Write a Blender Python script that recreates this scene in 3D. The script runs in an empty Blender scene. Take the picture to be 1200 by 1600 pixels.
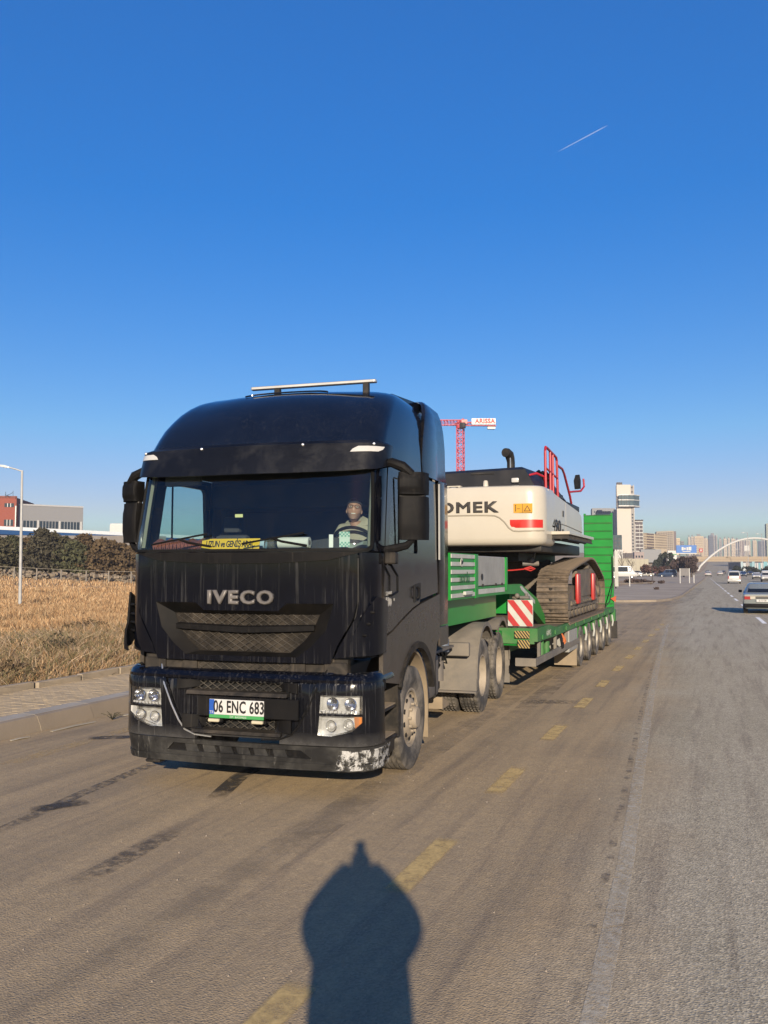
import bpy, bmesh, math, random
import numpy as np
from mathutils import Vector, Matrix
from mathutils.geometry import delaunay_2d_cdt

R = math.radians
PI = math.pi
rnd = random.Random(7)
nrs = np.random.RandomState(11)
scene = bpy.context.scene
C = scene.collection

# ------------------------------------------------------------------ camera, sky, sun, exposure
CAM_YAW, CAM_PITCH, CAM_H = 20.7125, 3.7034, 2.045
cd = bpy.data.cameras.new('camera')
cam = bpy.data.objects.new('camera', cd)
C.objects.link(cam)
cam.location = (0, 0, CAM_H)
cam.rotation_euler = (R(90 + CAM_PITCH), 0, R(CAM_YAW))
cd.sensor_fit = 'VERTICAL'
cd.sensor_height = 32.0
cd.lens = 32.0 * 1375.0 / 1600.0
cd.clip_start = 0.05
cd.clip_end = 60000
scene.camera = cam

SUN_EL, SUN_AZ = 16.97, -22.22          # shadows run towards azimuth SUN_AZ (from +Y towards +X)
world = bpy.data.worlds.new('World')
scene.world = world
world.use_nodes = True
wn = world.node_tree.nodes
wn.clear()
sky = wn.new('ShaderNodeTexSky')
sky.sky_type = 'NISHITA'
sky.sun_disc = False
sky.sun_elevation = R(SUN_EL)
sky.sun_rotation = R(180 + SUN_AZ)
sky.altitude = 900
sky.air_density = 1.0
sky.dust_density = 0.6
sky.ozone_density = 2.2
bg = wn.new('ShaderNodeBackground')
bg.inputs[1].default_value = 0.095
wo = wn.new('ShaderNodeOutputWorld')
wl_ = world.node_tree.links
sep = wn.new('ShaderNodeSeparateColor'); sep.mode = 'HSV'
cmb = wn.new('ShaderNodeCombineColor'); cmb.mode = 'HSV'
wl_.new(sky.outputs[0], sep.inputs[0])
def wmath(op, a, b):
    n = wn.new('ShaderNodeMath'); n.operation = op
    wl_.new(a, n.inputs[0]); n.inputs[1].default_value = b
    return n.outputs[0]
hs_ = wn.new('ShaderNodeMath'); hs_.operation = 'ADD'
sl_ = wn.new('ShaderNodeMath'); sl_.operation = 'SUBTRACT'; sl_.inputs[0].default_value = 0.55
wl_.new(sep.outputs[1], sl_.inputs[1])
wl_.new(wmath('ADD', sep.outputs[0], 0.013), hs_.inputs[0])
wl_.new(wmath('MULTIPLY', wmath('MAXIMUM', sl_.outputs[0], 0.0), 0.21), hs_.inputs[1])
wl_.new(hs_.outputs[0], cmb.inputs[0])
wl_.new(wmath('MINIMUM', wmath('MULTIPLY', sep.outputs[1], 1.43), 0.97), cmb.inputs[1])
wl_.new(wmath('MULTIPLY', wmath('POWER', wmath('MINIMUM', sep.outputs[2], 13.0), 0.6), 1.62), cmb.inputs[2])
wl_.new(cmb.outputs[0], bg.inputs[0])
world.node_tree.links.new(bg.outputs[0], wo.inputs[0])

sd = bpy.data.lights.new('sun', 'SUN')
sd.energy = 5.0
sd.angle = R(0.5)
sd.color = (1.0, 0.85, 0.66)
sun = bpy.data.objects.new('sun', sd)
C.objects.link(sun)
dv = Vector((math.cos(R(SUN_EL)) * math.sin(R(SUN_AZ)), math.cos(R(SUN_EL)) * math.cos(R(SUN_AZ)), -math.sin(R(SUN_EL))))
sun.rotation_euler = dv.to_track_quat('-Z', 'Y').to_euler()
sun.location = (5, -12, 9)

scene.view_settings.view_transform = 'Standard'
scene.view_settings.look = 'None'
scene.view_settings.gamma = 1.0
scene.view_settings.use_curve_mapping = False
scene.view_settings.exposure = 0.95

# ------------------------------------------------------------------ materials
def newmat(name):
    m = bpy.data.materials.new(name)
    m.use_nodes = True
    nt = m.node_tree
    for n in list(nt.nodes):
        nt.nodes.remove(n)
    out = nt.nodes.new('ShaderNodeOutputMaterial')
    return m, nt, out

def noise(nt, vec, scale, detail=4, rough=0.55, dist=0.0):
    n = nt.nodes.new('ShaderNodeTexNoise')
    n.inputs['Scale'].default_value = scale
    n.inputs['Detail'].default_value = detail
    n.inputs['Roughness'].default_value = rough
    n.inputs['Distortion'].default_value = dist
    if vec is not None:
        nt.links.new(vec, n.inputs['Vector'])
    return n.outputs['Fac']

def ramp(nt, fac, a, b, ca=0.0, cb=1.0):
    n = nt.nodes.new('ShaderNodeMapRange')
    n.inputs['From Min'].default_value = a
    n.inputs['From Max'].default_value = b
    n.inputs['To Min'].default_value = ca
    n.inputs['To Max'].default_value = cb
    nt.links.new(fac, n.inputs['Value'])
    return n.outputs[0]

def mixc(nt, fac, a, b, mode='MIX'):
    n = nt.nodes.new('ShaderNodeMix')
    n.data_type = 'RGBA'
    n.blend_type = mode
    for sock, v in ((n.inputs[0], fac), (n.inputs[6], a), (n.inputs[7], b)):
        if isinstance(v, bpy.types.NodeSocket):
            nt.links.new(v, sock)
        elif isinstance(v, (int, float)):
            sock.default_value = v
        else:
            sock.default_value = (v[0], v[1], v[2], 1)
    return n.outputs[2]

def math_(nt, op, a, b=0.0):
    n = nt.nodes.new('ShaderNodeMath')
    n.operation = op
    for i, v in enumerate((a, b)):
        if isinstance(v, bpy.types.NodeSocket):
            nt.links.new(v, n.inputs[i])
        else:
            n.inputs[i].default_value = v
    return n.outputs[0]

def coords(nt, which='Object', scale=(1, 1, 1)):
    t = nt.nodes.new('ShaderNodeTexCoord')
    if scale == (1, 1, 1):
        return t.outputs[which]
    mp = nt.nodes.new('ShaderNodeMapping')
    mp.inputs['Scale'].default_value = scale
    nt.links.new(t.outputs[which], mp.inputs['Vector'])
    return mp.outputs[0]

DUST = (0.30, 0.245, 0.185)
ALB = 0.50            # all paints and coatings are kept on the low side: the photo is exposed for its sunlit uprights
def pbr(name, col, rough=0.6, metal=0.0, var=0.12, vs=4.0, dust=0.0, streak=0.0, dcol=DUST, bump=0.0, bs=60.0,
        coat=0.0, spec=0.5, low=None, dcut=(0.42, 0.72), g=False):
    """one everyday surface: base colour with slow variation, patches of dust, run-down streaks, fine relief"""
    if metal < 0.5 and not g:
        col = tuple(x * ALB for x in col); dcol = tuple(x * ALB for x in dcol)
    m, nt, out = newmat(name)
    p = nt.nodes.new('ShaderNodeBsdfPrincipled')
    nt.links.new(p.outputs[0], out.inputs[0])
    p.inputs['Metallic'].default_value = metal
    p.inputs['Specular IOR Level'].default_value = min(spec, 0.12) if (g and rough > .84) else spec
    p.inputs['Coat Weight'].default_value = coat
    p.inputs['Coat Roughness'].default_value = 0.06
    oc = coords(nt)
    n1 = noise(nt, oc, vs, 5, 0.6)
    k = ramp(nt, n1, 0.3, 0.7, 1 - var, 1 + var)
    c = mixc(nt, 1.0, (col[0], col[1], col[2]), (1, 1, 1), 'MULTIPLY')
    gc = nt.nodes.new('ShaderNodeCombineColor')
    for i in range(3):
        nt.links.new(k, gc.inputs[i])
    c = mixc(nt, 1.0, (col[0], col[1], col[2]), gc.outputs[0], 'MULTIPLY')
    rsock = rough
    if dust > 0 or streak > 0:
        f = None
        if dust > 0:
            n2 = noise(nt, oc, vs * 0.7 + 0.6, 8, 0.68, 0.4)
            f = ramp(nt, n2, dcut[0], dcut[1], dust * 0.10, dust)
        if streak > 0:
            sc = coords(nt, 'Object', (48, 48, 1.3))
            n3 = noise(nt, sc, 1.0, 4, 0.6)
            n4 = noise(nt, oc, 2.3, 3, 0.6)
            f2 = math_(nt, 'MULTIPLY', ramp(nt, n3, 0.54, 0.74, 0, streak), ramp(nt, n4, 0.4, 0.62, 0.15, 1))
            f = f2 if f is None else math_(nt, 'MAXIMUM', f, f2)
        if low is not None:                       # road dirt thins out with height above the road
            sx = nt.nodes.new('ShaderNodeSeparateXYZ')
            nt.links.new(oc, sx.inputs[0])
            f3 = math_(nt, 'MULTIPLY', ramp(nt, sx.outputs[2], low[0], low[1], low[2], 0.0), ramp(nt, noise(nt, oc, 7, 6, 0.7), 0.3, 0.7, 0.45, 1.2))
            f = math_(nt, 'MAXIMUM', f, f3)
        f = math_(nt, 'MINIMUM', f, 1.0)
        c = mixc(nt, f, c, dcol)
        rsock = ramp(nt, f, 0, 0.7, rough, max(rough, 0.8))
        cw = ramp(nt, f, 0, 0.6, coat, 0)
        nt.links.new(cw, p.inputs['Coat Weight'])
    nt.links.new(c, p.inputs['Base Color'])
    if isinstance(rsock, float):
        p.inputs['Roughness'].default_value = rsock
    else:
        nt.links.new(rsock, p.inputs['Roughness'])
    if bump > 0:
        b = nt.nodes.new('ShaderNodeBump')
        b.inputs['Strength'].default_value = bump
        b.inputs['Distance'].default_value = 0.01
        nt.links.new(noise(nt, oc, bs, 5, 0.6), b.inputs['Height'])
        nt.links.new(b.outputs[0], p.inputs['Normal'])
    return m

def glassmat(name, tint, refl=1.0, rough=0.02, dirt=0.0, base=None):
    m, nt, out = newmat(name)
    tr = nt.nodes.new('ShaderNodeBsdfTransparent')
    tr.inputs[0].default_value = (*tint, 1)
    gl = nt.nodes.new('ShaderNodeBsdfGlossy')
    gl.inputs['Roughness'].default_value = rough
    gl.inputs[0].default_value = (refl, refl, refl, 1)
    lw = nt.nodes.new('ShaderNodeLayerWeight')
    lw.inputs[0].default_value = 0.5
    fr = nt.nodes.new('ShaderNodeMapRange')
    fr.inputs['To Min'].default_value = 0.045
    fr.inputs['To Max'].default_value = 1.0
    nt.links.new(math_(nt, 'POWER', lw.outputs['Facing'], 5.0), fr.inputs['Value'])
    mx = nt.nodes.new('ShaderNodeMixShader')
    nt.links.new(fr.outputs[0], mx.inputs[0])
    nt.links.new(tr.outputs[0], mx.inputs[1])
    nt.links.new(gl.outputs[0], mx.inputs[2])
    last = mx.outputs[0]
    if dirt > 0:
        df = nt.nodes.new('ShaderNodeBsdfDiffuse')
        df.inputs[0].default_value = (0.42, 0.38, 0.31, 1)
        f = ramp(nt, noise(nt, coords(nt), 5.0, 8, 0.7, 0.5), 0.42, 0.8, dirt * 0.25, dirt * 1.6)
        m2 = nt.nodes.new('ShaderNodeMixShader')
        nt.links.new(f, m2.inputs[0])
        nt.links.new(last, m2.inputs[1])
        nt.links.new(df.outputs[0], m2.inputs[2])
        last = m2.outputs[0]
    nt.links.new(last, out.inputs[0])
    return m

_g = 0
def worn(name, col, lo, hi, scale=9.0, rough=0.85, edge=None, amount=1.0):
    """thin worn film (road paint, oil, stain): the road shows through where it has gone"""
    m, nt, out = newmat(name)
    p = nt.nodes.new('ShaderNodeBsdfPrincipled')
    p.inputs['Roughness'].default_value = rough
    oc = coords(nt)
    c = mixc(nt, ramp(nt, noise(nt, oc, 40, 4), 0.3, 0.7), tuple(x * 0.8 for x in col), tuple(x * 1.15 for x in col))
    nt.links.new(c, p.inputs['Base Color'])
    tr = nt.nodes.new('ShaderNodeBsdfTransparent')
    n = noise(nt, oc, scale, 9, 0.72, 0.3)
    f = ramp(nt, n, lo, hi, 0, amount)
    if edge:                                       # fade at the sheet's rim, in its own generated 0..1 box
        gx = nt.nodes.new('ShaderNodeSeparateXYZ')
        nt.links.new(coords(nt, 'Generated'), gx.inputs[0])
        for i in (0, 1):
            a = math_(nt, 'ABSOLUTE', math_(nt, 'SUBTRACT', gx.outputs[i], 0.5))
            f = math_(nt, 'MULTIPLY', f, ramp(nt, a, 0.5, 0.5 - edge, 0, 1))
    mx = nt.nodes.new('ShaderNodeMixShader')
    nt.links.new(f, mx.inputs[0])
    nt.links.new(tr.outputs[0], mx.inputs[1])
    nt.links.new(p.outputs[0], mx.inputs[2])
    nt.links.new(mx.outputs[0], out.inputs[0])
    return m

# ------------------------------------------------------------------ mesh building
class B:
    def __init__(s):
        s.v, s.f, s.m = [], [], []
    def add(s, vs, fs, mi=0, M=None):
        k = len(s.v)
        if M is not None:
            vs = [tuple(M @ Vector(p)) for p in vs]
        s.v += [tuple(p) for p in vs]
        s.f += [tuple(i + k for i in f) for f in fs]
        s.m += [mi] * len(fs)
        return s
    def box(s, x0, x1, y0, y1, z0, z1, bev=0.0, mi=0, M=None):
        if x1 < x0: x0, x1 = x1, x0
        if y1 < y0: y0, y1 = y1, y0
        if z1 < z0: z0, z1 = z1, z0
        if bev <= 0:
            vs = [(x, y, z) for z in (z0, z1) for y in (y0, y1) for x in (x0, x1)]
            fs = [(0, 2, 3, 1), (4, 5, 7, 6), (0, 1, 5, 4), (2, 6, 7, 3), (0, 4, 6, 2), (1, 3, 7, 5)]
            return s.add(vs, fs, mi, M)
        b = min(bev, (x1 - x0) * .49, (y1 - y0) * .49, (z1 - z0) * .49)
        bm = bmesh.new()
        bmesh.ops.create_cube(bm, size=1.0)
        for v in bm.verts:
            v.co = Vector((x0 if v.co.x < 0 else x1, y0 if v.co.y < 0 else y1, z0 if v.co.z < 0 else z1))
        bmesh.ops.bevel(bm, geom=list(bm.edges), offset=b, segments=2 if b > 0.015 else 1, affect='EDGES', profile=0.5)
        bm.verts.index_update()
        vs = [tuple(v.co) for v in bm.verts]
        fs = [tuple(v.index for v in f.verts) for f in bm.faces]
        bm.free()
        return s.add(vs, fs, mi, M)
    def cyl(s, p0, p1, r0, r1=None, n=12, caps=True, mi=0, M=None):
        r1 = r0 if r1 is None else r1
        p0, p1 = Vector(p0), Vector(p1)
        d = (p1 - p0).normalized()
        a = d.orthogonal().normalized()
        b = d.cross(a)
        vs, fs = [], []
        for p, r in ((p0, r0), (p1, r1)):
            for i in range(n):
                t = 2 * PI * i / n
                vs.append(p + (a * math.cos(t) + b * math.sin(t)) * r)
        for i in range(n):
            j = (i + 1) % n
            fs.append((i, j, n + j, n + i))
        if caps:
            fs.append(tuple(range(n))[::-1])
            fs.append(tuple(range(n, 2 * n)))
        return s.add(vs, fs, mi, M)
    def tube(s, pts, r, n=8, mi=0, M=None, closed=False):
        pts = [Vector(p) for p in pts]
        m = len(pts)
        rs = r if isinstance(r, (list, tuple)) else [r] * m
        vs, fs = [], []
        prev = None
        for i, p in enumerate(pts):
            if closed:
                d = pts[(i + 1) % m] - pts[i - 1]
            else:
                d = pts[min(i + 1, m - 1)] - pts[max(i - 1, 0)]
            d.normalize()
            if prev is None:
                a = d.orthogonal().normalized()
            else:
                a = prev - d * prev.dot(d)
                a = a.normalized() if a.length > 1e-6 else d.orthogonal().normalized()
            prev = a
            b = d.cross(a)
            for k in range(n):
                t = 2 * PI * k / n
                vs.append(p + (a * math.cos(t) + b * math.sin(t)) * rs[i])
        for i in range(m if closed else m - 1):
            i2 = (i + 1) % m
            for k in range(n):
                k2 = (k + 1) % n
                fs.append((i * n + k, i * n + k2, i2 * n + k2, i2 * n + k))
        if not closed:
            fs.append(tuple(range(n))[::-1])
            fs.append(tuple(range((m - 1) * n, m * n)))
        return s.add(vs, fs, mi, M)
    def lathe(s, prof, n=32, mi=0, M=None, axis='x', a0=0, a1=2 * PI):
        """prof: (along axis, radius)"""
        vs, fs = [], []
        full = abs(a1 - a0 - 2 * PI) < 1e-6
        cnt = n if full else n + 1
        for i in range(cnt):
            t = a0 + (a1 - a0) * i / n
            c, q = math.cos(t), math.sin(t)
            for h, r in prof:
                if axis == 'x': vs.append((h, r * c, r * q))
                elif axis == 'y': vs.append((r * q, h, r * c))
                else: vs.append((r * c, r * q, h))
        k = len(prof)
        for i in range(n):
            j = (i + 1) % cnt if full else i + 1
            for q in range(k - 1):
                fs.append((i * k + q, i * k + q + 1, j * k + q + 1, j * k + q))
        return s.add(vs, fs, mi, M)
    def prism(s, poly, axis, a, b, mi=0, M=None):
        """poly in the plane across axis: x->(y,z) y->(x,z) z->(x,y)"""
        n = len(poly)
        def P(u, v, h):
            return (h, u, v) if axis == 'x' else ((u, h, v) if axis == 'y' else (u, v, h))
        vs = [P(u, v, a) for u, v in poly] + [P(u, v, b) for u, v in poly]
        fs = [(i, (i + 1) % n, n + (i + 1) % n, n + i) for i in range(n)]
        fs += [tuple(range(n))[::-1], tuple(range(n, 2 * n))]
        return s.add(vs, fs, mi, M)
    def loft(s, secs, closed=True, caps=True, mi=0, M=None):
        n = len(secs[0])
        vs = [p for q in secs for p in q]
        fs = []
        for i in range(len(secs) - 1):
            for k in range(n if closed else n - 1):
                k2 = (k + 1) % n
                fs.append((i * n + k, i * n + k2, (i + 1) * n + k2, (i + 1) * n + k))
        if caps:
            fs.append(tuple(range(n))[::-1])
            fs.append(tuple(range((len(secs) - 1) * n, len(secs) * n)))
        return s.add(vs, fs, mi, M)
    def ball(s, c, r, nu=16, nv=10, mi=0, M=None):
        rx, ry, rz = (r, r, r) if isinstance(r, (int, float)) else r
        vs, fs = [], []
        for j in range(1, nv):
            ph = PI * j / nv
            for i in range(nu):
                t = 2 * PI * i / nu
                vs.append((c[0] + rx * math.sin(ph) * math.cos(t), c[1] + ry * math.sin(ph) * math.sin(t), c[2] + rz * math.cos(ph)))
        vs += [(c[0], c[1], c[2] + rz), (c[0], c[1], c[2] - rz)]
        for j in range(nv - 2):
            for i in range(nu):
                i2 = (i + 1) % nu
                fs.append((j * nu + i, (j + 1) * nu + i, (j + 1) * nu + i2, j * nu + i2))
        T, Bt = len(vs) - 2, len(vs) - 1
        for i in range(nu):
            fs.append((T, i, (i + 1) % nu))
            fs.append((Bt, (nv - 2) * nu + (i + 1) % nu, (nv - 2) * nu + i))
        return s.add(vs, fs, mi, M)
    def quad(s, a, b, c, d, mi=0):
        return s.add([a, b, c, d], [(0, 1, 2, 3)], mi)
    def mesh(s, name, mats, angle=35):
        me = bpy.data.meshes.new(name)
        me.from_pydata(s.v, [], s.f)
        mats = mats if isinstance(mats, (list, tuple)) else [mats]
        for m in mats:
            me.materials.append(m)
        if len(mats) > 1:
            me.polygons.foreach_set('material_index', s.m)
        if angle:
            me.shade_smooth()
            me.set_sharp_from_angle(angle=R(angle))
        me.update()
        return me

def link(name, me, parent=None, loc=None, rot=None, inv=None):
    o = bpy.data.objects.new(name, me)
    C.objects.link(o)
    if loc is not None: o.location = loc
    if rot is not None: o.rotation_euler = rot
    if parent is not None:
        o.parent = parent
        if parent.get('_w'):                       # parts of this thing are built in world coordinates
            o.matrix_parent_inverse = (Matrix.LocRotScale(parent.location, parent.rotation_euler, None)).inverted() if parent.parent is None else Matrix.Identity(4)
    return o

def obj(name, b, mat, parent=None, angle=35, label=None, **kw):
    o = link(name, b.mesh(name, mat, angle), parent, **kw)
    if label: o['label'] = label
    return o

def tag(o, label=None, cat=None, group=None, kind=None):
    if label: o['label'] = label
    if cat: o['category'] = cat
    if group: o['group'] = group
    if kind: o['kind'] = kind
    return o

def thing(name, label, cat, loc=(0, 0, 0), rotz=0.0, group=None, world=False):
    o = bpy.data.objects.new(name, None)
    o.empty_display_size = 0.2
    C.objects.link(o)
    o.location = loc
    o.rotation_euler = (0, 0, rotz)
    tag(o, label, cat, group)
    if world: o['_w'] = 1
    return o

def struct(name, b, mat, angle=None):
    return tag(obj(name, b, mat, angle=angle), kind='structure')

def copy_tree(o, parent=None, loc=None, rotz=None, label=None):
    c = o.copy()
    C.objects.link(c)
    if parent is not None: c.parent = parent
    if loc is not None: c.location = loc
    if rotz is not None: c.rotation_euler = (0, 0, rotz)
    if label: c['label'] = label
    for ch in list(o.children):
        copy_tree(ch, c)
    return c

def textmesh(s, size, depth=0.004, spacing=1.0, bold=0.0, xs=1.0):
    cu = bpy.data.curves.new('t', 'FONT')
    cu.body = s
    cu.size = size
    cu.extrude = depth / 2
    cu.offset = 0.0
    cu.bevel_depth = bold
    cu.bevel_resolution = 0
    cu.align_x = 'CENTER'
    cu.align_y = 'CENTER'
    cu.space_character = spacing
    cu.resolution_u = 3
    o = bpy.data.objects.new('t', cu)
    C.objects.link(o)
    dg = bpy.context.evaluated_depsgraph_get()
    me = bpy.data.meshes.new_from_object(o.evaluated_get(dg))
    bpy.data.objects.remove(o)
    if xs != 1.0:
        me.transform(Matrix.Diagonal((xs, 1, 1, 1)))
    return me

def text(name, s, size, mat, M, parent=None, depth=0.004, spacing=1.0, bold=0.0, xs=1.0, fn=None):
    me = textmesh(s, size, depth, spacing, bold, xs)
    me.name = name
    me.materials.clear()
    me.materials.append(mat)
    me.transform(M)
    return link(name, me, parent)

def facing(x, y, z, normal='-y', tilt=0.0):
    """matrix that stands text upright at a point, read from the side it faces"""
    base = {'-y': Matrix.Rotation(R(90), 4, 'X'), '+x': Matrix.Rotation(R(90), 4, 'Z') @ Matrix.Rotation(R(90), 4, 'X'),
            '-x': Matrix.Rotation(R(-90), 4, 'Z') @ Matrix.Rotation(R(90), 4, 'X')}[normal]
    return Matrix.Translation((x, y, z)) @ base @ Matrix.Rotation(tilt, 4, 'X')

def inpoly(p, poly):
    x, y = p
    c = False
    j = len(poly) - 1
    for i in range(len(poly)):
        xi, yi = poly[i]
        xj, yj = poly[j]
        if (yi > y) != (yj > y) and x < (xj - xi) * (y - yi) / (yj - yi) + xi:
            c = not c
        j = i
    return c

def dens(poly, st):
    out = []
    for i, a in enumerate(poly):
        b = poly[(i + 1) % len(poly)]
        n = max(1, int(math.dist(a[:2], b[:2]) / st))
        for k in range(n):
            out.append(tuple(a[j] + (b[j] - a[j]) * k / n for j in range(2)))
    return out

def fillet(poly, r, n=4):
    out = []
    m = len(poly)
    for i in range(m):
        a, p, b = Vector(poly[i - 1]), Vector(poly[i]), Vector(poly[(i + 1) % m])
        rr = min(r, (a - p).length * .45, (b - p).length * .45)
        p0 = p + (a - p).normalized() * rr
        p1 = p + (b - p).normalized() * rr
        for k in range(n + 1):
            t = k / n
            q = p0 * (1 - t) ** 2 + p * 2 * t * (1 - t) + p1 * t ** 2
            out.append((q.x, q.y))
    return out

def sheet(outer, holes, fn, thick, st=0.09, off=0.0, edge=True):
    """a curved panel of real thickness: a polygon (with holes) laid on the surface fn(u,v)->point, grown inwards"""
    loops = [dens(outer, st)] + [dens(h, st) for h in holes]
    pts, edges = [], []
    for lp in loops:
        k = len(pts)
        pts += [Vector(p) for p in lp]
        edges += [(k + i, k + (i + 1) % len(lp)) for i in range(len(lp))]
    us = [p[0] for p in loops[0]]
    vs_ = [p[1] for p in loops[0]]
    u = min(us) + st / 2
    while u < max(us):
        v = min(vs_) + st / 2
        while v < max(vs_):
            q = (u, v)
            if inpoly(q, loops[0]) and not any(inpoly(q, h) for h in loops[1:]):
                if min((Vector(q) - p).length for p in pts[:sum(len(l) for l in loops)]) > st * 0.45:
                    pts.append(Vector(q))
            v += st
        u += st
    vo, eo, fo, *_ = delaunay_2d_cdt(pts, edges, [], 1, 1e-5)
    fs = []
    for f in fo:
        c = sum((vo[i] for i in f), Vector((0, 0))) / len(f)
        if inpoly(c, loops[0]) and not any(inpoly(c, h) for h in loops[1:]):
            fs.append(tuple(f))
    def P(p, d):
        e = 1e-3
        a = Vector(fn(p[0], p[1]))
        du = Vector(fn(p[0] + e, p[1])) - Vector(fn(p[0] - e, p[1]))
        dw = Vector(fn(p[0], p[1] + e)) - Vector(fn(p[0], p[1] - e))
        n = du.cross(dw)
        n = n.normalized() if n.length > 0 else Vector((0, -1, 0))
        return a + n * d
    b = B()
    n = len(vo)
    rim = {}
    for f in fs:
        for i in range(len(f)):
            a, c = f[i], f[(i + 1) % len(f)]
            rim[(a, c)] = rim.get((a, c), 0) + 1
    redge = [(a, c) for (a, c) in rim if (c, a) not in rim]
    V = [P(p, off) for p in vo]
    V += [P(p, off - thick) for p in vo]
    F = list(fs)
    if thick > 0:
        F += [tuple(i + n for i in f[::-1]) for f in fs]
        F += [(c, a, a + n, c + n) for a, c in redge]
    else:
        V = V[:n]
    b.add(V, F)
    return b
# ------------------------------------------------------------------ palette
m_black = pbr('black_paint', (0.005, 0.006, 0.011), 0.08, var=0.2, dust=0.0, streak=0.20, dcol=(0.30, 0.29, 0.27), coat=0.0, spec=.28, dcut=(0.55, 0.85))
m_bumper = pbr('bumper_black_paint', (0.005, 0.006, 0.010), 0.10, var=0.2, dust=0.10, streak=0.62, dcol=(0.34, 0.33, 0.31), spec=.28, dcut=(0.60, 0.85), low=(.45, .62, .30))
m_blackside = pbr('black_paint_dusty', (0.006, 0.007, 0.010), 0.10, dust=0.10, streak=0.14, coat=0.0, spec=.4, low=(1.0, 2.1, 0.42), dcut=(0.48, 0.75))
m_roof = pbr('black_roof_paint', (0.008, 0.011, 0.020), 0.08, var=0.2, dust=0.0, streak=0.12, dcol=(0.2, 0.2, 0.2), coat=0.0, dcut=(0.5, 0.9))
m_visor = pbr('worn_black_plastic', (0.005, 0.006, 0.010), 0.3, spec=.2, var=0.3, vs=3, dust=0.28, dcol=(0.13, 0.13, 0.13), bump=0.15, bs=25, dcut=(0.5, 0.85))
m_plast = pbr('dark_plastic', (0.009, 0.009, 0.010), 0.6, spec=.09, var=0.2, dust=0.06, streak=0.22, dcol=(0.22, 0.19, 0.155), bump=0.08, bs=200)
m_plast2 = pbr('dusty_plastic', (0.014, 0.014, 0.014), 0.6, spec=.2, var=0.2, dust=0.35, streak=0.5, bump=0.1, bs=90)
m_val = pbr('valance_grey', (0.018, 0.018, 0.019), 0.45, spec=.2, var=0.2, dust=0.25, streak=0.6, dcol=(0.32, 0.31, 0.28))
m_mesh = pbr('grille_mesh_metal', (0.06, 0.055, 0.05), 0.6, metal=0.2, dust=0.7, vs=5, dcol=(0.34, 0.30, 0.24))
m_rubber = pbr('black_rubber', (0.008, 0.008, 0.008), 0.7, spec=.15)
m_chrome = pbr('chrome', (0.75, 0.75, 0.74), 0.12, metal=1.0, dust=0.06)
m_refl = pbr('lamp_reflector', (0.50, 0.50, 0.48), 0.3, metal=0.45, var=.3, vs=16, g=True)
m_lampglass = glassmat('lamp_glass', (0.95, 0.96, 0.97), 1.0, 0.02, 0.05)
m_lampwhite = pbr('lamp_white', (0.75, 0.74, 0.70), 0.2, var=0.1, bump=0.2, bs=90)
m_amber = pbr('lamp_amber', (0.75, 0.26, 0.06), 0.25)
m_wind = glassmat('windscreen_glass', (0.80, 0.90, 0.88), 1.0, 0.01, 0.006)
m_sideg = glassmat('side_glass', (0.50, 0.68, 0.68), 1.0, 0.015, 0.01)
m_dkglass = pbr('dark_reflecting_glass', (0.01, 0.014, 0.018), 0.04, coat=0.5)
m_trim = pbr('cab_trim_beige', (0.32, 0.33, 0.26), 0.7)
m_int = pbr('cab_inside_dark', (0.02, 0.022, 0.026), 0.8)
m_dash = pbr('dashboard', (0.035, 0.035, 0.037), 0.7, bump=0.3, bs=40, var=0.3)
m_steel = pbr('painted_steel_grey', (0.16, 0.15, 0.14), 0.6, dust=0.7, vs=3)
m_alu = pbr('aluminium', (0.62, 0.62, 0.60), 0.35, metal=0.9, dust=0.2)
m_tyre = pbr('tyre_rubber_dusty', (0.035, 0.034, 0.033), 0.85, var=0.2, dust=0.75, vs=4, dcol=(0.50, 0.44, 0.36), bump=0.15, bs=120)
m_tread = pbr('tyre_tread', (0.04, 0.039, 0.037), 0.9, var=0.2, dust=0.6, vs=6, dcol=(0.18, 0.165, 0.14), bump=0.3, bs=60)
m_rim = pbr('rim_dust_beige', (0.44, 0.37, 0.28), 0.75, var=0.18, vs=6, dust=0.5, dcol=(0.5, 0.42, 0.31))
m_fender = pbr('fender_dusty', (0.20, 0.18, 0.155), 0.7, var=0.2, dust=0.8, vs=2.5, streak=0.3, dcol=(0.36, 0.31, 0.24))
m_flap = pbr('mudflap_beige', (0.40, 0.31, 0.2), 0.85, var=0.2, dust=0.5, vs=3)
m_hole = pbr('dark_hole', (0.006, 0.006, 0.006), 0.9)
m_white = pbr('white_paint', (0.78, 0.78, 0.75), 0.35, dust=0.12)
m_letter = pbr('dull_metal_letter', (0.24, 0.22, 0.205), 0.4, metal=0.3, streak=.5, dust=0.3, dcol=(0.3, 0.28, 0.26))
m_plate = pbr('plate_white', (0.82, 0.82, 0.80), 0.4, dust=0.05)
m_ink = pbr('ink_black', (0.012, 0.012, 0.013), 0.5)
m_blue = pbr('plate_blue', (0.02, 0.12, 0.55), 0.4)
m_pgreen = pbr('plate_holder_green', (0.07, 0.42, 0.12), 0.45)
m_yellow = pbr('sign_yellow', (0.85, 0.55, 0.01), 0.45, dust=0.05)
m_red = pbr('red_paint', (0.62, 0.03, 0.025), 0.4, dust=0.12)
m_green = pbr('green_paint', (0.018, 0.33, 0.05), 0.35, spec=.3, var=0.1, dust=0.05, coat=0.0, dcut=(0.5, 0.8))
m_greend = pbr('green_paint_dusty', (0.035, 0.24, 0.05), 0.5, spec=.3, var=0.15, dust=0.40, vs=2)
m_cream = pbr('cream_paint', (0.74, 0.68, 0.56), 0.32, var=0.04, vs=1.5, dust=0.10, coat=0.35, dcol=(0.45, 0.38, 0.28), dcut=(0.55, 0.85))
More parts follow.
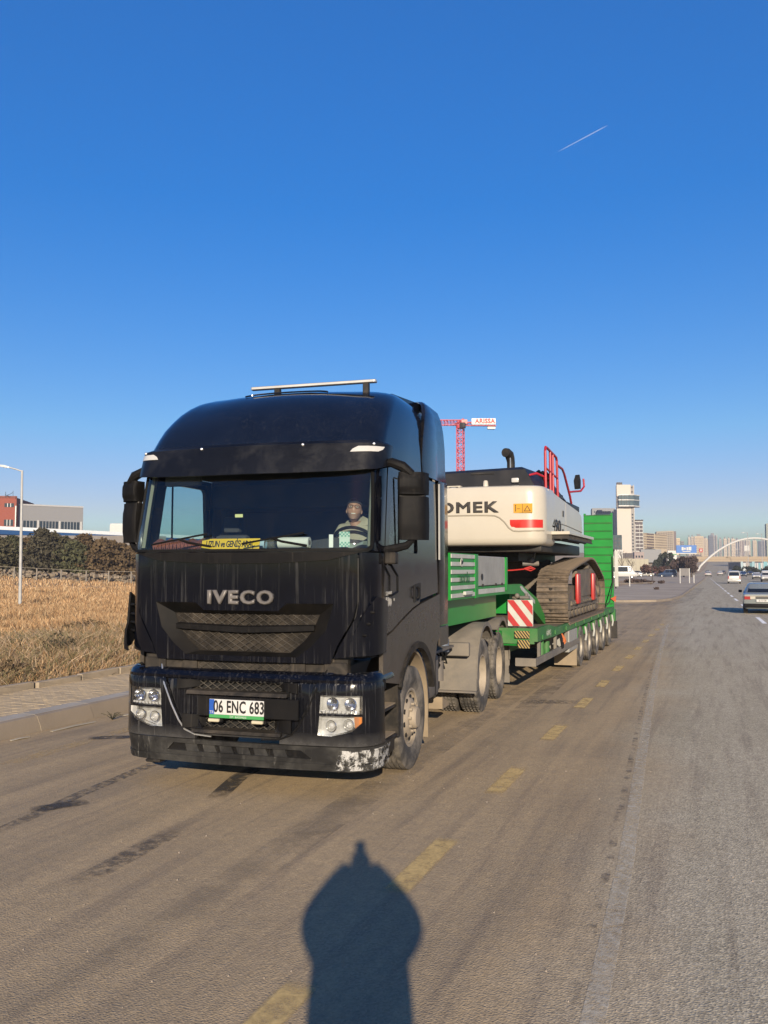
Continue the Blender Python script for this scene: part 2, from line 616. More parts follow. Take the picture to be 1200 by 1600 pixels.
m_hood = pbr('charcoal_paint', (0.016, 0.017, 0.020), 0.45, spec=.25, dust=0.12, dcol=(0.2, 0.17, 0.15), vs=2)
m_dkmetal = pbr('dark_metal', (0.020, 0.020, 0.021), 0.5, spec=.25, dust=0.2)
m_track = pbr('track_steel_muddy', (0.10, 0.08, 0.06), 0.6, metal=0.2, var=0.5, vs=9, dust=0.85, dcol=(0.36, 0.27, 0.185), bump=0.4, bs=25, dcut=(0.38, 0.7))
m_tframe = pbr('track_frame_muddy', (0.13, 0.11, 0.085), 0.75, var=0.4, dust=0.8, vs=3, dcol=(0.33, 0.26, 0.18), bump=0.3, bs=20)
m_handrail = pbr('red_handrail', (0.55, 0.02, 0.035), 0.4)
m_grey = pbr('grey_box_paint', (0.46, 0.46, 0.43), 0.5, dust=0.25)
m_wood = pbr('old_wood', (0.22, 0.17, 0.11), 0.8, var=0.3)
# ================================================================== GROUND, ROAD, PAVEMENT
def sm(t): t = max(0.0, min(1.0, t)); return t * t * (3 - 2 * t)
def terr(x, y):
    z = 0.0
    z += 9.0 * sm((y - 275) / 125) * sm((-9 - x) / 14)                    # hillside with the office tower
    z += 14.0 * sm((y - 420) / 900) * sm((x + 60) / 50)                   # the road climbs beyond the bridge
    r = math.hypot(x, y)
    z += 1.6 * sm((-x - 46) / 40) * sm((r - 75) / 45)                     # field rises to the hedge
    z += 12 * sm((r - 1500) / 1000)
    return z
def gridaxis(a, b, near, step0, grow):
    out = [near]; s = step0
    while out[-1] < b: out.append(out[-1] + s); s *= grow
    s = step0; lo = [near]
    while lo[-1] > a: lo.append(lo[-1] - s); s *= grow
    return sorted(set(lo + out))
gx = gridaxis(-2600, 2600, -8.0, 4.0, 1.10)
gy = gridaxis(-500, 3000, 0.0, 5.0, 1.06)
b = B()
V = [(x, y, terr(x, y) - 0.02) for y in gy for x in gx]
nx_ = len(gx)
b.add(V, [(j * nx_ + i, j * nx_ + i + 1, (j + 1) * nx_ + i + 1, (j + 1) * nx_ + i) for j in range(len(gy) - 1) for i in range(nx_ - 1)])
m_ground = pbr('dry_ground', (0.26, 0.205, 0.145), 0.95, var=0.25, vs=0.15, dust=0.5, dcol=(0.32, 0.26, 0.185), bump=0.6, bs=3, g=True)
struct('ground', b, m_ground, 60)

# asphalt: dusty brown lay-by and shoulder, cleaner grey carriageway, coarse chippings, wheel-worn bands
def asphalt():
    m, nt, out = newmat('asphalt')
    p = nt.nodes.new('ShaderNodeBsdfPrincipled')
    nt.links.new(p.outputs[0], out.inputs[0])
    p.inputs['Roughness'].default_value = 0.88
    p.inputs['Specular IOR Level'].default_value = 0.15
    oc = coords(nt)
    sx = nt.nodes.new('ShaderNodeSeparateXYZ'); nt.links.new(oc, sx.inputs[0])
    # the shoulder joint drifts with distance
    drift = math_(nt, 'ADD', sx.outputs[0], math_(nt, 'MULTIPLY', sx.outputs[1], 0.036))
    zone = ramp(nt, math_(nt, 'ADD', drift, ramp(nt, noise(nt, oc, 0.6, 5, .6), .3, .7, -.25, .25)), -0.9, 0.1, 0, 1)
    big = noise(nt, oc, 0.45, 7, 0.62, 0.5)
    brown = mixc(nt, ramp(nt, big, .32, .68), (0.240, 0.185, 0.118), (0.365, 0.275, 0.160))
    grey = mixc(nt, ramp(nt, big, .32, .68), (0.355, 0.310, 0.215), (0.425, 0.370, 0.262))
    c = mixc(nt, zone, brown, grey)
    st = noise(nt, coords(nt, 'Object', (2.2, .10, 1)), 1.0, 6, .62)
    c = mixc(nt, ramp(nt, st, .40, .62, 0, .75), c, mixc(nt, zone, (0.41, 0.305, 0.175), (0.45, 0.395, 0.285)))
    st2 = noise(nt, coords(nt, 'Object', (3.1, .16, 1)), 1.7, 6, .66)
    c = mixc(nt, ramp(nt, st2, .50, .72, 0, .65), c, (0.17, 0.132, 0.095))
    fine = noise(nt, oc, 55, 3, .7)
    mid_ = noise(nt, oc, 9, 6, .72)
    c = mixc(nt, ramp(nt, mid_, .35, .68, 0, .35), c, (0.185, 0.158, 0.125))
    vo = nt.nodes.new('ShaderNodeTexVoronoi'); vo.inputs['Scale'].default_value = 78
    nt.links.new(oc, vo.inputs['Vector'])
    chip = ramp(nt, vo.outputs['Color'], .15, .95, .66, 1.34)
    g = nt.nodes.new('ShaderNodeCombineColor')
    f = math_(nt, 'MULTIPLY', chip, ramp(nt, fine, .25, .75, .78, 1.2))
    for i in range(3): nt.links.new(f, g.inputs[i])
    c = mixc(nt, ramp(nt, zone, 0, 1, .42, .95), c, mixc(nt, 1.0, c, g.outputs[0], 'MULTIPLY'))
    nt.links.new(c, p.inputs['Base Color'])
    bm_ = nt.nodes.new('ShaderNodeBump'); bm_.inputs['Strength'].default_value = 0.55; bm_.inputs['Distance'].default_value = 0.006
    h = math_(nt, 'ADD', math_(nt, 'MULTIPLY', vo.outputs['Distance'], .9), math_(nt, 'MULTIPLY', fine, .6))
    nt.links.new(math_(nt, 'ADD', h, math_(nt, 'MULTIPLY', mid_, 1.2)), bm_.inputs['Height'])
    nt.links.new(bm_.outputs[0], p.inputs['Normal'])
    return m
m_asph = asphalt()
b = B()
ys = [-40, 0, 40, 100, 200, 300, 400] + list(range(440, 1500, 40))
rl = []
for y in ys:
    xl = -8.03 if y < 60 else -8.03 + (5.5 - 0.0) * sm((y - 52) / 12)
    rl.append((y, -8.03 - y * .0 if y <= 40 else (-30 if False else -8.03), 24))
secs = [[(-8.03, y, terr(-8.03, y) * 0 + terr(5, y) + .004), (-2, y, terr(5, y) + .004), (5, y, terr(5, y) + .004), (24, y, terr(5, y) + .004)] for y in ys]
b.loft(secs, closed=False, caps=False)
struct('road', b, m_asph, 60)
# side road that leaves to the left behind the trailer
b = B(); b.add([(-8.03, 30, .004), (-8.03, 55.5, .004), (-60, 58, .004), (-60, 34, .004)], [(0, 1, 2, 3)])
struct('side_road', b, m_asph)

def strip(name, pts, hw, z, mat, n=1, **kw):
    b = B()
    L, Rr = [], []
    for i, (x, y) in enumerate(pts):
        a, c = pts[max(i - 1, 0)], pts[min(i + 1, len(pts) - 1)]
        d = Vector((c[0] - a[0], c[1] - a[1])).normalized()
        h = hw if isinstance(hw, (int, float)) else hw[i]
        L.append((x - d.y * h, y + d.x * h, z)); Rr.append((x + d.y * h, y - d.x * h, z))
    b.add(L + Rr, [(i, i + 1, len(L) + i + 1, len(L) + i) for i in range(len(L) - 1)])
    return tag(obj(name, b, mat, angle=None), kind='structure', **kw)
m_wornwhite = worn('worn_white_road_paint', (0.56, 0.51, 0.40), .38, .66, 14, edge=None, amount=.7)
m_wornyellow = worn('worn_yellow_road_paint', (0.56, 0.40, 0.16), .28, .54, 6, edge=.12, amount=.8)
m_dashw = worn('white_road_paint', (0.80, 0.78, 0.72), .30, .45, 5)
m_dark = worn('tyre_rubber_on_road', (0.085, 0.072, 0.06), .42, .62, 14, edge=.32, amount=.75)
m_oil = worn('oil_on_road', (0.035, 0.03, 0.026), .34, .56, 6, edge=.25, amount=.9)
m_crack = worn('crack_fill', (0.12, 0.10, 0.08), .50, .66, 5, edge=None, amount=.55)
strip('edge_line', [(-.50, 2.2), (-.57, 4.11), (-.64, 6.41), (-.83, 10.3), (-1.0, 14), (-1.22, 19.1), (-1.47, 26), (-1.75, 34)], .055, .0085, m_wornwhite)
# joint between the two asphalt layers, a dark ragged seam left of the line
strip('road_joint', [(-.60, 2.2), (-.68, 4.11), (-.75, 6.41), (-.93, 10.3), (-1.1, 14), (-1.32, 19.1), (-1.55, 26)], .028, .0084, m_crack)
for yc, ln in ((3.5, 1.15), (5.95, 1.25), (8.55, 1.2), (11.2, 1.2), (13.8, 1.2), (16.2, 1.1), (18.8, 1.2), (21.3, 1.1), (23.7, 1.1), (26.1, 1.1), (28.5, 1.1), (31.2, 1.1), (34.0, 1.2)):
    strip('yellow_dash', [(-1.955, yc - ln / 2), (-1.955, yc + ln / 2)], .095, .0088, m_wornyellow)
for y0 in (36, 50.5, 61.0, 69.5, 77.5, 86, 95, 104, 113, 122, 131, 140, 152, 164, 176, 188, 200):
    strip('lane_dash', [(1.62 - .0185 * (y0 - 35.7), y0), (1.62 - .0185 * (y0 + 4.6 - 35.7), y0 + 4.6)], .075, .0088, m_dashw)
strip('kerbside_yellow_line', [(-6.9, 2), (-6.98, 6.5), (-7.06, 9), (-7.1, 14), (-7.1, 30)], .10, .0086, worn('faint_yellow_line', (0.50, 0.36, 0.17), .40, .66, 2.5, amount=.7))
strip('tyre_mark', [(-5.25, 4.2), (-5.3, 5.6), (-5.45, 6.6), (-5.6, 8.1), (-5.7, 9.5)], .07, .0083, m_dark)
strip('tyre_mark', [(-3.92, 4.7), (-3.97, 5.3), (-4.02, 6.1)], .10, .0083, m_dark)
strip('tyre_mark', [(-4.22, 6.9), (-4.45, 7.75), (-4.5, 8.3)], .09, .0083, m_oil)
strip('oil_stain', [(-5.5, 6.05), (-5.36, 6.22), (-5.22, 6.45)], .10, .0090, m_oil)
strip('oil_stain', [(-7.15, 8.8), (-6.9, 8.97), (-6.6, 9.1)], .10, .0090, m_oil)
strip('oil_stain', [(-6.9, 10.2), (-7.15, 9.95)], .10, .0090, m_oil)
strip('tyre_mark', [(-2.6, 10), (-2.75, 16), (-2.9, 24), (-3.0, 34)], .16, .0083, worn('dark_wheel_track', (0.16, 0.13, 0.10), .42, .7, 2.2, edge=.15, amount=.5))
strip('tyre_mark', [(-2.9, 2.5), (-3.0, 6), (-3.1, 12), (-3.2, 24)], .18, .0082, worn('dark_wheel_track_b', (0.17, 0.14, 0.105), .42, .72, 2.0, edge=.18, amount=.45))
strip('pothole_patch', [(-2.95, 13.5), (-2.0, 13.9)], .19, .0080, m_dark)
# loose grit: small stones on the asphalt and along the joint
b = B()
for i in range(600):
    y = 2.6 + 20 * nrs.rand() ** 1.6
    x = nrs.uniform(-7.8, 4.5)
    r = nrs.uniform(.003, .009)
    b.add([(x - r, y - r * .7, .004), (x + r, y - r, .004), (x + .2 * r, y + r, .004), (x, y, .004 + r * 1.1)], [(0, 1, 3), (1, 2, 3), (2, 0, 3)])
tag(obj('road_grit', b, pbr('grit', (0.24, 0.20, 0.155), 0.9, var=.4, vs=20, g=True), angle=None), 'small loose stones scattered over the asphalt', 'grit', kind='stuff')

# --- pavement with kerbs --------------------------------------------------------------
KX = -8.03
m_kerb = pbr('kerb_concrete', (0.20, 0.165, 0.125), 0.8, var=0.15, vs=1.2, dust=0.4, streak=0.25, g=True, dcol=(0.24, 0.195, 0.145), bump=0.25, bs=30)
m_kerbtop = pbr('kerb_pale_top', (0.32, 0.29, 0.24), 0.8, g=True, spec=.2, var=0.2, vs=1.5, dust=0.3, bump=0.2, bs=25)
m_back = pbr('edging_concrete', (0.27, 0.225, 0.165), 0.85, var=0.2, vs=2, dust=0.4, bump=0.4, bs=25, g=True)
pv = struct('pavement', B().box(-9.92, -8.40, -4, 52, -.1, .155), pbr('pavement_sand', (0.30, 0.25, 0.18), 0.95, bump=.3, g=True))
kb = B().prism([(-.37, .0), (0, 0), (-.015, .06), (-.075, .185), (-.11, .20), (-.37, .20)], 'y', 0, .993)
km = kb.mesh('kerb_stone', [m_kerb])
for i in range(52):
    y = -3 + i
    link('kerb_stone', km, pv, loc=(KX + rnd.uniform(-.006, .006), y + .008, rnd.uniform(-.004, .004)), rot=(rnd.uniform(-.003, .003), 0, rnd.uniform(-.004, .004)))
topm = B().box(-.368, -.118, .003, .982, .2005, .2035, .001).mesh('kerb_top_layer', [m_kerbtop])  # thin paler layer over each kerb stone's top face
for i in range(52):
    link('kerb_top_layer', topm, pv, loc=(KX, -3 + i + .008, 0))
em = [B().box(-.06, .06, 0, .97, 0, .16 + d, .012).mesh('edging_stone', [m_back]) for d in (0, .012, .02)]
for i in range(54):
    y = -4 + i * 1.0
    link('edging_stone', em[i % 3], pv, loc=(-9.98 + rnd.uniform(-.02, .02), y + rnd.uniform(0, .03), .155 + rnd.uniform(-.03, .0)), rot=(rnd.uniform(-.012, .012), rnd.uniform(-.04, .04), rnd.uniform(-.022, .022)))
# paving blocks: single ones where the photo lets one tell them apart, then one joined field
m_pav = [pbr('paver_%d' % i, tuple(q * k_ for q, k_ in zip(c, (1.25, 1.15, .95))), 0.85, var=0.15, vs=5, dust=0.75, dcol=(0.39, 0.305, 0.20), bump=0.25, bs=60, g=True) for i, c in enumerate(((0.285, 0.245, 0.19), (0.26, 0.225, 0.175), (0.31, 0.265, 0.20)))]
pm = [B().box(.004, .196, .004, .096, 0, .045, .004).mesh('paver', [m]) for m in m_pav]
cnt = 0
far = B()
y = 5.0
row = 0
while y < 40:
    for k in range(9):
        x = -9.91 + k * .20 - (row % 2) * .10
        xa, xb = max(x, -9.92), min(x + .20, -8.405)
        if xb - xa < .03: continue
        if xb - xa < .19:
            far.box(xa + .003, xb - .003, y + .004, y + .096, .157, .202)
            continue
        z = .157 + rnd.uniform(-.0015, .0015)
        if 8.7 < y < 13.2 and cnt < 300:
            cnt += 1
            link('paver', pm[rnd.randrange(3)], pv, loc=(x, y, z), rot=(rnd.uniform(-.005, .005), rnd.uniform(-.004, .004), 0))
        else:
            far.box(x + .004, x + .196, y + .004, y + .096, z, z + .045)
    y += .10
    row += 1
tag(obj('pavers', far, m_pav[0], pv, angle=None), kind='stuff')
# twigs, straws and a scrap lying in the gutter
m_straw = pbr('dry_straw', (0.52, 0.47, 0.38), 0.8)
for k, (xa, ya, xb, yb) in enumerate(((-7.86, 9.0, -7.80, 9.75), (-7.75, 10.3, -7.70, 10.6), (-7.9, 8.35, -7.86, 8.6))):
    b = B()
    for q in range(5):
        o = rnd.uniform(-.02, .02)
        b.tube([(xa + o, ya, .012), ((xa + xb) / 2 + o * 1.5, (ya + yb) / 2, .02), (xb + o, yb, .012)], .006, 5)
    tag(obj('straw_bundle', b, m_straw), ('long pale straw bundle in the gutter below the kerb', 'short pale straw bundle in the gutter nearest the black truck', 'pale straw scrap in the gutter at the left edge of the photo')[k], 'straw', kind='stuff')
b = B()
for q in range(14):
    a = rnd.uniform(0, 6.3); L = rnd.uniform(.05, .16)
    b.tube([(-7.72, 10.0, .01), (-7.72 + L * .5 * math.cos(a), 10 + L * .5 * math.sin(a), .05 + rnd.random() * .05), (-7.72 + L * math.cos(a), 10 + L * math.sin(a), .05 + rnd.random() * .08)], .004, 4)
tag(obj('weed_tuft', b, pbr('weed', (0.10, 0.09, 0.05), 0.9)), 'little dry weed growing in the gutter between two straw scraps', 'weed', kind='stuff')

# --- gravel plot and kerb on the far side of the side road ------------------------------
b = B()
isl = [(-3.2, 60.1), (-2.62, 68), (-2.6, 90), (-2.6, 126), (-2.6, 260), (-60, 260), (-60, 60), (-7.5, 56.2), (-5.57, 55.9)]
b.prism(isl, 'z', -.1, .09)
struct('gravel_lot', b, pbr('lot_dirt', (0.31, 0.26, 0.20), 0.95, var=.2, vs=.2, dust=.5, dcol=(0.38, 0.32, 0.25), bump=.4, bs=3, g=True))
b = B()
cp_ = [(-60, 60), (-20, 56.4), (-7.5, 56.05), (-5.4, 55.8), (-3.6, 57.2), (-2.9, 60.5), (-2.5, 68), (-2.48, 90), (-2.48, 126), (-2.48, 200)]
secs = []
for i, (x, y) in enumerate(cp_):
    a, c = cp_[max(i - 1, 0)], cp_[min(i + 1, len(cp_) - 1)]
    d = Vector((c[0] - a[0], c[1] - a[1])).normalized(); nx, ny = -d.y, d.x
    secs.append([(x + nx * h, y + ny * h, z) for h, z in ((-.02, 0), (-.02, .14), (.16, .15), (.16, 0))])
b.loft(secs)
struct('far_kerb', b, m_kerb)
strip('dirt_spill', [(-8, 50), (-5.5, 50.5), (-3.2, 54), (-2.3, 62), (-2.0, 80), (-1.9, 100)], [.8, 1.2, 1.0, .7, .6, .5], .0078, worn('dirt_on_road', (0.27, 0.22, 0.16), .42, .70, 1.6, amount=.6))

# --- dry field ---------------------------------------------------------------------------
def fz(x, y):
    return terr(x, y) + .18 * sm((-x - 10.1) / 1.0) + .07 * math.sin(x * .31) * math.cos(y * .23) * sm((-x - 11) / 6)
b = B()
fxs = [-10.05, -10.6, -11.4, -12.5, -14, -16, -18.5, -22, -27, -33, -40, -50, -60, -72, -86, -100, -120, -150]
fys = list(range(-4, 52, 2)) + list(range(52, 150, 6))
V = [(x, y, fz(x, y) - .0) for y in fys for x in fxs]
n_ = len(fxs)
b.add(V, [(j * n_ + i + 1, j * n_ + i, (j + 1) * n_ + i, (j + 1) * n_ + i + 1) for j in range(len(fys) - 1) for i in range(n_ - 1)])
struct('field', b, pbr('field_soil', (0.28, 0.20, 0.125), 0.95, var=.35, vs=.3, dust=.6, dcol=(0.44, 0.33, 0.20), bump=.8, bs=6, g=True), 60)
def grass_mesh(name, n, col_mats, wedge, hh, near, farr, seed, pw=1.0, lean=.35, wmul=1.0):
    rs = np.random.RandomState(seed)
    az = np.radians(rs.uniform(wedge[0], wedge[1], n))
    u = rs.rand(n)
    d = (near ** -pw + u * (farr ** -pw - near ** -pw)) ** (-1 / pw)
    x, y = d * np.sin(az), d * np.cos(az)
    ok = (x < -10.15)
    x, y, d = x[ok], y[ok], d[ok]
    n = len(x)
    cl = np.sin(x * .9 + 1.3 * np.sin(y * .5)) * np.cos(y * .8) * .5 + .5
    cl = np.clip(cl + .6 * np.sin(x * .23 + y * .17) * np.sin(y * .31 - x * .11), 0, 1.2)
    h = (hh[0] + (hh[1] - hh[0]) * rs.rand(n)) * (.55 + .6 * cl) 
    z = np.array([fz(a, c) for a, c in zip(x, y)])
    a = rs.uniform(0, 2 * np.pi, n)
    w = (.0022 + .00035 * d) * wmul * rs.uniform(.7, 1.5, n)
    lx, ly = rs.normal(0, lean, n) * h, rs.normal(0, lean, n) * h
    p0 = np.c_[x - np.cos(a) * w, y - np.sin(a) * w, z]
    p1 = np.c_[x + np.cos(a) * w, y + np.sin(a) * w, z]
    pm_ = np.c_[x + lx * .35 - np.cos(a) * w * .7, y + ly * .35 - np.sin(a) * w * .7, z + h * .6]
    pn = np.c_[x + lx * .35 + np.cos(a) * w * .7, y + ly * .35 + np.sin(a) * w * .7, z + h * .6]
    pt = np.c_[x + lx, y + ly, z + h]
    V = np.stack([p0, p1, pn, pm_, pt], 1).reshape(-1, 3)
    k = np.arange(n) * 5
    me = bpy.data.meshes.new(name)
    me.vertices.add(len(V)); me.vertices.foreach_set('co', V.ravel())
    loops = np.stack([k, k + 1, k + 2, k + 3, k + 3, k + 2, k + 4], 1).ravel()
    me.loops.add(len(loops)); me.loops.foreach_set('vertex_index', loops)
    st_ = np.stack([np.arange(n) * 7, np.arange(n) * 7 + 4], 1).ravel()
    me.polygons.add(n * 2); me.polygons.foreach_set('loop_start', st_)
    for m in col_mats: me.materials.append(m)
    mi = rs.randint(0, len(col_mats), n)
    me.polygons.foreach_set('material_index', np.repeat(mi, 2))
    me.update(); me.validate()
    o = link(name, me)
    return o
gm = [pbr('straw_%d' % i, tuple(q * .66 for q in c), 0.9, var=.3, vs=.6, g=True) for i, c in enumerate(((0.52, 0.33, 0.17), (0.42, 0.25, 0.125), (0.60, 0.43, 0.25), (0.28, 0.18, 0.10)))]
tag(grass_mesh('dry_grass', 260000, gm, (-59, -33), (.10, .42), 11.5, 110, 3, pw=.55), 'tall straw coloured dry grass filling the field left of the pavement', 'dry grass', kind='stuff')
gw = [pbr('weed_stalk_%d' % i, tuple(q * .7 for q in c), 0.9, var=.3, vs=2, g=True) for i, c in enumerate(((0.42, 0.32, 0.22), (0.30, 0.22, 0.14), (0.20, 0.17, 0.09), (0.16, 0.15, 0.075)))]
tag(grass_mesh('roadside_weeds', 26000, gw, (-56, -36), (.15, .55), 12.3, 26, 5, pw=.8, lean=.8, wmul=1.4), 'tangle of brown weeds along the pavement edging', 'weeds', kind='stuff')
# ================================================================== TRACTOR UNIT
TR = thing('tractor_unit', 'black long-haul tractor unit with high roof and dusty wheels, parked facing the camera',
           'truck', (-4.10, 7.205, 0), R(3.4))
# plan outline of the cab at height z: front f at the centre line, half width w, corner radius r, bow b
ZT = [0.2, 1.2, 2.2, 2.3, 2.95, 3.15, 3.25, 3.35, 3.45, 3.55, 3.65, 3.73, 3.80, 3.85, 3.89, 3.915]
FT = [-.10, -.10, -.10, -.09, .04, .09, .13, .19, .26, .35, .46, .57, .70, .84, 1.02, 1.25]
WT = [1.25, 1.25, 1.25, 1.25, 1.24, 1.235, 1.23, 1.222, 1.212, 1.20, 1.18, 1.155, 1.12, 1.08, 1.02, .92]
RT = [.24, .24, .24, .24, .25, .25, .26, .27, .28, .29, .30, .31, .32, .34, .36, .36]
BT = [.05, .05, .05, .05, .06, .07, .07, .08, .09, .11, .12, .13, .13, .13, .12, .10]
def cabP(T):
    Z, F, W, Rr, Bb = T
    def fn(s, z):
        f, w, r, b = (float(np.interp(z, Z, t)) for t in (F, W, Rr, Bb))
        sg = 1 if s >= 0 else -1
        a = abs(s)
        L = w - r
        if a <= 1.0:
            x, y = a * L, f + b * a * a
        elif a <= 1.4:
            t = (a - 1.0) / .4 * PI / 2
            x, y = L + r * math.sin(t), f + b + r - r * math.cos(t)
        else:
            ys = f + b + r
            x, y = w, ys + (a - 1.4) * 1.0
        return (sg * x, y, z)
    return fn
T_CAB = (ZT, FT, WT, RT, BT)
cabf = cabP(T_CAB)
def sdy(y, z, T=T_CAB):                            # side coordinate of a point y back from the bumper
    f, r, b = (float(np.interp(z, T[0], t)) for t in (T[1], T[3], T[4]))
    return 1.4 + (y - f - b - r)
def fx(x, z, T=T_CAB):                             # front coordinate of a point x off the centre line
    w, r = float(np.interp(z, T[0], T[2])), float(np.interp(z, T[0], T[3]))
    L = w - r
    sg = 1 if x >= 0 else -1
    if abs(x) <= L: return x / L
    return sg * (1.0 + .4 * math.asin(min(1, (abs(x) - L) / r)) / (PI / 2))
def FP(pts, T=T_CAB): return [(fx(x, z, T), z) for x, z in dens(pts, .12)]
def SP(pts, sg=1, T=T_CAB):
    q = [(sdy(y, z, T) * sg, z) for y, z in dens(pts, .12)]
    return q
def mirror(p): return [(-a, b) for a, b in p]
def part(name, b, mat, parent=TR, **kw): return obj(name, b, mat, parent, **kw)

# --- windscreen, pillars, front panel -------------------------------------------------
ws = fillet([(-1.26, 2.23), (1.26, 2.23), (1.21, 2.97), (-1.21, 2.97)], .07, 3)
part('windscreen', sheet(ws, [], cabf, 0, .10, off=-.012), m_wind)
seal_o = fillet([(-1.285, 2.205), (1.285, 2.205), (1.235, 3.0), (-1.235, 3.0)], .08, 3)
part('windscreen_seal', sheet(seal_o, [ws], cabf, .02, .10, off=.002), m_rubber)
for sg in (1, -1):
    flip = (lambda p: p) if sg == 1 else mirror
    # A-pillar round the corner
    pl = [(1.288, 2.205), (sdy(.33, 2.205), 2.205), (sdy(.47, 3.1), 3.1), (1.238, 3.1), (1.238, 3.0)]
    part('windscreen_pillar', sheet(flip(pl), [], cabf, .05, .09), m_black)
    # corner panel under the pillar
    cp = [(fx(1.125, 2.19), 2.19)] + [(sdy(.235, 2.19), 2.19), (sdy(.235, 1.30), 1.30), (fx(.90, 1.25), 1.25), (fx(.95, 1.36), 1.36), (fx(1.10, 1.62), 1.62), (fx(1.125, 1.76), 1.76)]
    part('corner_panel', sheet(flip(cp), [], cabf, .03, .09), m_black)
    # door with window opening
    win = fillet([(sdy(.60, 2.93), 2.93), (sdy(1.42, 2.93), 2.93), (sdy(1.50, 2.20), 2.20), (sdy(.46, 2.24), 2.24)], .07, 3)
    door = [(sdy(.245, 1.42), 1.42), (sdy(.345, 2.20), 2.20), (sdy(.48, 3.03), 3.03), (sdy(1.55, 3.03), 3.03), (sdy(1.57, 1.69), 1.69), (sdy(1.3, 1.65), 1.65), (sdy(.9, 1.56), 1.56), (sdy(.55, 1.47), 1.47)]
    d = part('door', sheet(flip(door), [flip(win)], cabf, .04, .09, off=.004), m_blackside)
    part('window', sheet(flip(win), [], cabf, 0, .12, off=-.016), m_sideg, d)
    b = B()
    X = sg * 1.262
    b.prism([(1.34, 1.70), (1.58, 1.73), (1.58, 1.90), (1.34, 1.88)], 'x', X, X - sg * .008)
    part('handle_recess', b, m_hole, d)
    b = B(); b.tube([(X + sg * .012, 1.37, 1.86), (X + sg * .035, 1.38, 1.845), (X + sg * .035, 1.38, 1.76), (X + sg * .012, 1.37, 1.745)], .013, 6)
    part('door_handle', b, m_plast, d)
    # quarter-light bar in the door window
    b = B(); b.box(sg * 1.245, sg * 1.256, .78, .80, 2.25, 2.93)
    part('window_bar', b, m_rubber, d)
    # sleeper side wall
    sl = [(sdy(1.565, 1.72), 1.72), (sdy(1.562, 3.03), 3.03), (sdy(2.36, 3.03), 3.03), (sdy(2.40, 1.78), 1.78)]
    part('sleeper_wall', sheet(flip(sl), [], cabf, .04, .12), m_blackside)
    # lower body side with the wheel arch cut out
    arc = [(1.43 + .72 * math.cos(t), .53 + .72 * math.sin(t)) for t in [R(a) for a in range(146, 19, -9)]]
    ff = [(.25, 1.02), (.25, 1.405), (.55, 1.455), (.9, 1.545), (1.3, 1.635), (1.57, 1.675), (2.42, 1.76), (2.42, 1.27), (2.30, 1.22), (2.17, .98), (2.14, .80)]
    ff = ff + [a for a in arc[::-1] if a[0] < 2.1]
    low = [(sdy(y, z) * sg, z) for y, z in dens(ff, .12)]
    part('lower_side_panel', sheet(low, [], cabf, .04, .10, off=.012), m_blackside)
    # moulded lip of the wheel arch
    b = B()
    prev = []
    for t in [R(a) for a in range(150, 12, -6)]:
        y, z = 1.43 + .70 * math.cos(t), .53 + .70 * math.sin(t)
        y2, z2 = 1.43 + .765 * math.cos(t), .53 + .765 * math.sin(t)
        prev.append([(sg * 1.21, y, z), (sg * 1.275, y, z), (sg * 1.283, y2, z2), (sg * 1.255, y2, z2)])
    b.loft(prev)
    part('wheel_arch_lip', b, m_plast2)
    # inner mudguard behind the front wheel, beige with road dirt
    b = B()
    secs = []
    for t in [R(a) for a in range(150, -14, -8)]:
        y, z = 1.43 + .655 * math.cos(t), .53 + .655 * math.sin(t)
        y2, z2 = 1.43 + .68 * math.cos(t), .53 + .68 * math.sin(t)
        secs.append([(sg * .86, y, z), (sg * 1.205, y, z), (sg * 1.205, y2, z2), (sg * .86, y2, z2)])
    secs.append([(sg * .86, 2.09, .2), (sg * 1.205, 2.09, .2), (sg * 1.205, 2.115, .2), (sg * .86, 2.115, .2)])
    b.loft(secs)
    part('front_mudguard', b, m_flap)
    # steps under the door
    b = B()
    b.box(sg * .98, sg * 1.235, .27, .84, .44, .47, .008)
    b.box(sg * .98, sg * 1.225, .27, .86, .72, .745, .008)
    b.box(sg * .96, sg * .985, .27, .84, .44, 1.0)
    b.prism([(.80, .44), (.86, .44), (.90, .62), (.83, 1.02), (.76, 1.02), (.80, .70)], 'x', sg * 1.0, sg * 1.245)
    part('step_well', b, m_plast2)
    for z in (.475, .75):
        b = B(); b.box(sg * 1.0, sg * 1.215, .29, .79, z, z + .012)
        part('step_tread', b, m_flap)
    b = B(); b.box(sg * 1.245, sg * 1.285, .20, .27, .955, 1.055, .012)
    part('side_marker', b, m_plast)
    # windscreen corner grab bar and hinge cover seen beside the door
    b = B()
    b.tube([(sg * 1.265, .40, 2.09), (sg * 1.29, .41, 2.08), (sg * 1.295, .60, 1.98), (sg * 1.295, .60, 1.83), (sg * 1.29, .42, 1.80), (sg * 1.265, .40, 1.80)], .012, 6)
    part('grab_handle', b, m_plast)

# front flap panel that carries the big grille
gr = [(-.90, 1.735), (-.46, 1.735), (-.375, 1.665), (.375, 1.665), (.46, 1.735), (.90, 1.735), (.83, 1.50), (.70, 1.36), (.56, 1.255), (-.56, 1.255), (-.70, 1.36), (-.83, 1.50)]
hood = [(-1.11, 2.185), (1.11, 2.185), (1.11, 1.76), (1.08, 1.62), (.93, 1.36), (.87, 1.205), (-.87, 1.205), (-.93, 1.36), (-1.08, 1.62), (-1.11, 1.76)]
part('front_flap', sheet(FP(hood), [FP(gr)], cabf, .035, .09, off=.006), m_black)
# moulded lip under the windscreen, a shallow dished panel
dish = [(-1.15, 2.197), (1.15, 2.197), (.86, 2.125), (.3, 2.095), (-.3, 2.095), (-.86, 2.125)]
part('wiper_cowl', sheet(FP(dish), [], cabf, .02, .10, off=.022), m_plast)

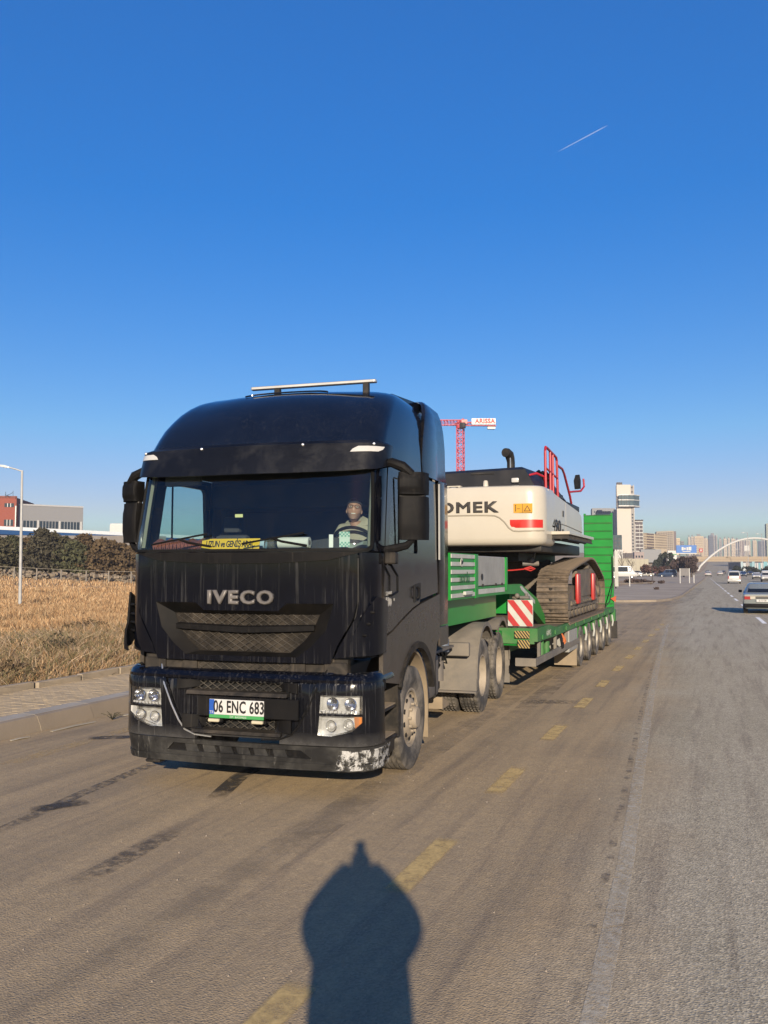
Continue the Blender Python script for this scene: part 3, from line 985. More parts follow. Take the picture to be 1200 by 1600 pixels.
# grille funnel: ring of sloping faces going in, then two mesh bands and a middle slat
def ring(name, outer, inner, dout, din, mat, parent=TR):
    n = len(outer)
    A = [Vector(cabf(fx(x, z), z)) + Vector((0, dout, 0)) for x, z in outer]
    D = [Vector(cabf(fx(x, z), z)) + Vector((0, din, 0)) for x, z in inner]
    b = B(); b.add(A + D, [(i, (i + 1) % n, n + (i + 1) % n, n + i) for i in range(n)])
    return part(name, b, mat, parent)
gin = [(-.74, 1.635), (-.40, 1.635), (-.34, 1.632), (.34, 1.632), (.40, 1.635), (.74, 1.635), (.68, 1.50), (.60, 1.40), (.46, 1.285), (-.46, 1.285), (-.60, 1.40), (-.68, 1.50)]
grl = part('grille', sheet(FP([(-.92, 1.75), (.92, 1.75), (.85, 1.49), (.57, 1.24), (-.57, 1.24), (-.85, 1.49)]), [], cabf, .01, .15, off=-.22), m_hole)
ring('grille_funnel', gr, gin, -.004, .085, pbr('funnel_plastic', (0.006, 0.006, 0.006), .6, spec=.1, dust=.06), grl)
def diamond(poly, step, wdt, fn, dep=.006):
    """diagonal wires clipped to a convex polygon, laid on the surface"""
    b = B()
    xs = [p[0] for p in poly]; zs = [p[1] for p in poly]
    for sgn in (1, -1):
        sl = .62 * sgn
        c = min(zs) - 2.5
        while c < max(zs) + 2.5:
            hits = []
            for i in range(len(poly)):
                (x0, z0), (x1, z1) = poly[i], poly[(i + 1) % len(poly)]
                d0, d1 = z0 - sl * x0 - c, z1 - sl * x1 - c
                if d0 * d1 < 0:
                    t = d0 / (d0 - d1)
                    hits.append((x0 + t * (x1 - x0), z0 + t * (z1 - z0)))
            if len(hits) == 2:
                (xa, za), (xb, zb) = sorted(hits)
                L = math.dist((xa, za), (xb, zb))
                if L > .01:
                    nx, nz = -(zb - za) / L * wdt, (xb - xa) / L * wdt
                    n = max(1, int(L / .25))
                    secs = []
                    for k in range(n + 1):
                        x, z = xa + (xb - xa) * k / n, za + (zb - za) * k / n
                        p = fn(x, z)
                        secs.append([(p[0] + nx, p[1], p[2] + nz), (p[0], p[1] - dep, p[2]), (p[0] - nx, p[1], p[2] - nz)])
                    b.loft(secs, caps=False)
            c += step
    return b
def cabin(d):
    def fn(x, z):
        p = cabf(fx(x, z), z)
        return (p[0], p[1] + d, p[2])
    return fn
part('grille_mesh', diamond([(-.735, 1.63), (.735, 1.63), (.69, 1.525), (-.69, 1.525)], .058, .0036, cabin(.10)), m_mesh, grl)
part('grille_mesh', diamond([(-.66, 1.465), (.66, 1.465), (.60, 1.40), (.47, 1.292), (-.47, 1.292), (-.60, 1.40)], .058, .0036, cabin(.10)), m_mesh, grl)
b = B()
secs = []
for i in range(17):
    x = -.70 + 1.4 * i / 16
    p = cabf(fx(x, 1.49), 1.49)
    h = .030 + .006 * math.cos(x * 2)
    zc = 1.487 + .035 * abs(x)
    secs.append([(x, p[1] + .10, zc - h), (x, p[1] + .045, zc - h * .7), (x, p[1] + .04, zc + h * .7), (x, p[1] + .10, zc + h)])
b.loft(secs)
part('grille_slat', b, m_plast, grl)
b = B(); b.box(-.75, .75, .02, .14, 1.20, 1.70); 
part('radiator', b, pbr('radiator_core', (0.02, 0.018, 0.016), 0.8, spec=.1, dust=0.30, vs=5, bump=0.5, bs=150), grl)

# maker's letters on the flap
text('brand_lettering', 'IVECO', .165, m_letter, facing(0, cabf(0, 1.79)[1] - .010, 1.78), TR, .016, 1.20, .009, 1.24)

# dark gap with mesh between flap and bumper
b = B(); b.box(-1.02, 1.02, -.02, .05, 1.04, 1.24)
part('bumper_gap_panel', b, m_plast2)
part('gap_mesh', diamond([(-.45, 1.19), (.45, 1.19), (.45, 1.11), (-.45, 1.11)], .058, .0036, lambda x, z: (x, -.028, z)), m_mesh)
for sg in (1, -1):
    part('gap_block', B().box(sg * .47, sg * .62, -.045, -.02, 1.10, 1.20, .006), m_plast2)
    part('gap_block', B().box(sg * .80, sg * 1.02, -.05, -.02, 1.09, 1.215, .01), m_plast2)

# --- bumper ---------------------------------------------------------------------------
TB = ([.2, .28, .46, .5, 1.02, 1.09, 1.13], [-.09, -.12, -.145, -.15, -.15, -.13, -.08], [1.24, 1.26, 1.275, 1.28, 1.28, 1.265, 1.23], [.26, .28, .28, .28, .28, .27, .26], [.05] * 7)
bumf = cabP(TB)
lampu = [(.79, .775), (1.165, .775), (1.165, .935), (.80, .935)]
lampl = [(.775, .585), (.90, .58), (1.08, .625), (1.165, .70), (1.165, .757), (.79, .757)]
for sg in (1, -1):
    flip = (lambda p: p) if sg == 1 else mirror
    out = FP([(.70, 1.125), (.70, .97), (.64, .80), (.57, .62), (.40, .515), (.40, .495)], TB)[:-1]
    po = [(fx(.80, 1.125, TB), 1.125), (fx(.74, 1.0, TB), 1.0), (fx(.66, .80, TB), .80), (fx(.56, .61, TB), .61), (fx(.42, .53, TB), .53), (fx(.42, .495, TB), .495),
          (sdy(.25, .495, TB), .495), (sdy(.25, 1.125, TB), 1.125)]
    po = dens(po, .1)
    u, l = FP(lampu, TB), FP(lampl, TB)
    part('bumper_wing', sheet(flip(po), [flip(u), flip(l)], bumf, .035, .08, off=.004), m_bumper)
    for lamp, nm, circ in ((lampu, 'headlight', ((.90, .857, .052), (1.06, .857, .052))), (lampl, 'fog_light', ((.885, .665, .046), (1.045, .68, .046)))):
        fl = lambda p: flip(FP(p, TB))
        h = part(nm, sheet(fl(lamp), [], bumf, .01, .08, off=-.085), m_refl)
        # bezel going in
        bb = B()
        n = len(lamp)
        A = [Vector(bumf(fx(x, z, TB), z)) for x, z in lamp]
        D = [a + Vector((0, .08, 0)) for a in A]
        A = [Vector((a.x * sg, a.y, a.z)) for a in A]; D = [Vector((a.x * sg, a.y, a.z)) for a in D]
        bb.add(A + D, [(i, (i + 1) % n, n + (i + 1) % n, n + i) for i in range(n)])
        part('bezel', bb, m_chrome, h)
        for cx, cz, r in circ:
            p = bumf(fx(cx, cz, TB), cz)
            bb = B()
            M = Matrix.Translation((sg * p[0], p[1] + .075, cz))
            bb.lathe([(-.045, r * 1.12), (-.05, r * 1.02), (-.048, r), (-.01, r * .5), (0, .004)], 20, axis='y', M=M)
            part('reflector', bb, m_chrome, h)
            bb = B(); bb.ball((sg * p[0], p[1] + .05, cz), (r * .62, r * .45, r * .62), 12, 8)
            part('bulb_lens', bb, m_lampwhite if nm == 'fog_light' else m_lampglass, h)
        if nm == 'headlight':
            bb = B()
            for k in range(9):
                x = .82 + k * .038
                p = bumf(fx(x, .79, TB), .79)
                bb.box(sg * (x - .011), sg * (x + .011), p[1] + .02, p[1] + .04, .783, .80)
            part('running_light_row', bb, m_lampwhite, h)
        else:
            p = bumf(fx(1.13, .71, TB), .71)
            bb = B(); bb.prism([(sg * 1.09, .75), (sg * 1.16, .75), (sg * 1.16, .70), (sg * 1.10, .65)], 'y', p[1] + .015, p[1] + .045)
            part('turn_signal', bb, m_amber if sg == 1 else m_lampwhite, h)
        part('cover_glass', sheet(fl(lamp), [], bumf, .004, .08, off=-.004), m_lampglass, h)
# middle of the bumper: one moulding with two openings
mid = [(-.79, 1.12), (.79, 1.12), (.73, 1.0), (.65, .80), (.55, .61), (.41, .53), (-.41, .53), (-.55, .61), (-.65, .80), (-.73, 1.0)]
h1 = [(-.50, 1.03), (.50, 1.03), (.47, .93), (-.47, .93)]
h2 = [(-.42, .71), (.42, .71), (.36, .585), (-.36, .585)]
bmid = part('bumper_centre', sheet(FP(mid, TB), [FP(h1, TB), FP(h2, TB)], bumf, .05, .09, off=-.018), m_bumper)
def bin_(d):
    return lambda x, z: (x, bumf(fx(x, z, TB), z)[1] + d, z)
part('bumper_mesh', diamond([(-.50, 1.025), (.50, 1.025), (.47, .94), (-.47, .94)], .058, .0036, bin_(.06)), m_mesh, bmid)
part('bumper_mesh', diamond([(-.41, .705), (.41, .705), (.36, .60), (-.36, .60)], .058, .0036, bin_(.07)), m_mesh, bmid)
b = B(); b.box(-.56, .56, -.03, .0, .55, 1.06)
part('opening_back', b, m_hole, bmid)
for z0, z1, hw in ((.905, .935, .50), (.560, .585, .44)):
    b = B(); b.prism([(-.185, z0), (-.06, z0 + .01), (-.06, z1 + .01), (-.165, z1)], 'x', -hw, hw)
    part('opening_lip', b, m_plast2, bmid)
# corner scoops beside both openings
for sg in (1, -1):
    for z0, z1, xo in ((.945, 1.035, .60), (.59, .72, .54)):
        b = B()
        n = 8
        secs = []
        for i in range(n + 1):
            t = i / n
            x = sg * (xo - .20 * t)
            y = -.172 + .10 * t ** 2
            secs.append([(x, y, z0 + .02 * t), (x, y, z1 - .01 * t), (x, y + .02, z1 - .01 * t), (x, y + .02, z0 + .02 * t)])
        b.loft(secs)
        part('air_scoop', b, m_plast)
# towing cover plate behind number plate and the plate itself
b = B(); b.box(-.37, .62, -.196, -.172, .715, .895, .006)
part('plate_backing', b, m_plast)
PX = .125
b = B(); b.box(-.37 + PX, .17 + PX, -.210, -.198, .705, .735, .003)
pl = part('number_plate', B().box(-.37 + PX, .17 + PX, -.208, -.198, .735, .872, .003), m_plate)
part('plate_holder', b, m_pgreen, pl)
part('country_band', B().box(-.368 + PX, -.318 + PX, -.2105, -.2085, .738, .870), m_blue, pl)
text('plate_text', '06 ENC 683', .148, m_ink, facing(-.075 + PX, -.2105, .803), pl, .002, 1.06, .0035, .64)
text('country_text', 'TR', .035, m_white, facing(-.343 + PX, -.2118, .755), pl, .001)
text('holder_text', 'İST. BAĞIMSIZ', .024, m_plate, facing(-.08 + PX, -.2115, .719), pl, .001, 1.1)
for x in (-.37 + PX, .06 + PX):
    b = B(); b.box(x, x + .11, -.235, -.20, .672, .700, .006)
    f = part('plate_lamp', b, pbr('small_lamp_cream', (0.78, 0.70, 0.5), 0.4))
    part('lamp_foot', B().cyl((x + .12, -.19, .686), (x + .12, -.21, .686), .018, n=10), m_plast, f)
# curved seam strip running down both sides of the centre moulding
for sg in (1, -1):
    pts = []
    for x, z in [(.86, 1.20), (.82, 1.12), (.76, .98), (.68, .80), (.60, .66), (.53, .575), (.42, .535), (.25, .525)]:
        p = bumf(fx(x, min(z, 1.12), TB), min(z, 1.12))
        pts.append((sg * x, p[1] - .006 + (0.05 if z > 1.13 else 0), z))
    b = B(); b.tube(pts, .008, 6)
    part('seam_strip', b, m_plast if sg == 1 else m_alu)
# rounded top beam across the bumper
b = B()
secs = []
for i in range(41):
    s = -1.75 + 3.5 * i / 40
    secs.append([tuple(Vector(bumf(s, z)) * 1.0 + Vector((0, o, 0))) for z, o in ((1.04, -.004), (1.065, -.014), (1.10, -.010), (1.125, .004), (1.125, .03), (1.04, .03))])
b.loft(secs)
part('bumper_top_beam', b, m_black)
# valance with a recessed mid part and ribs
vo = [(-1.78, .485), (1.78, .485), (1.78, .36), (1.45, .345), (.95, .335), (-.95, .335), (-1.45, .345), (-1.78, .36)]
vh = [(-.66, .445), (.62, .445), (.72, .375), (-.74, .375)]
part('valance', sheet(vo, [vh], bumf, .03, .09, off=.0), m_val)
b = B(); b.box(-.78, .74, -.09, -.05, .33, .47)
part('valance_recess', b, m_plast)
for x in (-.52, -.34, -.17, .0, .17, .36):
    b = B(); b.prism([(x, .375), (x + .13, .375), (x + .10, .44), (x - .02, .44)], 'y', -.115, -.088)
    part('valance_rib', b, m_val)
part('lip_spoiler', sheet([(-1.5, .335), (1.5, .335), (1.47, .275), (-1.47, .275)], [], bumf, .02, .1, off=.008), m_val)
# scraped patch with peeling white film at the bumper's corner
m_scrape = worn('peeling_white_film', (0.34, 0.34, 0.33), 0.50, 0.58, 13, 0.5)
part('peeled_film', sheet([(.98, .462), (1.62, .470), (1.58, .285), (.94, .285)], [], bumf, .002, .08, off=.010), m_scrape)
b = B(); b.tube([(-.95, .05, .27), (-.9, -.03, .255), (-.84, -.03, .25)], .022, 8); b.box(-1.0, -.84, -.05, .1, .23, .26, .01)
part('towing_pin', b, m_dkmetal)

# --- corner deflector vanes -------------------------------------------------------------
for sg in (1, -1):
    def vf(s, z, off=.075):
        p = Vector(cabf(s, z)); c = Vector((sg * .9, .3, z))
        d = (p - c); d.z = 0
        return tuple(p + d.normalized() * off)
    poly = [(1.13, 1.27), (1.42, 1.30), (1.47, 1.36), (1.46, 1.78), (1.40, 1.82), (1.36, 1.52), (1.20, 1.33)] if sg == -1 else \
           [(1.00, 1.27), (1.50, 1.29), (1.55, 1.75), (1.30, 1.80), (1.18, 1.68), (1.06, 1.45)]
    fl = mirror if sg == -1 else (lambda p: p)
    v = part('corner_vane', sheet(fl(poly), [], lambda s, z: vf(s, z, .095 if sg == -1 else .03), .02, .08), m_plast if sg == -1 else m_black)
    if sg == -1:
        for z in (1.70, 1.61, 1.53, 1.45):
            a = Vector(cabf(-1.24, z)); c = Vector(vf(-1.43, z, .09))
            b = B(); b.tube([a, (a + c) / 2 + Vector((-.01, -.01, 0)), c], .011, 6)
            part('vane_rib', b, m_plast, v)
    else:
        for q, z in ((1.24, 1.66), (1.20, 1.56), (1.165, 1.46)):
            a = Vector(vf(q, z, .03))
            b = B(); b.ball(a, (.028, .015, .014), 10, 6)
            part('vane_clip', b, m_plast, v)

# --- sun visor -------------------------------------------------------------------------
TV = (ZT, [f - .0 for f in FT], WT, RT, BT)
def vis(s, z):
    p = Vector(cabf(s, z))
    c = Vector((0, .75, z))
    d = (p - c); d.z = 0
    k = .095 - .035 * max(0, abs(s) - 1.0) / .4
    return tuple(p + d.normalized() * k)
vlo = [(-1.45, 3.20), (1.45, 3.20), (1.45, 3.06), (1.38, 3.0), (1.2, 2.955), (.9, 2.935), (.4, 2.925), (-.4, 2.925), (-.9, 2.935), (-1.2, 2.955), (-1.38, 3.0), (-1.45, 3.06)]
mk = [(.93, 3.112), (1.20, 3.118), (1.25, 3.14), (1.27, 3.168), (1.0, 3.166), (.95, 3.14)]
mkL = mirror(mk)
vz = part('sun_visor', sheet(vlo, [mk, mkL], vis, .02, .1), m_visor)
for m_ in (mk, mkL):
    part('marker_light', sheet(m_, [], vis, .012, .08, off=.004), m_lampwhite, vz)
b = B()
secs = []
for i in range(31):
    s = -1.42 + 2.84 * i / 30
    p, q = Vector(vis(s, 3.20)), Vector(cabf(s, 3.235))
    secs.append([tuple(p), tuple(q), tuple(q - Vector((0, -.02, .03))), tuple(p - Vector((0, -.02, .03)))])
b.loft(secs)
part('visor_top_closure', b, m_visor, vz)
for s in (-1.15, -.45, .5, 1.15):
    p = Vector(vis(s, 3.19))
    part('visor_bolt', B().ball(p, .016, 8, 6), m_alu, vz)

# --- high roof -------------------------------------------------------------------------
b = B()
secs = []
zz = [3.06, 3.2, 3.25, 3.35, 3.45, 3.55, 3.60, 3.65, 3.69, 3.73, 3.765, 3.80, 3.825, 3.85, 3.87, 3.89, 3.905, 3.915]
for z in zz:
    ring_ = []
    ye = float(np.interp(z, [3.0, 3.2, 3.6, 3.8, 3.92], [2.0, 2.0, 2.2, 2.4, 2.4]))
    N = 36
    f, w, r, bb = (float(np.interp(z, ZT, t)) for t in (FT, WT, RT, BT))
    smax = 1.4 + (ye - f - bb - r)
    pr_ = [-smax, -(1.4 + smax) / 2] + [-1.4 + 2.8 * i / N for i in range(N + 1)] + [(1.4 + smax) / 2, smax]
    ring_ = [cabf(s, z) for s in pr_]
    secs.append(ring_)
b.loft(secs, closed=False, caps=False)
# closing strip over the top
top = secs[-1]
n = len(top)
k0 = len(b.v)
for p in top: b.v.append((p[0] * .98, p[1], p[2]))
mid_ = [(0, p[1], p[2] + .02 * (1 - abs(p[0]) / .62)) for p in top]
for i in range(n // 2):
    j = n - 1 - i
    b.add([top[i], top[i + 1], top[j - 1] if j - 1 > i else top[i + 1], top[j]], [(0, 1, 2, 3)])
part('high_roof', b, m_roof, angle=50)
# raised oval badge moulding on the roof front
pts = []
for i in range(25):
    t = PI * i / 24
    z = 3.82 + .045 * math.sin(t)
    x = .05 - .45 * math.cos(t)
    p = cabf(fx(x, z), z)
    pts.append((p[0], p[1] - .012, p[2] + .01))
part('roof_moulding', B().tube(pts, .009, 6), m_roof)
# work-light bar
b = B(); b.box(-.42, .97, .93, .99, 3.93, 3.965, .008)
lb = part('roof_light_bar', b, m_alu)
part('bar_lens', B().box(-.40, .95, .922, .931, 3.936, 3.958), m_lampwhite, lb)
for x in (-.12, .86):
    part('bar_foot', B().box(x - .03, x + .03, .93, .99, 3.80, 3.93, .005), m_dkmetal, lb)
# roof spoiler and side fairings behind the cab
b = B(); b.prism([(1.3, 3.84), (1.75, 3.93), (2.55, 3.98), (2.6, 3.95), (2.6, 3.80), (1.4, 3.80)], 'x', -.82, .82)
part('roof_spoiler', b, m_roof)
for sg in (1, -1):
    b = B()
    zs_ = [(1.40, 2.42, 2.88, 1.255), (1.9, 2.415, 2.885, 1.26), (2.6, 2.41, 2.88, 1.26), (3.05, 2.39, 2.86, 1.258), (3.06, 1.74, 2.86, 1.246), (3.2, 1.72, 2.84, 1.240), (3.45, 1.78, 2.84, 1.236), (3.65, 1.90, 2.83, 1.222), (3.80, 2.02, 2.81, 1.20), (3.90, 2.12, 2.77, 1.165), (3.96, 2.25, 2.68, 1.10), (3.985, 2.35, 2.58, 1.02)]
    secs = []
    for z, ya, yb, x in zs_:
        secs.append([(sg * x, ya, z), (sg * (x + .012), ya + .06, z), (sg * (x + .012), yb - .08, z), (sg * (x - .03), yb, z), (sg * (x - .06), yb - .02, z), (sg * (x - .045), ya + .02, z)])
    b.loft(secs)
    part('side_fairing', b, m_blackside if sg else m_black)
    b = B(); b.loft([[(sg * .97, 1.5, 3.92), (sg * .80, 1.5, 3.92), (sg * .80, 1.5, 3.78), (sg * .97, 1.5, 3.78)], [(sg * 1.06, 2.55, 3.97), (sg * .80, 2.55, 3.98), (sg * .80, 2.55, 3.78), (sg * 1.06, 2.55, 3.78)]])
    part('spoiler_shoulder', b, m_roof)
    b = B(); b.box(sg * 1.258, sg * 1.276, 2.385, 2.405, 2.15, 3.02)
    part('fairing_seal', b, pbr('pale_seal', (0.5, 0.5, 0.48), 0.5) if sg == 1 else m_rubber)
    b = B(); b.box(sg * 1.235, sg * 1.262, 2.425, 2.86, 1.16, 1.385, .01)
    part('fairing_skirt', b, m_blackside)

# --- mirrors -----------------------------------------------------------------------------
def swing(b):                                       # the mirror heads are swung back at their outer edge
    b.v = [(x, y + (abs(x) - 1.40) * .42, z) for x, y, z in b.v]
    return b
def lobe(x0, x1, y0, y1, z0, z1, sg):
    """a mirror housing: bulged to the front, flat at the glass"""
    b = B()
    secs = []
    n = 9
    for i in range(n):
        t = i / (n - 1)
        k = (1 - abs(2 * t - 1) ** 5) ** .5 if 0 < t < 1 else .0
        k = max(k, .86)
        z = z0 + (z1 - z0) * t
        cx = (x0 + x1) / 2
        hw = (x1 - x0) / 2 * (.86 + .14 * k)
        dp = (y1 - y0) * k
        ring_ = []
        for a in range(12):
            u = PI * a / 11
            ex = abs(math.cos(u)) ** .40 * (1 if math.cos(u) > 0 else -1)
            ring_.append((sg * (cx + hw * ex), y1 - dp * abs(math.sin(u)) ** .55, z))
        secs.append(ring_)
    b.loft(secs)
    return swing(b)
for sg in (1, -1):
    mi = part('mirror_assembly', lobe(1.37, 1.62, .30, .46, 2.315, 2.715, sg), m_plast)
    part('mirror_glass', swing(B().box(sg * 1.385, sg * 1.605, .462, .468, 2.34, 2.69, .004)), m_dkglass, mi)
    part('upper_mirror', lobe(1.37, 1.62, .28, .46, 2.735, 2.94, sg), m_plast, mi)
    b = B(); b.tube([(sg * 1.22, .36, 3.02), (sg * 1.32, .33, 3.03), (sg * 1.42, .34, 2.99), (sg * 1.50, .38, 2.92)], [.04, .045, .05, .04], 10)
    part('mirror_arm', b, m_plast, mi)
    b = B(); b.tube([(sg * 1.24, .34, 2.22), (sg * 1.34, .36, 2.235), (sg * 1.44, .40, 2.26), (sg * 1.50, .42, 2.32)], [.035, .04, .035, .025], 8)
    part('mirror_arm', b, m_plast, mi)
    part('mirror_joint', swing(B().box(sg * 1.38, sg * 1.60, .36, .44, 2.70, 2.75, .01)), m_dkmetal, mi)
    part('camera_box', B().box(sg * 1.255, sg * 1.36, .30, .42, 2.09, 2.20, .012), m_plast2, mi)
m_letterpale = pbr('badge_pale', (.42, .41, .39), .5)
text('engine_badge', '500', .125, m_letterpale, facing(1.262, .42, 1.735, '+x'), TR, .004, 1.0, .002, .95)
text('model_badge', 'STRALIS', .055, m_letterpale, facing(1.262, .43, 1.815, '+x'), TR, .004, 1.0, .0005)
text('engine_badge', 'Hi', .04, m_letterpale, facing(1.262, .60, 1.755, '+x'), TR, .004)

# --- inside the cab ------------------------------------------------------------------------
b = B()
b.box(-1.2, 1.2, 2.28, 2.34, 1.2, 3.2); b.box(-1.2, 1.2, .12, 2.3, 1.25, 1.30); b.box(-1.2, 1.2, .16, 2.3, 3.03, 3.07)
for sg in (1, -1):
    b.box(sg * 1.19, sg * 1.205, 1.58, 2.3, 1.3, 3.05)
    b.box(sg * 1.19, sg * 1.205, .30, 1.58, 1.3, 2.15)
inn = part('cab_interior', b, m_int)
for sg in (1, -1):
    secs = []
    for z in (2.25, 2.5, 2.75, 2.99):
        a, c = Vector(cabf(sg * 1.235, z)), Vector(cabf(sg * 1.33, z))
        secs.append([(a.x * .97, a.y + .04, z), (c.x * .97, c.y + .03, z), (c.x * .965, c.y + .11, z), (a.x * .955, a.y + .07, z)])
    part('pillar_trim', B().loft(secs), m_trim, inn)
    b = B(); b.box(sg * .62, sg * 1.02, 1.28, 1.42, 1.75, 2.42, .05); b.box(sg * .60, sg * 1.04, .85, 1.36, 1.62, 1.78, .05); b.box(sg * .72, sg * .92, 1.30, 1.40, 2.44, 2.62, .03)
    part('seat', b, pbr('seat_fabric', (0.05, 0.05, 0.06), 0.9), inn)
b = B()
b.prism([(.10, 1.3), (.10, 2.19), (.30, 2.235), (.52, 2.235), (.62, 2.16), (.66, 1.3)], 'x', -1.17, 1.17)
part('dashboard', b, m_dash, inn)
b = B()
b.loft([[(x, .40, 2.23), (x, .44, 2.23 + h), (x, .62, 2.23 + h), (x, .68, 2.20)] for x, h in ((.42, .02), (.50, .09), (.72, .115), (.94, .09), (1.04, .02))])
part('instrument_hood', b, m_dash, inn)
st = B()
Mst = Matrix.Translation((.80, .80, 2.27)) @ Matrix.Rotation(R(-52), 4, 'X')
ringp = [(.23 * math.cos(t), .23 * math.sin(t), 0) for t in [2 * PI * i / 32 for i in range(32)]]
st.tube(ringp, .017, 8, M=Mst, closed=True)
for a in (0, 120, 240):
    st.tube([(0, 0, -.03), (.22 * math.cos(R(a + 90)), .22 * math.sin(R(a + 90)), 0)], .014, 6, M=Mst)
st.cyl((0, 0, -.05), (0, 0, .02), .055, n=14, M=Mst)
part('steering_wheel', st, m_plast, inn)
# bunk curtain folds on the passenger side
b = B()
secs = []
for i in range(40):
    y = 1.60 + .62 * i / 39
    x = -1.10 + .02 * math.sin(i * 1.7)
    secs.append([(x, y, 1.9), (x, y, 3.0), (x + .01, y, 3.0), (x + .01, y, 1.9)])
b.loft(secs)
part('curtain', b, pbr('curtain_cloth', (0.03, 0.035, 0.05), 0.9), inn)
b = B(); b.box(-1.17, 1.17, 1.5, 2.27, 2.72, 2.99, .02)
part('upper_locker', b, m_int, inn)
b = B(); b.cyl((-.95, .32, 2.98), (-.80, .32, 2.98), .001, n=4)
b = B(); b.box(-1.02, -.62, .24, .30, 2.86, 3.0, .03)
part('sun_flap', b, pbr('grey_flap', (0.12, 0.12, 0.12), 0.8), inn)
# wipers on the outside of the glass
for x0, x1 in ((-.95, -.35), (.02, .62)):
    ps = []
    for i in range(9):
        x = x0 + (x1 - x0) * i / 8
        p = cabf(fx(x, 2.275 + .02 * i / 8), 2.275 + .012 * i)
        ps.append((p[0], p[1] - .03, p[2]))
    w_ = part('wiper', B().tube(ps, .009, 6), m_rubber)
    pa = Vector(ps[4])
    part('wiper_arm', B().tube([pa, pa + Vector((.10, -.02, -.03)), pa + Vector((.34, -.01, -.07))], .012, 6), m_plast, w_)

# --- chassis, wheels ----------------------------------------------------------------------
b = B()
for sg in (1, -1):
    b.box(sg * .36, sg * .44, .3, 7.6, .74, 1.0, .01)
for y in (2.6, 3.6, 4.6, 6.0, 7.4):
    b.box(-.36, .36, y, y + .1, .78, .96)
fr = part('chassis_frame', b, m_steel)
part('fifth_wheel', B().prism([(-.5, 5.3), (.5, 5.3), (.45, 6.2), (.12, 6.35), (-.12, 6.35), (-.45, 6.2)], 'z', 1.08, 1.18), m_dkmetal)
part('engine_block', B().box(-.42, .42, .25, 1.9, .55, 1.2, .05), m_dkmetal)
for y, w_ in ((1.43, 1.0), (5.23, .9), (6.60, .9)):
    part('axle', B().cyl((-w_, y, .5), (w_, y, .5), .075, n=12), m_steel)
def tyre_mesh(ro, ri, w, grooves=4, sipes=0):
    h = w / 2
    prof = [(-h * .80, ri), (-h * .98, ri + (ro - ri) * .35), (-h, ri + (ro - ri) * .60), (-h * .95, ro - .035), (-h * .86, ro - .006)]
    xs_ = np.linspace(-h * .84, h * .84, grooves * 2 + 2)
    seg = []
    gw = .010
    cuts = [(-h * .84 + (i + 1) * (h * 1.68) / (grooves + 1)) for i in range(grooves)]
    for c in cuts:
        seg += [(c - gw, ro), (c - gw * .8, ro - .016), (c + gw * .8, ro - .016), (c + gw, ro)]
    prof += seg
    prof += [(h * .86, ro - .006), (h * .95, ro - .035), (h, ri + (ro - ri) * .60), (h * .98, ri + (ro - ri) * .35), (h * .80, ri)]
    b = B(); b.lathe(prof, 56)
    if sipes:
        for i in range(sipes):
            t = 2 * PI * i / sipes
            for c0 in cuts + [h * .84]:
                M = Matrix.Rotation(t + (.03 if int(c0 * 1000) % 2 else 0), 4, 'X')
                b.box(c0 - .030, c0 - .002, -.011, .011, ro - .004, ro + .008, M=M)
    return b.mesh('tyre', [m_tyre], 30)
def rim_mesh(ri, w, convex, m=m_rim):
    """disc rim seen from +x"""
    h = w / 2
    b = B()
    if convex:
        prof = [(-h, ri - .005), (-h, ri - .02), (h - .03, ri - .03), (h * .78, ri), (h * .84, ri), (h * .84, ri - .02), (h * .60, ri - .035), (h * .60, .235), (h * .92, .175), (h * .96, .160), (h * .96, .118), (h * 1.25, .112), (h * 1.36, .095), (h * 1.38, .0)]
    else:
        prof = [(-h, ri - .005), (-h, ri - .02), (h * .84, ri), (h * .84, ri - .02), (h * .3, ri - .04), (-h * .35, ri - .07), (-h * .35, .13), (h * .30, .12), (h * .42, .10), (h * .42, .0)]
    b.lathe(prof, 40)
    me = b.mesh('rim', [m], 35)
    b2 = B()
    xh = h * .77 if convex else -h * .345
    for i in range(10):
        t = 2 * PI * i / 10
        rr = .205 if convex else .19
        b2.cyl((xh - (.005 if convex else .0), rr * math.cos(t), rr * math.sin(t)), (xh + .006, rr * math.cos(t), rr * math.sin(t)), .026, n=10)
    b3 = B()
    for i in range(10):
        t = 2 * PI * (i + .5) / 10
        rr = .142
        x0 = h * .96 if convex else -h * .33
        b3.cyl((x0, rr * math.cos(t), rr * math.sin(t)), (x0 + .03, rr * math.cos(t), rr * math.sin(t)), .015, n=6)
    return me, b2.mesh('hand_holes', [m_hole]), b3.mesh('wheel_nuts', [m])
TY_F = tyre_mesh(.525, .295, .31, 4)
TY_D = tyre_mesh(.52, .295, .29, 4, 44)
RIM_C, HOL_C, NUT_C = rim_mesh(.298, .30, True)
RIM_D, HOL_D, NUT_D = rim_mesh(.298, .29, False)
def wheel(parent, x, y, z, sg, tme, rme, hme, nme, scale=1.0):
    w = link('wheel', tme, parent, loc=(x, y, z), rot=(0, 0, 0 if sg > 0 else PI))
    w.rotation_euler.x = rnd.uniform(0, 6)
    w.scale = (scale,) * 3
    for nm, me in (('rim', rme), ('hand_holes', hme), ('wheel_nuts', nme)):
        if me: link(nm, me, w)
    return w
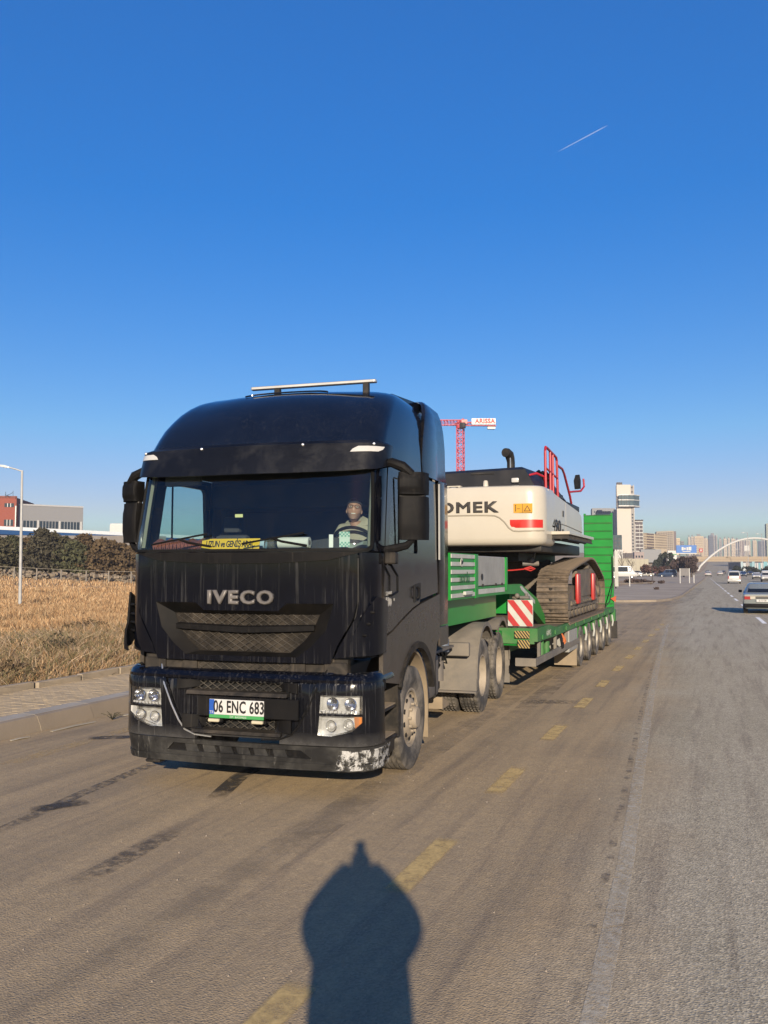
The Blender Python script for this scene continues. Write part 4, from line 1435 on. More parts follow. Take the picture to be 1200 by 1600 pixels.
for sg in (1, -1):
    wheel(TR, sg * 1.065, 1.43, .52, sg, TY_F, RIM_C, HOL_C, NUT_C)
    for y in (5.23, 6.60):
        wheel(TR, sg * 1.085, y, .515, sg, TY_D, RIM_D, HOL_D, NUT_D)
        wheel(TR, sg * .76, y, .515, sg, TY_D, None, None, None)
    # rear mudguards
    for yc, a0, a1, tail in ((5.23, 178, 42, None), (6.60, 128, 2, .16)):
        b = B()
        secs = []
        x0, x1 = sg * .60, sg * 1.262
        if tail is None:
            secs.append([(x0, yc - .705, .38), (x1, yc - .705, .38), (x1, yc - .72, .38), (x0, yc - .72, .38)])
        for a in np.linspace(a0, a1, 16):
            t = R(a)
            c, s = math.cos(t), math.sin(t)
            ri_, ro_ = .70, .716
            secs.append([(x0, yc + ri_ * c, .52 + ri_ * s * 1.06), (x1, yc + ri_ * c, .52 + ri_ * s * 1.06), (x1, yc + ro_ * c, .52 + ro_ * s * 1.06), (x0, yc + ro_ * c, .52 + ro_ * s * 1.06)])
        if tail is not None:
            secs.append([(x0, yc + .70, tail), (x1, yc + .70, tail), (x1, yc + .716, tail), (x0, yc + .716, tail)])
        b.loft(secs)
        part('rear_mudguard', b, m_fender)
        b = B()
        rim_ = []
        for a in np.linspace(a0, a1, 18):
            t = R(a); c, s = math.cos(t), math.sin(t)
            rim_.append([(x1 - sg * .002, yc + .665 * c, .52 + .665 * s * 1.06), (x1 + sg * .012, yc + .665 * c, .52 + .665 * s * 1.06), (x1 + sg * .012, yc + .722 * c, .52 + .722 * s * 1.06), (x1 - sg * .002, yc + .722 * c, .52 + .722 * s * 1.06)])
        b.loft(rim_)
        part('mudguard_rim', b, m_fender)
    # box and bracket on the guard's front face
    b = B(); b.box(sg * .78, sg * 1.18, 4.40, 4.505, .86, 1.04, .01)
    part('guard_box', b, m_fender)
    part('guard_bracket', B().box(sg * .60, sg * 1.27, 4.44, 4.51, .36, .385), m_steel)
    part('guard_bracket', B().box(sg * .62, sg * .70, 4.1, 4.5, .9, .98), m_steel)
    # tank, catwalk steps, air drier and valves between cab and guard
    b = B(); b.box(sg * .50, sg * .98, 2.45, 3.55, .45, .98, .06)
    tk = part('fuel_tank', b, m_steel)
    for y in (2.7, 3.3):
        part('tank_strap', B().box(sg * .49, sg * .99, y, y + .05, .44, .99, .06), m_dkmetal, tk)
    b = B(); b.box(sg * .55, sg * 1.02, 2.45, 4.2, 1.0, 1.03)
    part('catwalk', b, m_steel)
    b = B()
    b.cyl((sg * .86, 3.95, .58), (sg * .86, 3.95, .84), .075, n=16); b.cyl((sg * .86, 3.95, .84), (sg * .86, 3.95, .90), .05, n=12)
    part('air_drier', b, m_steel)
    b = B(); b.cyl((sg * .92, 4.05, .95), (sg * .92, 4.05, 1.11), .07, n=16); b.cyl((sg * .92, 4.05, 1.11), (sg * .92, 4.05, 1.14), .045, n=16)
    part('washer_bottle', b, pbr('blue_cap_plastic', (0.10, 0.16, 0.26), 0.5, dust=0.6))
    b = B()
    for q in range(5):
        y = 3.7 + q * .12
        b.tube([(sg * (.7 + .04 * q), y, 1.05), (sg * (.84 + .02 * q), y + .02, .98 - .05 * q), (sg * (.92 - .03 * q), y + .1, .8), (sg * .8, y + .14, .6)], .014, 6)
    part('air_hoses', b, m_rubber)
    b = B(); b.prism([(3.75, .98), (4.3, .98), (4.3, .9), (4.0, .62), (3.9, .3), (3.78, .3), (3.8, .62), (3.72, .85)], 'x', sg * .74, sg * .80)
    part('step_bracket', b, m_steel)
    b = B(); b.prism([(3.70, .40), (4.06, .30), (4.08, .25), (3.70, .25)], 'x', sg * .62, sg * .98)
    part('wheel_chock', b, m_flap)
# ================================================================== LOW-BED TRAILER (built in world metres)
TL = thing('low_loader_trailer', 'green low loader trailer with striped gooseneck and raised ramps behind the black truck', 'trailer', (-4.3, 17.5, 0), 0, world=True)
def tp(name, b, mat, parent=TL, **kw): return obj(name, b, mat, parent, **kw)
GX, GL = -3.15, -5.55
# gooseneck
for sg, X in ((1, GX), (-1, GL + .12)):
    b = B(); b.prism([(10.7, 1.65), (13.8, 1.65), (14.8, 1.62), (16.3, 1.22), (17.2, .95), (17.2, 1.12), (16.4, 1.50), (14.95, 1.79), (10.7, 1.795)], 'x', X - .12, X)
    tp('gooseneck_beam', b, m_green)
b = B(); b.box(GL, GX - .12, 10.7, 10.85, 1.45, 2.2); b.box(GL + .1, GX - .15, 10.75, 13.75, 1.30, 1.66); b.box(GL + .12, GX - .12, 14.6, 14.8, 1.30, 1.75)
tp('gooseneck_plate', b, m_green)
b = B(); b.prism([(10.9, 1.30), (14.7, 1.28), (16.6, .86), (16.6, .5), (15.2, .5), (13.9, .95), (10.9, 1.18)], 'x', -5.0, -3.7)
tp('gooseneck_underside', b, m_greend)
b = B(); b.box(-4.9, -3.7, 13.95, 14.25, .42, .86, .03); b.cyl((-3.75, 14.1, .95), (-3.3, 14.1, .93), .12, n=16); b.box(-3.8, -3.0, 14.2, 14.34, .80, .95, .02)
tp('neck_foot', b, m_green)
b = B(); b.box(GX - .03, GX + .015, 11.88, 12.03, 1.64, 2.25, .004); b.box(GX - .03, GX + .015, 13.78, 13.88, 1.70, 2.23, .004)
tp('gooseneck_post', b, m_green)
# striped side board: green board, white slats, lettering and a small emblem
tp('side_board', B().box(GX - .05, GX - .004, 10.72, 11.87, 1.66, 2.25), m_green)
m_gwhite = pbr('board_white', (0.70, 0.72, 0.66), .5, dust=.25)
for k in range(6):
    z = 1.675 + k * .102
    tp('white_slat', B().box(GX - .003, GX + .009, 10.72, 11.87, z, z + .053, .002), m_gwhite)
text('board_lettering', 'nordu', .20, pbr('letter_green', (.02, .13, .04), .5), facing(GX + .012, 11.33, 1.93, '+x'), TL, .003, 1.0, .002, 1.0)
b = B(); b.cyl((GX + .009, 11.18, 2.13), (GX + .018, 11.18, 2.13), .055, n=18)
em_ = tp('emblem', b, m_gwhite)
tp('emblem_mark', B().prism([(11.14, 2.10), (11.22, 2.12), (11.24, 2.16), (11.18, 2.15), (11.15, 2.17)], 'x', GX + .018, GX + .022), m_ink, em_)
tp('marker_lamp', B().box(GX + .005, GX + .05, 11.25, 11.62, 1.70, 1.75, .008), m_gwhite)
# grey tool box on the gooseneck
gb = tp('tool_box', B().box(-5.4, GX - .005, 12.05, 13.77, 1.80, 2.23, .01), m_grey)
b = B(); b.cyl((GX - .005, 12.3, 1.93), (GX + .006, 12.3, 1.93), .05, n=6)
tp('box_emblem', b, m_ink, gb)
b = B()
for y in (12.3, 13.1, 13.5): b.box(GX - .004, GX + .012, y, y + .05, 1.79, 1.83)
tp('box_latch', b, m_dkmetal, gb)
tp('white_strip', B().box(GX, GX + .006, 12.05, 13.7, 1.69, 1.76), m_gwhite)
tp('white_strip', B().prism([(14.85, 1.755), (15.0, 1.755), (16.15, 1.47), (16.15, 1.40), (14.95, 1.69)], 'x', GX, GX + .006), m_gwhite)
# deck
DXr, DXl = -2.72, -5.78
tp('deck', B().box(DXl, DXr - .06, 14.25, 25.2, .90, .985), m_wood)
for X in (DXr - .06, DXl):
    b = B(); b.prism([(14.15, .88), (15.6, .86), (25.3, .86), (25.3, 1.0), (16.0, 1.0), (15.2, 1.09), (14.15, 1.09)], 'x', X, X + .06)
    tp('side_beam', b, m_greend)
    for k in range(9):
        y = 14.5 + k * 1.2
        if X > -4: tp('lashing_lug', B().box(X + .06, X + .085, y, y + .09, .89, .97, .006), m_greend)
b = B(); b.box(DXl, DXr - .06, 14.15, 14.25, .84, 1.09)
tp('front_beam', b, m_greend)
b = B()
for X in (-5.0, -3.7): b.box(X, X + .16, 15.5, 25.2, .55, .88)
for k in range(8): b.box(-5.6, -2.85, 15.2 + k * 1.3, 15.28 + k * 1.3, .78, .89)
tp('under_frame', b, m_greend)
text('beam_lettering', 'GÜNEŞ', .12, m_gwhite, facing(DXr + .002, 15.15, .955, '+x'), TL, .002, 1.1)
# warning board facing the road ahead, red and white diagonal stripes
wb = tp('warning_board', B().box(-3.275, -2.855, 14.47, 14.50, 1.10, 1.535, .003), m_gwhite)
x0, x1, z0, z1 = -3.27, -2.86, 1.105, 1.53
w_ = x1 - x0
def clip(poly, x0, x1, z0, z1):
    for ax, lim, sg in ((0, x0, 1), (0, x1, -1), (1, z0, 1), (1, z1, -1)):
        out = []
        for i in range(len(poly)):
            a, c = poly[i - 1], poly[i]
            ia, ic = (a[ax] - lim) * sg >= 0, (c[ax] - lim) * sg >= 0
            if ia != ic:
                t = (lim - a[ax]) / (c[ax] - a[ax])
                out.append((a[0] + t * (c[0] - a[0]), a[1] + t * (c[1] - a[1])))
            if ic: out.append(c)
        poly = out
        if not poly: break
    return poly
m_redfilm = pbr('red_film', (0.62, 0.035, 0.04), .4, dust=.1)
for k in range(-3, 5):
    o = x0 + k * .235 + .06
    q = clip([(o, z1 + .2), (o + .115, z1 + .2), (o + .115 + .65, z0 - .2 + .0), (o + .65, z0 - .2)], x0, x1, z0, z1)
    if len(q) >= 3: tp('red_stripe', B().prism(q, 'y', 14.464, 14.469), m_redfilm, wb, angle=None)
b = B(); b.box(-3.2, -3.12, 14.5, 14.56, .9, 1.2); b.box(-2.99, -2.93, 14.5, 14.56, .9, 1.2)
tp('board_bracket', b, m_dkmetal)
b = B(); b.box(-3.08, -2.92, 14.48, 14.56, 1.55, 1.60, .01); b.ball((-3.12, 14.5, 1.60), .045, 10, 6); b.cyl((-2.97, 14.52, 1.6), (-2.97, 14.52, 1.64), .03, n=10)
tp('board_lamp', b, m_steel)
m_ylw2 = pbr('hazard_yellow', (0.60, 0.42, 0.12), .6, dust=.4)
for (xa, xb, za, zb) in ((-3.08, -2.84, .935, 1.05), (-3.03, -2.84, .775, .905)):
    pl_ = tp('hazard_plate', B().box(xa, xb, 14.10, 14.115, za, zb), m_ylw2)
    for k in range(-3, 7):
        o = xa + k * .048
        q = clip([(o, zb + .02), (o + .022, zb + .02), (o + .022 + .12, za - .02), (o + .12, za - .02)], xa, xb, za, zb)
        if len(q) >= 3: tp('black_stripe', B().prism(q, 'y', 14.094, 14.099), m_ink, pl_, angle=None)
# side guard and box
tp('side_guard', B().box(-2.76, -2.72, 14.0, 18.65, .505, .62, .006), m_fender)
for y in (14.5, 16.05, 17.25):
    tp('guard_post', B().box(-2.80, -2.75, y, y + .10, .55, .90, .004), m_fender)
tp('guard_front', B().box(-3.05, -2.72, 13.98, 14.02, .50, .63, .004), m_fender)
tp('landing_leg', B().cyl((-2.82, 14.95, .55), (-2.82, 14.95, .86), .05, n=12), m_greend)
tp('landing_leg', B().cyl((-2.85, 15.6, .78), (-2.85, 15.6, .5), .06, n=12), m_greend)
tp('storage_box', B().box(-3.25, -2.735, 17.45, 18.5, .42, .84, .01), m_grey)
tp('wheel_flap', B().box(-3.2, -2.74, 18.42, 18.45, .07, .45), m_flap)
st_ = B()
for k in range(7):
    a = k * .9
    st_.tube([(-2.74, 16.6, .84), (-2.71 + .02 * math.sin(a), 16.55 + .05 * k, .74), (-2.72, 16.5 + .07 * k, .66 + .02 * math.cos(a))], .016, 5)
tp('orange_strap', st_, pbr('strap_orange', (0.75, 0.20, 0.05), .7))
b = B()
for k in range(6): b.tube([(-2.73, 16.3 + .03 * k, .84), (-2.71, 16.35 + .05 * k, .68), (-2.72, 16.45 + .04 * k, .58)], .013, 5)
tp('black_strap', b, m_ink)
# wheels: five axles of pairs
TY_T = tyre_mesh(.42, .225, .235, 3)
bb = B(); bb.lathe([(-.11, .222), (.095, .230), (.10, .215), (.05, .205), (.0, .19), (.0, .13), (.075, .12), (.08, .0)], 32)
RIM_T = bb.mesh('rim', [pbr('trailer_rim', (0.50, 0.46, 0.38), .5, metal=.3, dust=.5, dcol=(0.42, 0.36, 0.27))], 35)
for i in range(5):
    y = 19.0 + 1.3 * i
    tp('trailer_axle', B().cyl((-5.6, y, .42), (-2.9, y, .42), .06, n=10), m_steel)
    for sg, X in ((1, -2.84), (-1, -5.66)):
        for k, off in enumerate((0, .27)):
            wheel(TL, X - sg * off, y, .42, sg, TY_T, RIM_T if k == 0 else None, None, None)
    b = B()
    secs = []
    for a in np.linspace(25, 155, 9):
        t = R(a); c, s = math.cos(t), math.sin(t)
        secs.append([(-3.25, y + .47 * c, .42 + .47 * s), (-2.735, y + .47 * c, .42 + .47 * s), (-2.735, y + .482 * c, .42 + .482 * s), (-3.25, y + .482 * c, .42 + .482 * s)])
    tp('wheel_guard', B().loft(secs), m_greend)
    b = B(); b.tube([(-2.72, y + .55, .80), (-2.70, y + .58, .62), (-2.71, y + .50, .50)], .022, 6)
    tp('strap_end', b, m_gwhite)
# ramps folded upright at the tail, built of single planks
for X0, X1 in ((-3.54, -2.74), (-5.76, -4.96)):
    for X in (X0, X1 - .05):
        tp('ramp_rail', B().box(X, X + .05, 25.46, 25.58, .80, 3.62), m_green)
    z = .86
    while z < 3.55:
        tp('ramp_plank', B().box(X0 + .012, X1 - .012, 25.43, 25.465, z, z + .205, .006), m_green)
        tp('ramp_cleat', B().box(X0 + .02, X1 - .02, 25.405, 25.432, z + .205, z + .222), m_greend)
        z += .2265
    tp('ramp_back', B().box(X0 + .05, X1 - .05, 25.50, 25.52, .9, 3.55), m_greend)
b = B(); b.box(-5.78, -2.70, 25.35, 25.6, .55, .92, .01)
tp('tail_beam', b, m_greend)
for X in (-2.86, -3.2, -5.4):
    tp('tail_flap', B().box(X, X + .22, 25.3, 25.33, .12, .6), m_dkmetal)
b = B(); b.tube([(-2.76, 25.4, 2.4), (-2.74, 25.35, 1.7), (-2.8, 25.0, 1.15), (-2.9, 24.6, .98)], .015, 5); b.tube([(-2.72, 25.5, 2.6), (-2.66, 25.5, 2.0), (-2.68, 25.45, 1.5)], .02, 5)
tp('ramp_chain', b, m_dkmetal)
tp('side_post', B().box(-2.70, -2.60, 25.40, 25.45, 1.55, 2.55, .01), m_gwhite)
b = B(); b.prism([(-2.82, 1.22), (-2.66, 1.30), (-2.68, 1.12)], 'y', 25.38, 25.40)
tp('orange_flag', b, pbr('flag_orange', (0.7, 0.13, 0.04), .8))
# ================================================================== EXCAVATOR ON THE TRAILER
EX = thing('tracked_excavator', 'cream tracked excavator with its counterweight to the front, loaded on the green trailer', 'excavator', (-4.4, 20.1, 1.0), 0, world=True)
def ep(name, b, mat, parent=EX, **kw): return obj(name, b, mat, parent, **kw)
CX0, CX1, CY = -5.86, -2.94, 16.0
# counterweight: rounded plan, rounded lower edge, stepped belly line
def cwring(z, inset, yin=0.0):
    w = (CX1 - CX0) / 2 - inset
    cx = (CX0 + CX1) / 2
    r = .34
    pts = []
    for (sx_, sy_, a0) in ((1, 1, -90), (1, 1, 0),):
        pass
    pts = [(cx - w, 17.2), (cx - w, CY + inset + yin + r)]
    for k in range(9):
        t = R(180 + k * 90 / 8)
        pts.append((cx - w + r + r * math.cos(t), CY + inset + yin + r + r * math.sin(t)))
    nn_ = 8
    for k in range(1, nn_):
        u = k / nn_
        x = cx - w + r + (2 * w - 2 * r) * u
        pts.append((x, CY + inset + yin - .045 * math.sin(PI * u)))
    for k in range(9):
        t = R(270 + k * 90 / 8)
        pts.append((cx + w - r + r * math.cos(t), CY + inset + yin + r + r * math.sin(t)))
    pts += [(cx + w, CY + inset + yin + r), (cx + w, 17.2)]
    return [(x, y, z) for x, y in pts]
lv = [(2.47, .20), (2.478, .10), (2.50, .05), (2.55, .012), (2.62, .0), (2.86, .0), (3.1, .0), (3.40, .004), (3.52, .015), (3.57, .04), (3.592, .09), (3.60, .2)]
b = B(); b.loft([cwring(z, i) for z, i in lv])
cw = ep('counterweight', b, m_cream)
# raised lip that runs along and then drops to the right corner (the pressed line in the casting)
def cwy(x):
    cx = (CX0 + CX1) / 2; w = (CX1 - CX0) / 2
    a = abs(x - cx)
    r = .34
    if a > w - r: return CY + r - math.sqrt(max(0, r * r - (a - w + r) ** 2))
    return CY - .045 * math.sin(PI * (1 - (a / (w - r)) * 1) / 1 * .5 + 0) if False else CY - .045 * math.cos(a / (w - r) * PI / 2)
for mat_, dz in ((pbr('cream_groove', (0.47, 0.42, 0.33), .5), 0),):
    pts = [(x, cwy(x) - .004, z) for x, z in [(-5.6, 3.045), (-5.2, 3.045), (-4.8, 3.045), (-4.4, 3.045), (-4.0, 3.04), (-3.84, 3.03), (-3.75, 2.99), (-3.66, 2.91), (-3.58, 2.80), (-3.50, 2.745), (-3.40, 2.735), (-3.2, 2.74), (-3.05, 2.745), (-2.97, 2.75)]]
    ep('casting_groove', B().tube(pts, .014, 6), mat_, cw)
# red reflector, yellow warning sticker
pts = [(-3.56, 2.95), (-3.0, 2.945), (-3.0, 2.80), (-3.46, 2.80)]
b = B(); secs = []
for i in range(9):
    t = i / 8
    x = -3.56 + .575 * t
    zl = 2.95 - .15 * min(1, max(0, (x + 3.56) / .10))
    secs.append([(x, cwy(x) - .006, max(2.80, zl - .0) if x < -3.46 else 2.80), (x, cwy(x) - .006, 2.95), (x, cwy(x) + .004, 2.95), (x, cwy(x) + .004, 2.80)])
ep('red_reflector', B().loft(secs), pbr('reflector_red', (0.75, 0.03, 0.02), .35), cw)
sy_ = min(cwy(-3.5), cwy(-3.12)) - .004
ws_ = ep('warning_sticker', B().box(-3.49, -3.14, sy_ - .004, sy_, 3.075, 3.245), pbr('sticker_amber', (0.85, 0.42, 0.02), .45), cw)
b = B(); b.box(-3.325, -3.318, sy_ - .007, sy_ - .0045, 3.08, 3.24)
b.prism([(-3.30, 3.10), (-3.17, 3.10), (-3.235, 3.21)], 'y', sy_ - .006, sy_ - .0045)
ep('sticker_frame', b, pbr('sticker_brown', (0.12, 0.05, 0.01), .5), ws_)
ep('sticker_triangle', B().prism([(-3.278, 3.112), (-3.192, 3.112), (-3.235, 3.185)], 'y', sy_ - .008, sy_ - .0062), pbr('sticker_amber2', (0.85, 0.45, 0.03), .45), ws_)
b = B(); b.box(-3.46, -3.445, sy_ - .006, sy_ - .0045, 3.10, 3.20); b.ball((-3.452, sy_ - .005, 3.215), .012, 8, 5); b.box(-3.43, -3.37, sy_ - .006, sy_ - .0045, 3.145, 3.155)
ep('sticker_figure', b, pbr('sticker_brown2', (0.12, 0.05, 0.01), .5), ws_)
# maker's name, only its end shows past the truck
me_ = textmesh('HİDROMEK', .29, .006, 1.08, .006, 1.35)
text('counterweight_lettering', 'HİDROMEK', .275, pbr('name_brown_black', (0.035, 0.028, 0.022), .5), facing(-4.90, CY - .054, 3.185), cw, .008, 1.12, 0.009, 1.42)
# rear lamp, cone-shaped beacon, second lamp
lm = ep('rear_work_lamp', B().box(-4.74, -4.56, 16.02, 16.14, 3.50, 3.60, .015), m_dkmetal)
ep('lamp_lens', B().box(-4.71, -4.59, 16.008, 16.022, 3.52, 3.585, .005), m_refl, lm)
ep('lamp_bracket', B().box(-4.78, -4.52, 16.05, 16.18, 3.595, 3.62), m_cream, lm)
ep('hood_beacon', B().lathe([(3.58, .06), (3.60, .055), (3.70, .045), (3.72, .03), (3.725, .0)], 16, axis='z', M=Matrix.Translation((-4.08, 16.25, 0))), m_cream)
ep('hood_lamp', B().box(-3.60, -3.46, 16.30, 16.36, 3.67, 3.76, .02), m_lampwhite)
# engine hood
b = B()
b.loft([[(-5.84, 16.35, 3.58), (-3.16, 16.35, 3.58), (-3.05, 17.4, 3.56), (-3.05, 19.3, 3.52), (-5.84, 19.3, 3.52)],
        [(-5.80, 16.42, 3.88), (-3.36, 16.42, 3.93), (-3.30, 17.2, 3.95), (-3.34, 19.2, 3.93), (-5.80, 19.2, 3.90)],
        [(-5.75, 16.52, 3.93), (-3.44, 16.52, 3.985), (-3.42, 17.2, 4.0), (-3.44, 19.1, 3.98), (-5.75, 19.1, 3.95)]])
hd_ = ep('engine_hood', b, m_hood)
b = B(); b.box(-4.4, -3.95, 16.385, 16.41, 3.86, 3.885); 
ep('hood_grip', b, m_dkmetal, hd_)
ep('hood_latch_rod', B().cyl((-3.31, 16.42, 3.60), (-3.33, 16.44, 3.80), .016, n=8), m_alu, hd_)
b = B(); b.tube([(-3.80, 17.2, 3.9), (-3.80, 17.2, 4.17), (-3.81, 17.18, 4.25), (-3.82, 17.15, 4.31), (-3.85, 17.08, 4.345), (-3.87, 17.02, 4.34)], [.08, .08, .088, .092, .092, .09], 16)
ep('exhaust_stack', b, m_dkmetal)
ep('exhaust_clamp', B().cyl((-3.79, 17.1, 4.0), (-3.79, 17.1, 4.28), .012, n=6), m_alu)
# side doors, rear body
b = B()
b.prism([(17.0, 2.58), (20.9, 2.70), (21.2, 2.9), (21.1, 3.30), (20.6, 3.36), (17.0, 3.56)], 'x', -5.84, -2.99)
bd = ep('body_shell', b, m_cream)
b = B()
b.prism([(16.62, 2.62), (18.6, 2.66), (18.6, 3.44), (16.62, 3.55)], 'x', -3.02, -2.955)
ep('side_door', b, m_cream, bd)
b = B(); b.prism([(18.63, 2.66), (20.75, 2.72), (21.0, 2.92), (20.9, 3.25), (20.5, 3.35), (18.63, 3.44)], 'x', -3.02, -2.955)
ep('side_door', b, m_cream, bd)
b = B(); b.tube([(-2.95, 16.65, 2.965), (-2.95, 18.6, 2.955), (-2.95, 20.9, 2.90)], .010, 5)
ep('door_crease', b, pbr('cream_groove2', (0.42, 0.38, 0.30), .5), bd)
ep('door_lock', B().box(-2.955, -2.945, 18.2, 18.32, 3.12, 3.24), m_ink, bd)
text('model_lettering', '490', .36, m_ink, facing(-2.948, 17.42, 2.875, '+x'), bd, .004, 1.0, .006, 1.95)
text('model_lettering', 'HMK', .12, m_ink, facing(-2.948, 16.74, 2.80, '+x'), bd, .004, 1.0, .002)
text('model_lettering', 'LC', .15, m_ink, facing(-2.948, 18.20, 2.80, '+x'), bd, .004, 1.0, .002)
b = B(); b.box(-3.4, -3.0, 18.9, 20.9, 3.36, 3.50, .02); b.box(-3.35, -3.05, 17.4, 18.9, 3.52, 3.62, .02)
ep('top_boxes', b, m_hood)
for k in range(4):
    pts = [(-3.3 + .04 * k, 17.5 + .2 * k + .42 * math.cos(t), 3.55 + .45 * math.sin(t)) for t in [PI * i / 8 for i in range(9)]]
    ep('hydraulic_hose', B().tube(pts, .03, 6), m_rubber)
# platform with perforated underside
ep('side_platform', B().box(-2.95, -2.60, 16.8, 20.3, 2.70, 2.76, .005), m_cream)
b = B()
for k in range(18):
    y = 16.85 + k * .19
    b.box(-2.94, -2.62, y, y + .03, 2.62, 2.69)
for x in (-2.93, -2.78, -2.64): b.box(x, x + .02, 16.85, 20.2, 2.60, 2.62)
tag(ep('platform_grating', b, m_dkmetal), kind='stuff')
# red handrails
def rail(pts, r=.026): return ep('handrail', B().tube(pts, r, 8), m_handrail)
X = -3.03
rail([(X, 16.75, 3.5), (X, 16.72, 4.30), (X, 16.78, 4.38), (X, 16.95, 4.38), (X, 17.95, 4.32), (X, 18.02, 4.26), (X, 18.1, 3.5)])
rail([(X, 17.25, 3.5), (X, 17.25, 4.36)])
rail([(X, 17.55, 3.52), (X, 17.55, 4.34)])
rail([(X, 16.74, 3.98), (X, 18.04, 3.90)], .02)
rail([(-3.32, 16.45, 3.60), (-3.30, 16.5, 3.82), (-3.18, 16.6, 3.86), (-3.05, 16.75, 3.80), (-3.03, 16.8, 3.50)])
rail([(X, 18.06, 4.17), (X, 18.7, 4.16), (X, 18.95, 4.08), (X, 19.7, 3.66), (X, 20.0, 3.4), (-2.98, 20.6, 3.1), (-2.98, 20.7, 2.85)])
rail([(X, 19.55, 3.74), (-2.85, 20.1, 3.80), (-2.8, 20.3, 3.92), (-2.82, 20.35, 4.1)], .022)
b = B(); b.loft([[(-3.0, 20.2, 3.86), (-2.86, 20.1, 3.86), (-2.86, 20.2, 3.86), (-3.0, 20.3, 3.86)], [(-3.02, 20.2, 4.05), (-2.86, 20.1, 4.05), (-2.86, 20.22, 4.05), (-3.02, 20.32, 4.05)], [(-2.98, 20.2, 4.18), (-2.88, 20.12, 4.18), (-2.88, 20.2, 4.18), (-2.98, 20.28, 4.18)]])
ep('side_mirror', b, m_dkmetal)
# belly and slew ring
b = B(); b.box(-5.7, -3.05, 16.35, 21.2, 2.36, 2.58, .03); b.box(-5.3, -3.6, 16.9, 21.0, 2.2, 2.38)
ep('belly_frame', b, m_dkmetal)
ep('slew_ring', B().cyl((-4.4, 20.1, 1.85), (-4.4, 20.1, 2.25), .85, n=36), m_tframe)
b = B(); b.loft([[(-5.4, 19.0, 1.3), (-3.4, 19.0, 1.3), (-3.4, 21.3, 1.3), (-5.4, 21.3, 1.3)], [(-5.2, 19.2, 1.85), (-3.6, 19.2, 1.85), (-3.6, 21.1, 1.85), (-5.2, 21.1, 1.85)]])
ep('car_body', b, m_tframe)
# small chromed bits and a red hook strap under the counterweight
b = B(); b.cyl((-3.55, 17.0, 2.15), (-3.25, 17.1, 2.15), .05, n=10); b.ball((-3.4, 17.05, 2.2), .07, 10, 6); b.tube([(-3.35, 17.05, 2.2), (-3.3, 17.1, 2.42)], .02, 6)
ep('swivel_fitting', b, m_steel)
b = B(); b.tube([(-4.6, 16.6, 1.98), (-3.7, 16.8, 2.02), (-3.32, 17.0, 2.06)], .014, 6); b.tube([(-3.5, 16.9, 2.05), (-3.38, 16.95, 2.09), (-3.3, 17.0, 2.05), (-3.38, 16.96, 2.01), (-3.5, 16.9, 2.05)], .014, 6)
ep('red_strap', b, m_red)

# tracks: single shoes laid round the chain
PT = [(17.38, 1.0), (22.75, 1.0), (22.98, 1.08), (23.08, 1.3), (23.08, 1.62), (22.95, 1.80), (22.2, 2.02), (21.3, 2.22), (20.9, 2.27), (20.4, 2.27), (19.0, 2.15), (17.55, 2.0), (17.28, 1.90), (17.15, 1.74), (17.12, 1.3), (17.2, 1.1)]
def track_path(PT, n):
    P = [Vector((0, y, z)) for y, z in PT]
    P = P + [P[0]]
    L = [0]
    for a, c in zip(P, P[1:]): L.append(L[-1] + (c - a).length)
    out = []
    for k in range(n):
        d = L[-1] * k / n
        i = max(j for j in range(len(L) - 1) if L[j] <= d)
        t = (d - L[i]) / (L[i + 1] - L[i])
        out.append(P[i].lerp(P[i + 1], t))
    return out, L[-1]
NS = 66
tpts, TLN = track_path(PT, NS)
pitch = TLN / NS
b = B()
hw, hp = .30, pitch * .47
b.box(-hw, hw, -hp, hp, -.012, .012)
for y in (-hp + .004, -hp * .15, hp * .62):
    b.prism([(y, .010), (y + .022, .010), (y + .018, .040), (y + .004, .040)], 'x', -hw, hw)
shoe = b.mesh('track_shoe', [m_track], 30)
hole = B()
for x in (-.085, .0):
    pass
hole.cyl((-.03, .02, .011), (-.03, .02, .0145), .036, n=12)
holem = hole.mesh('shoe_hole', [m_hole])
bolt = B()
for x in (-.13, -.02, .06, .15):
    for y in (-.05, .03): bolt.cyl((x, y, .011), (x, y, .024), .010, n=6)
boltm = bolt.mesh('shoe_bolts', [m_track])
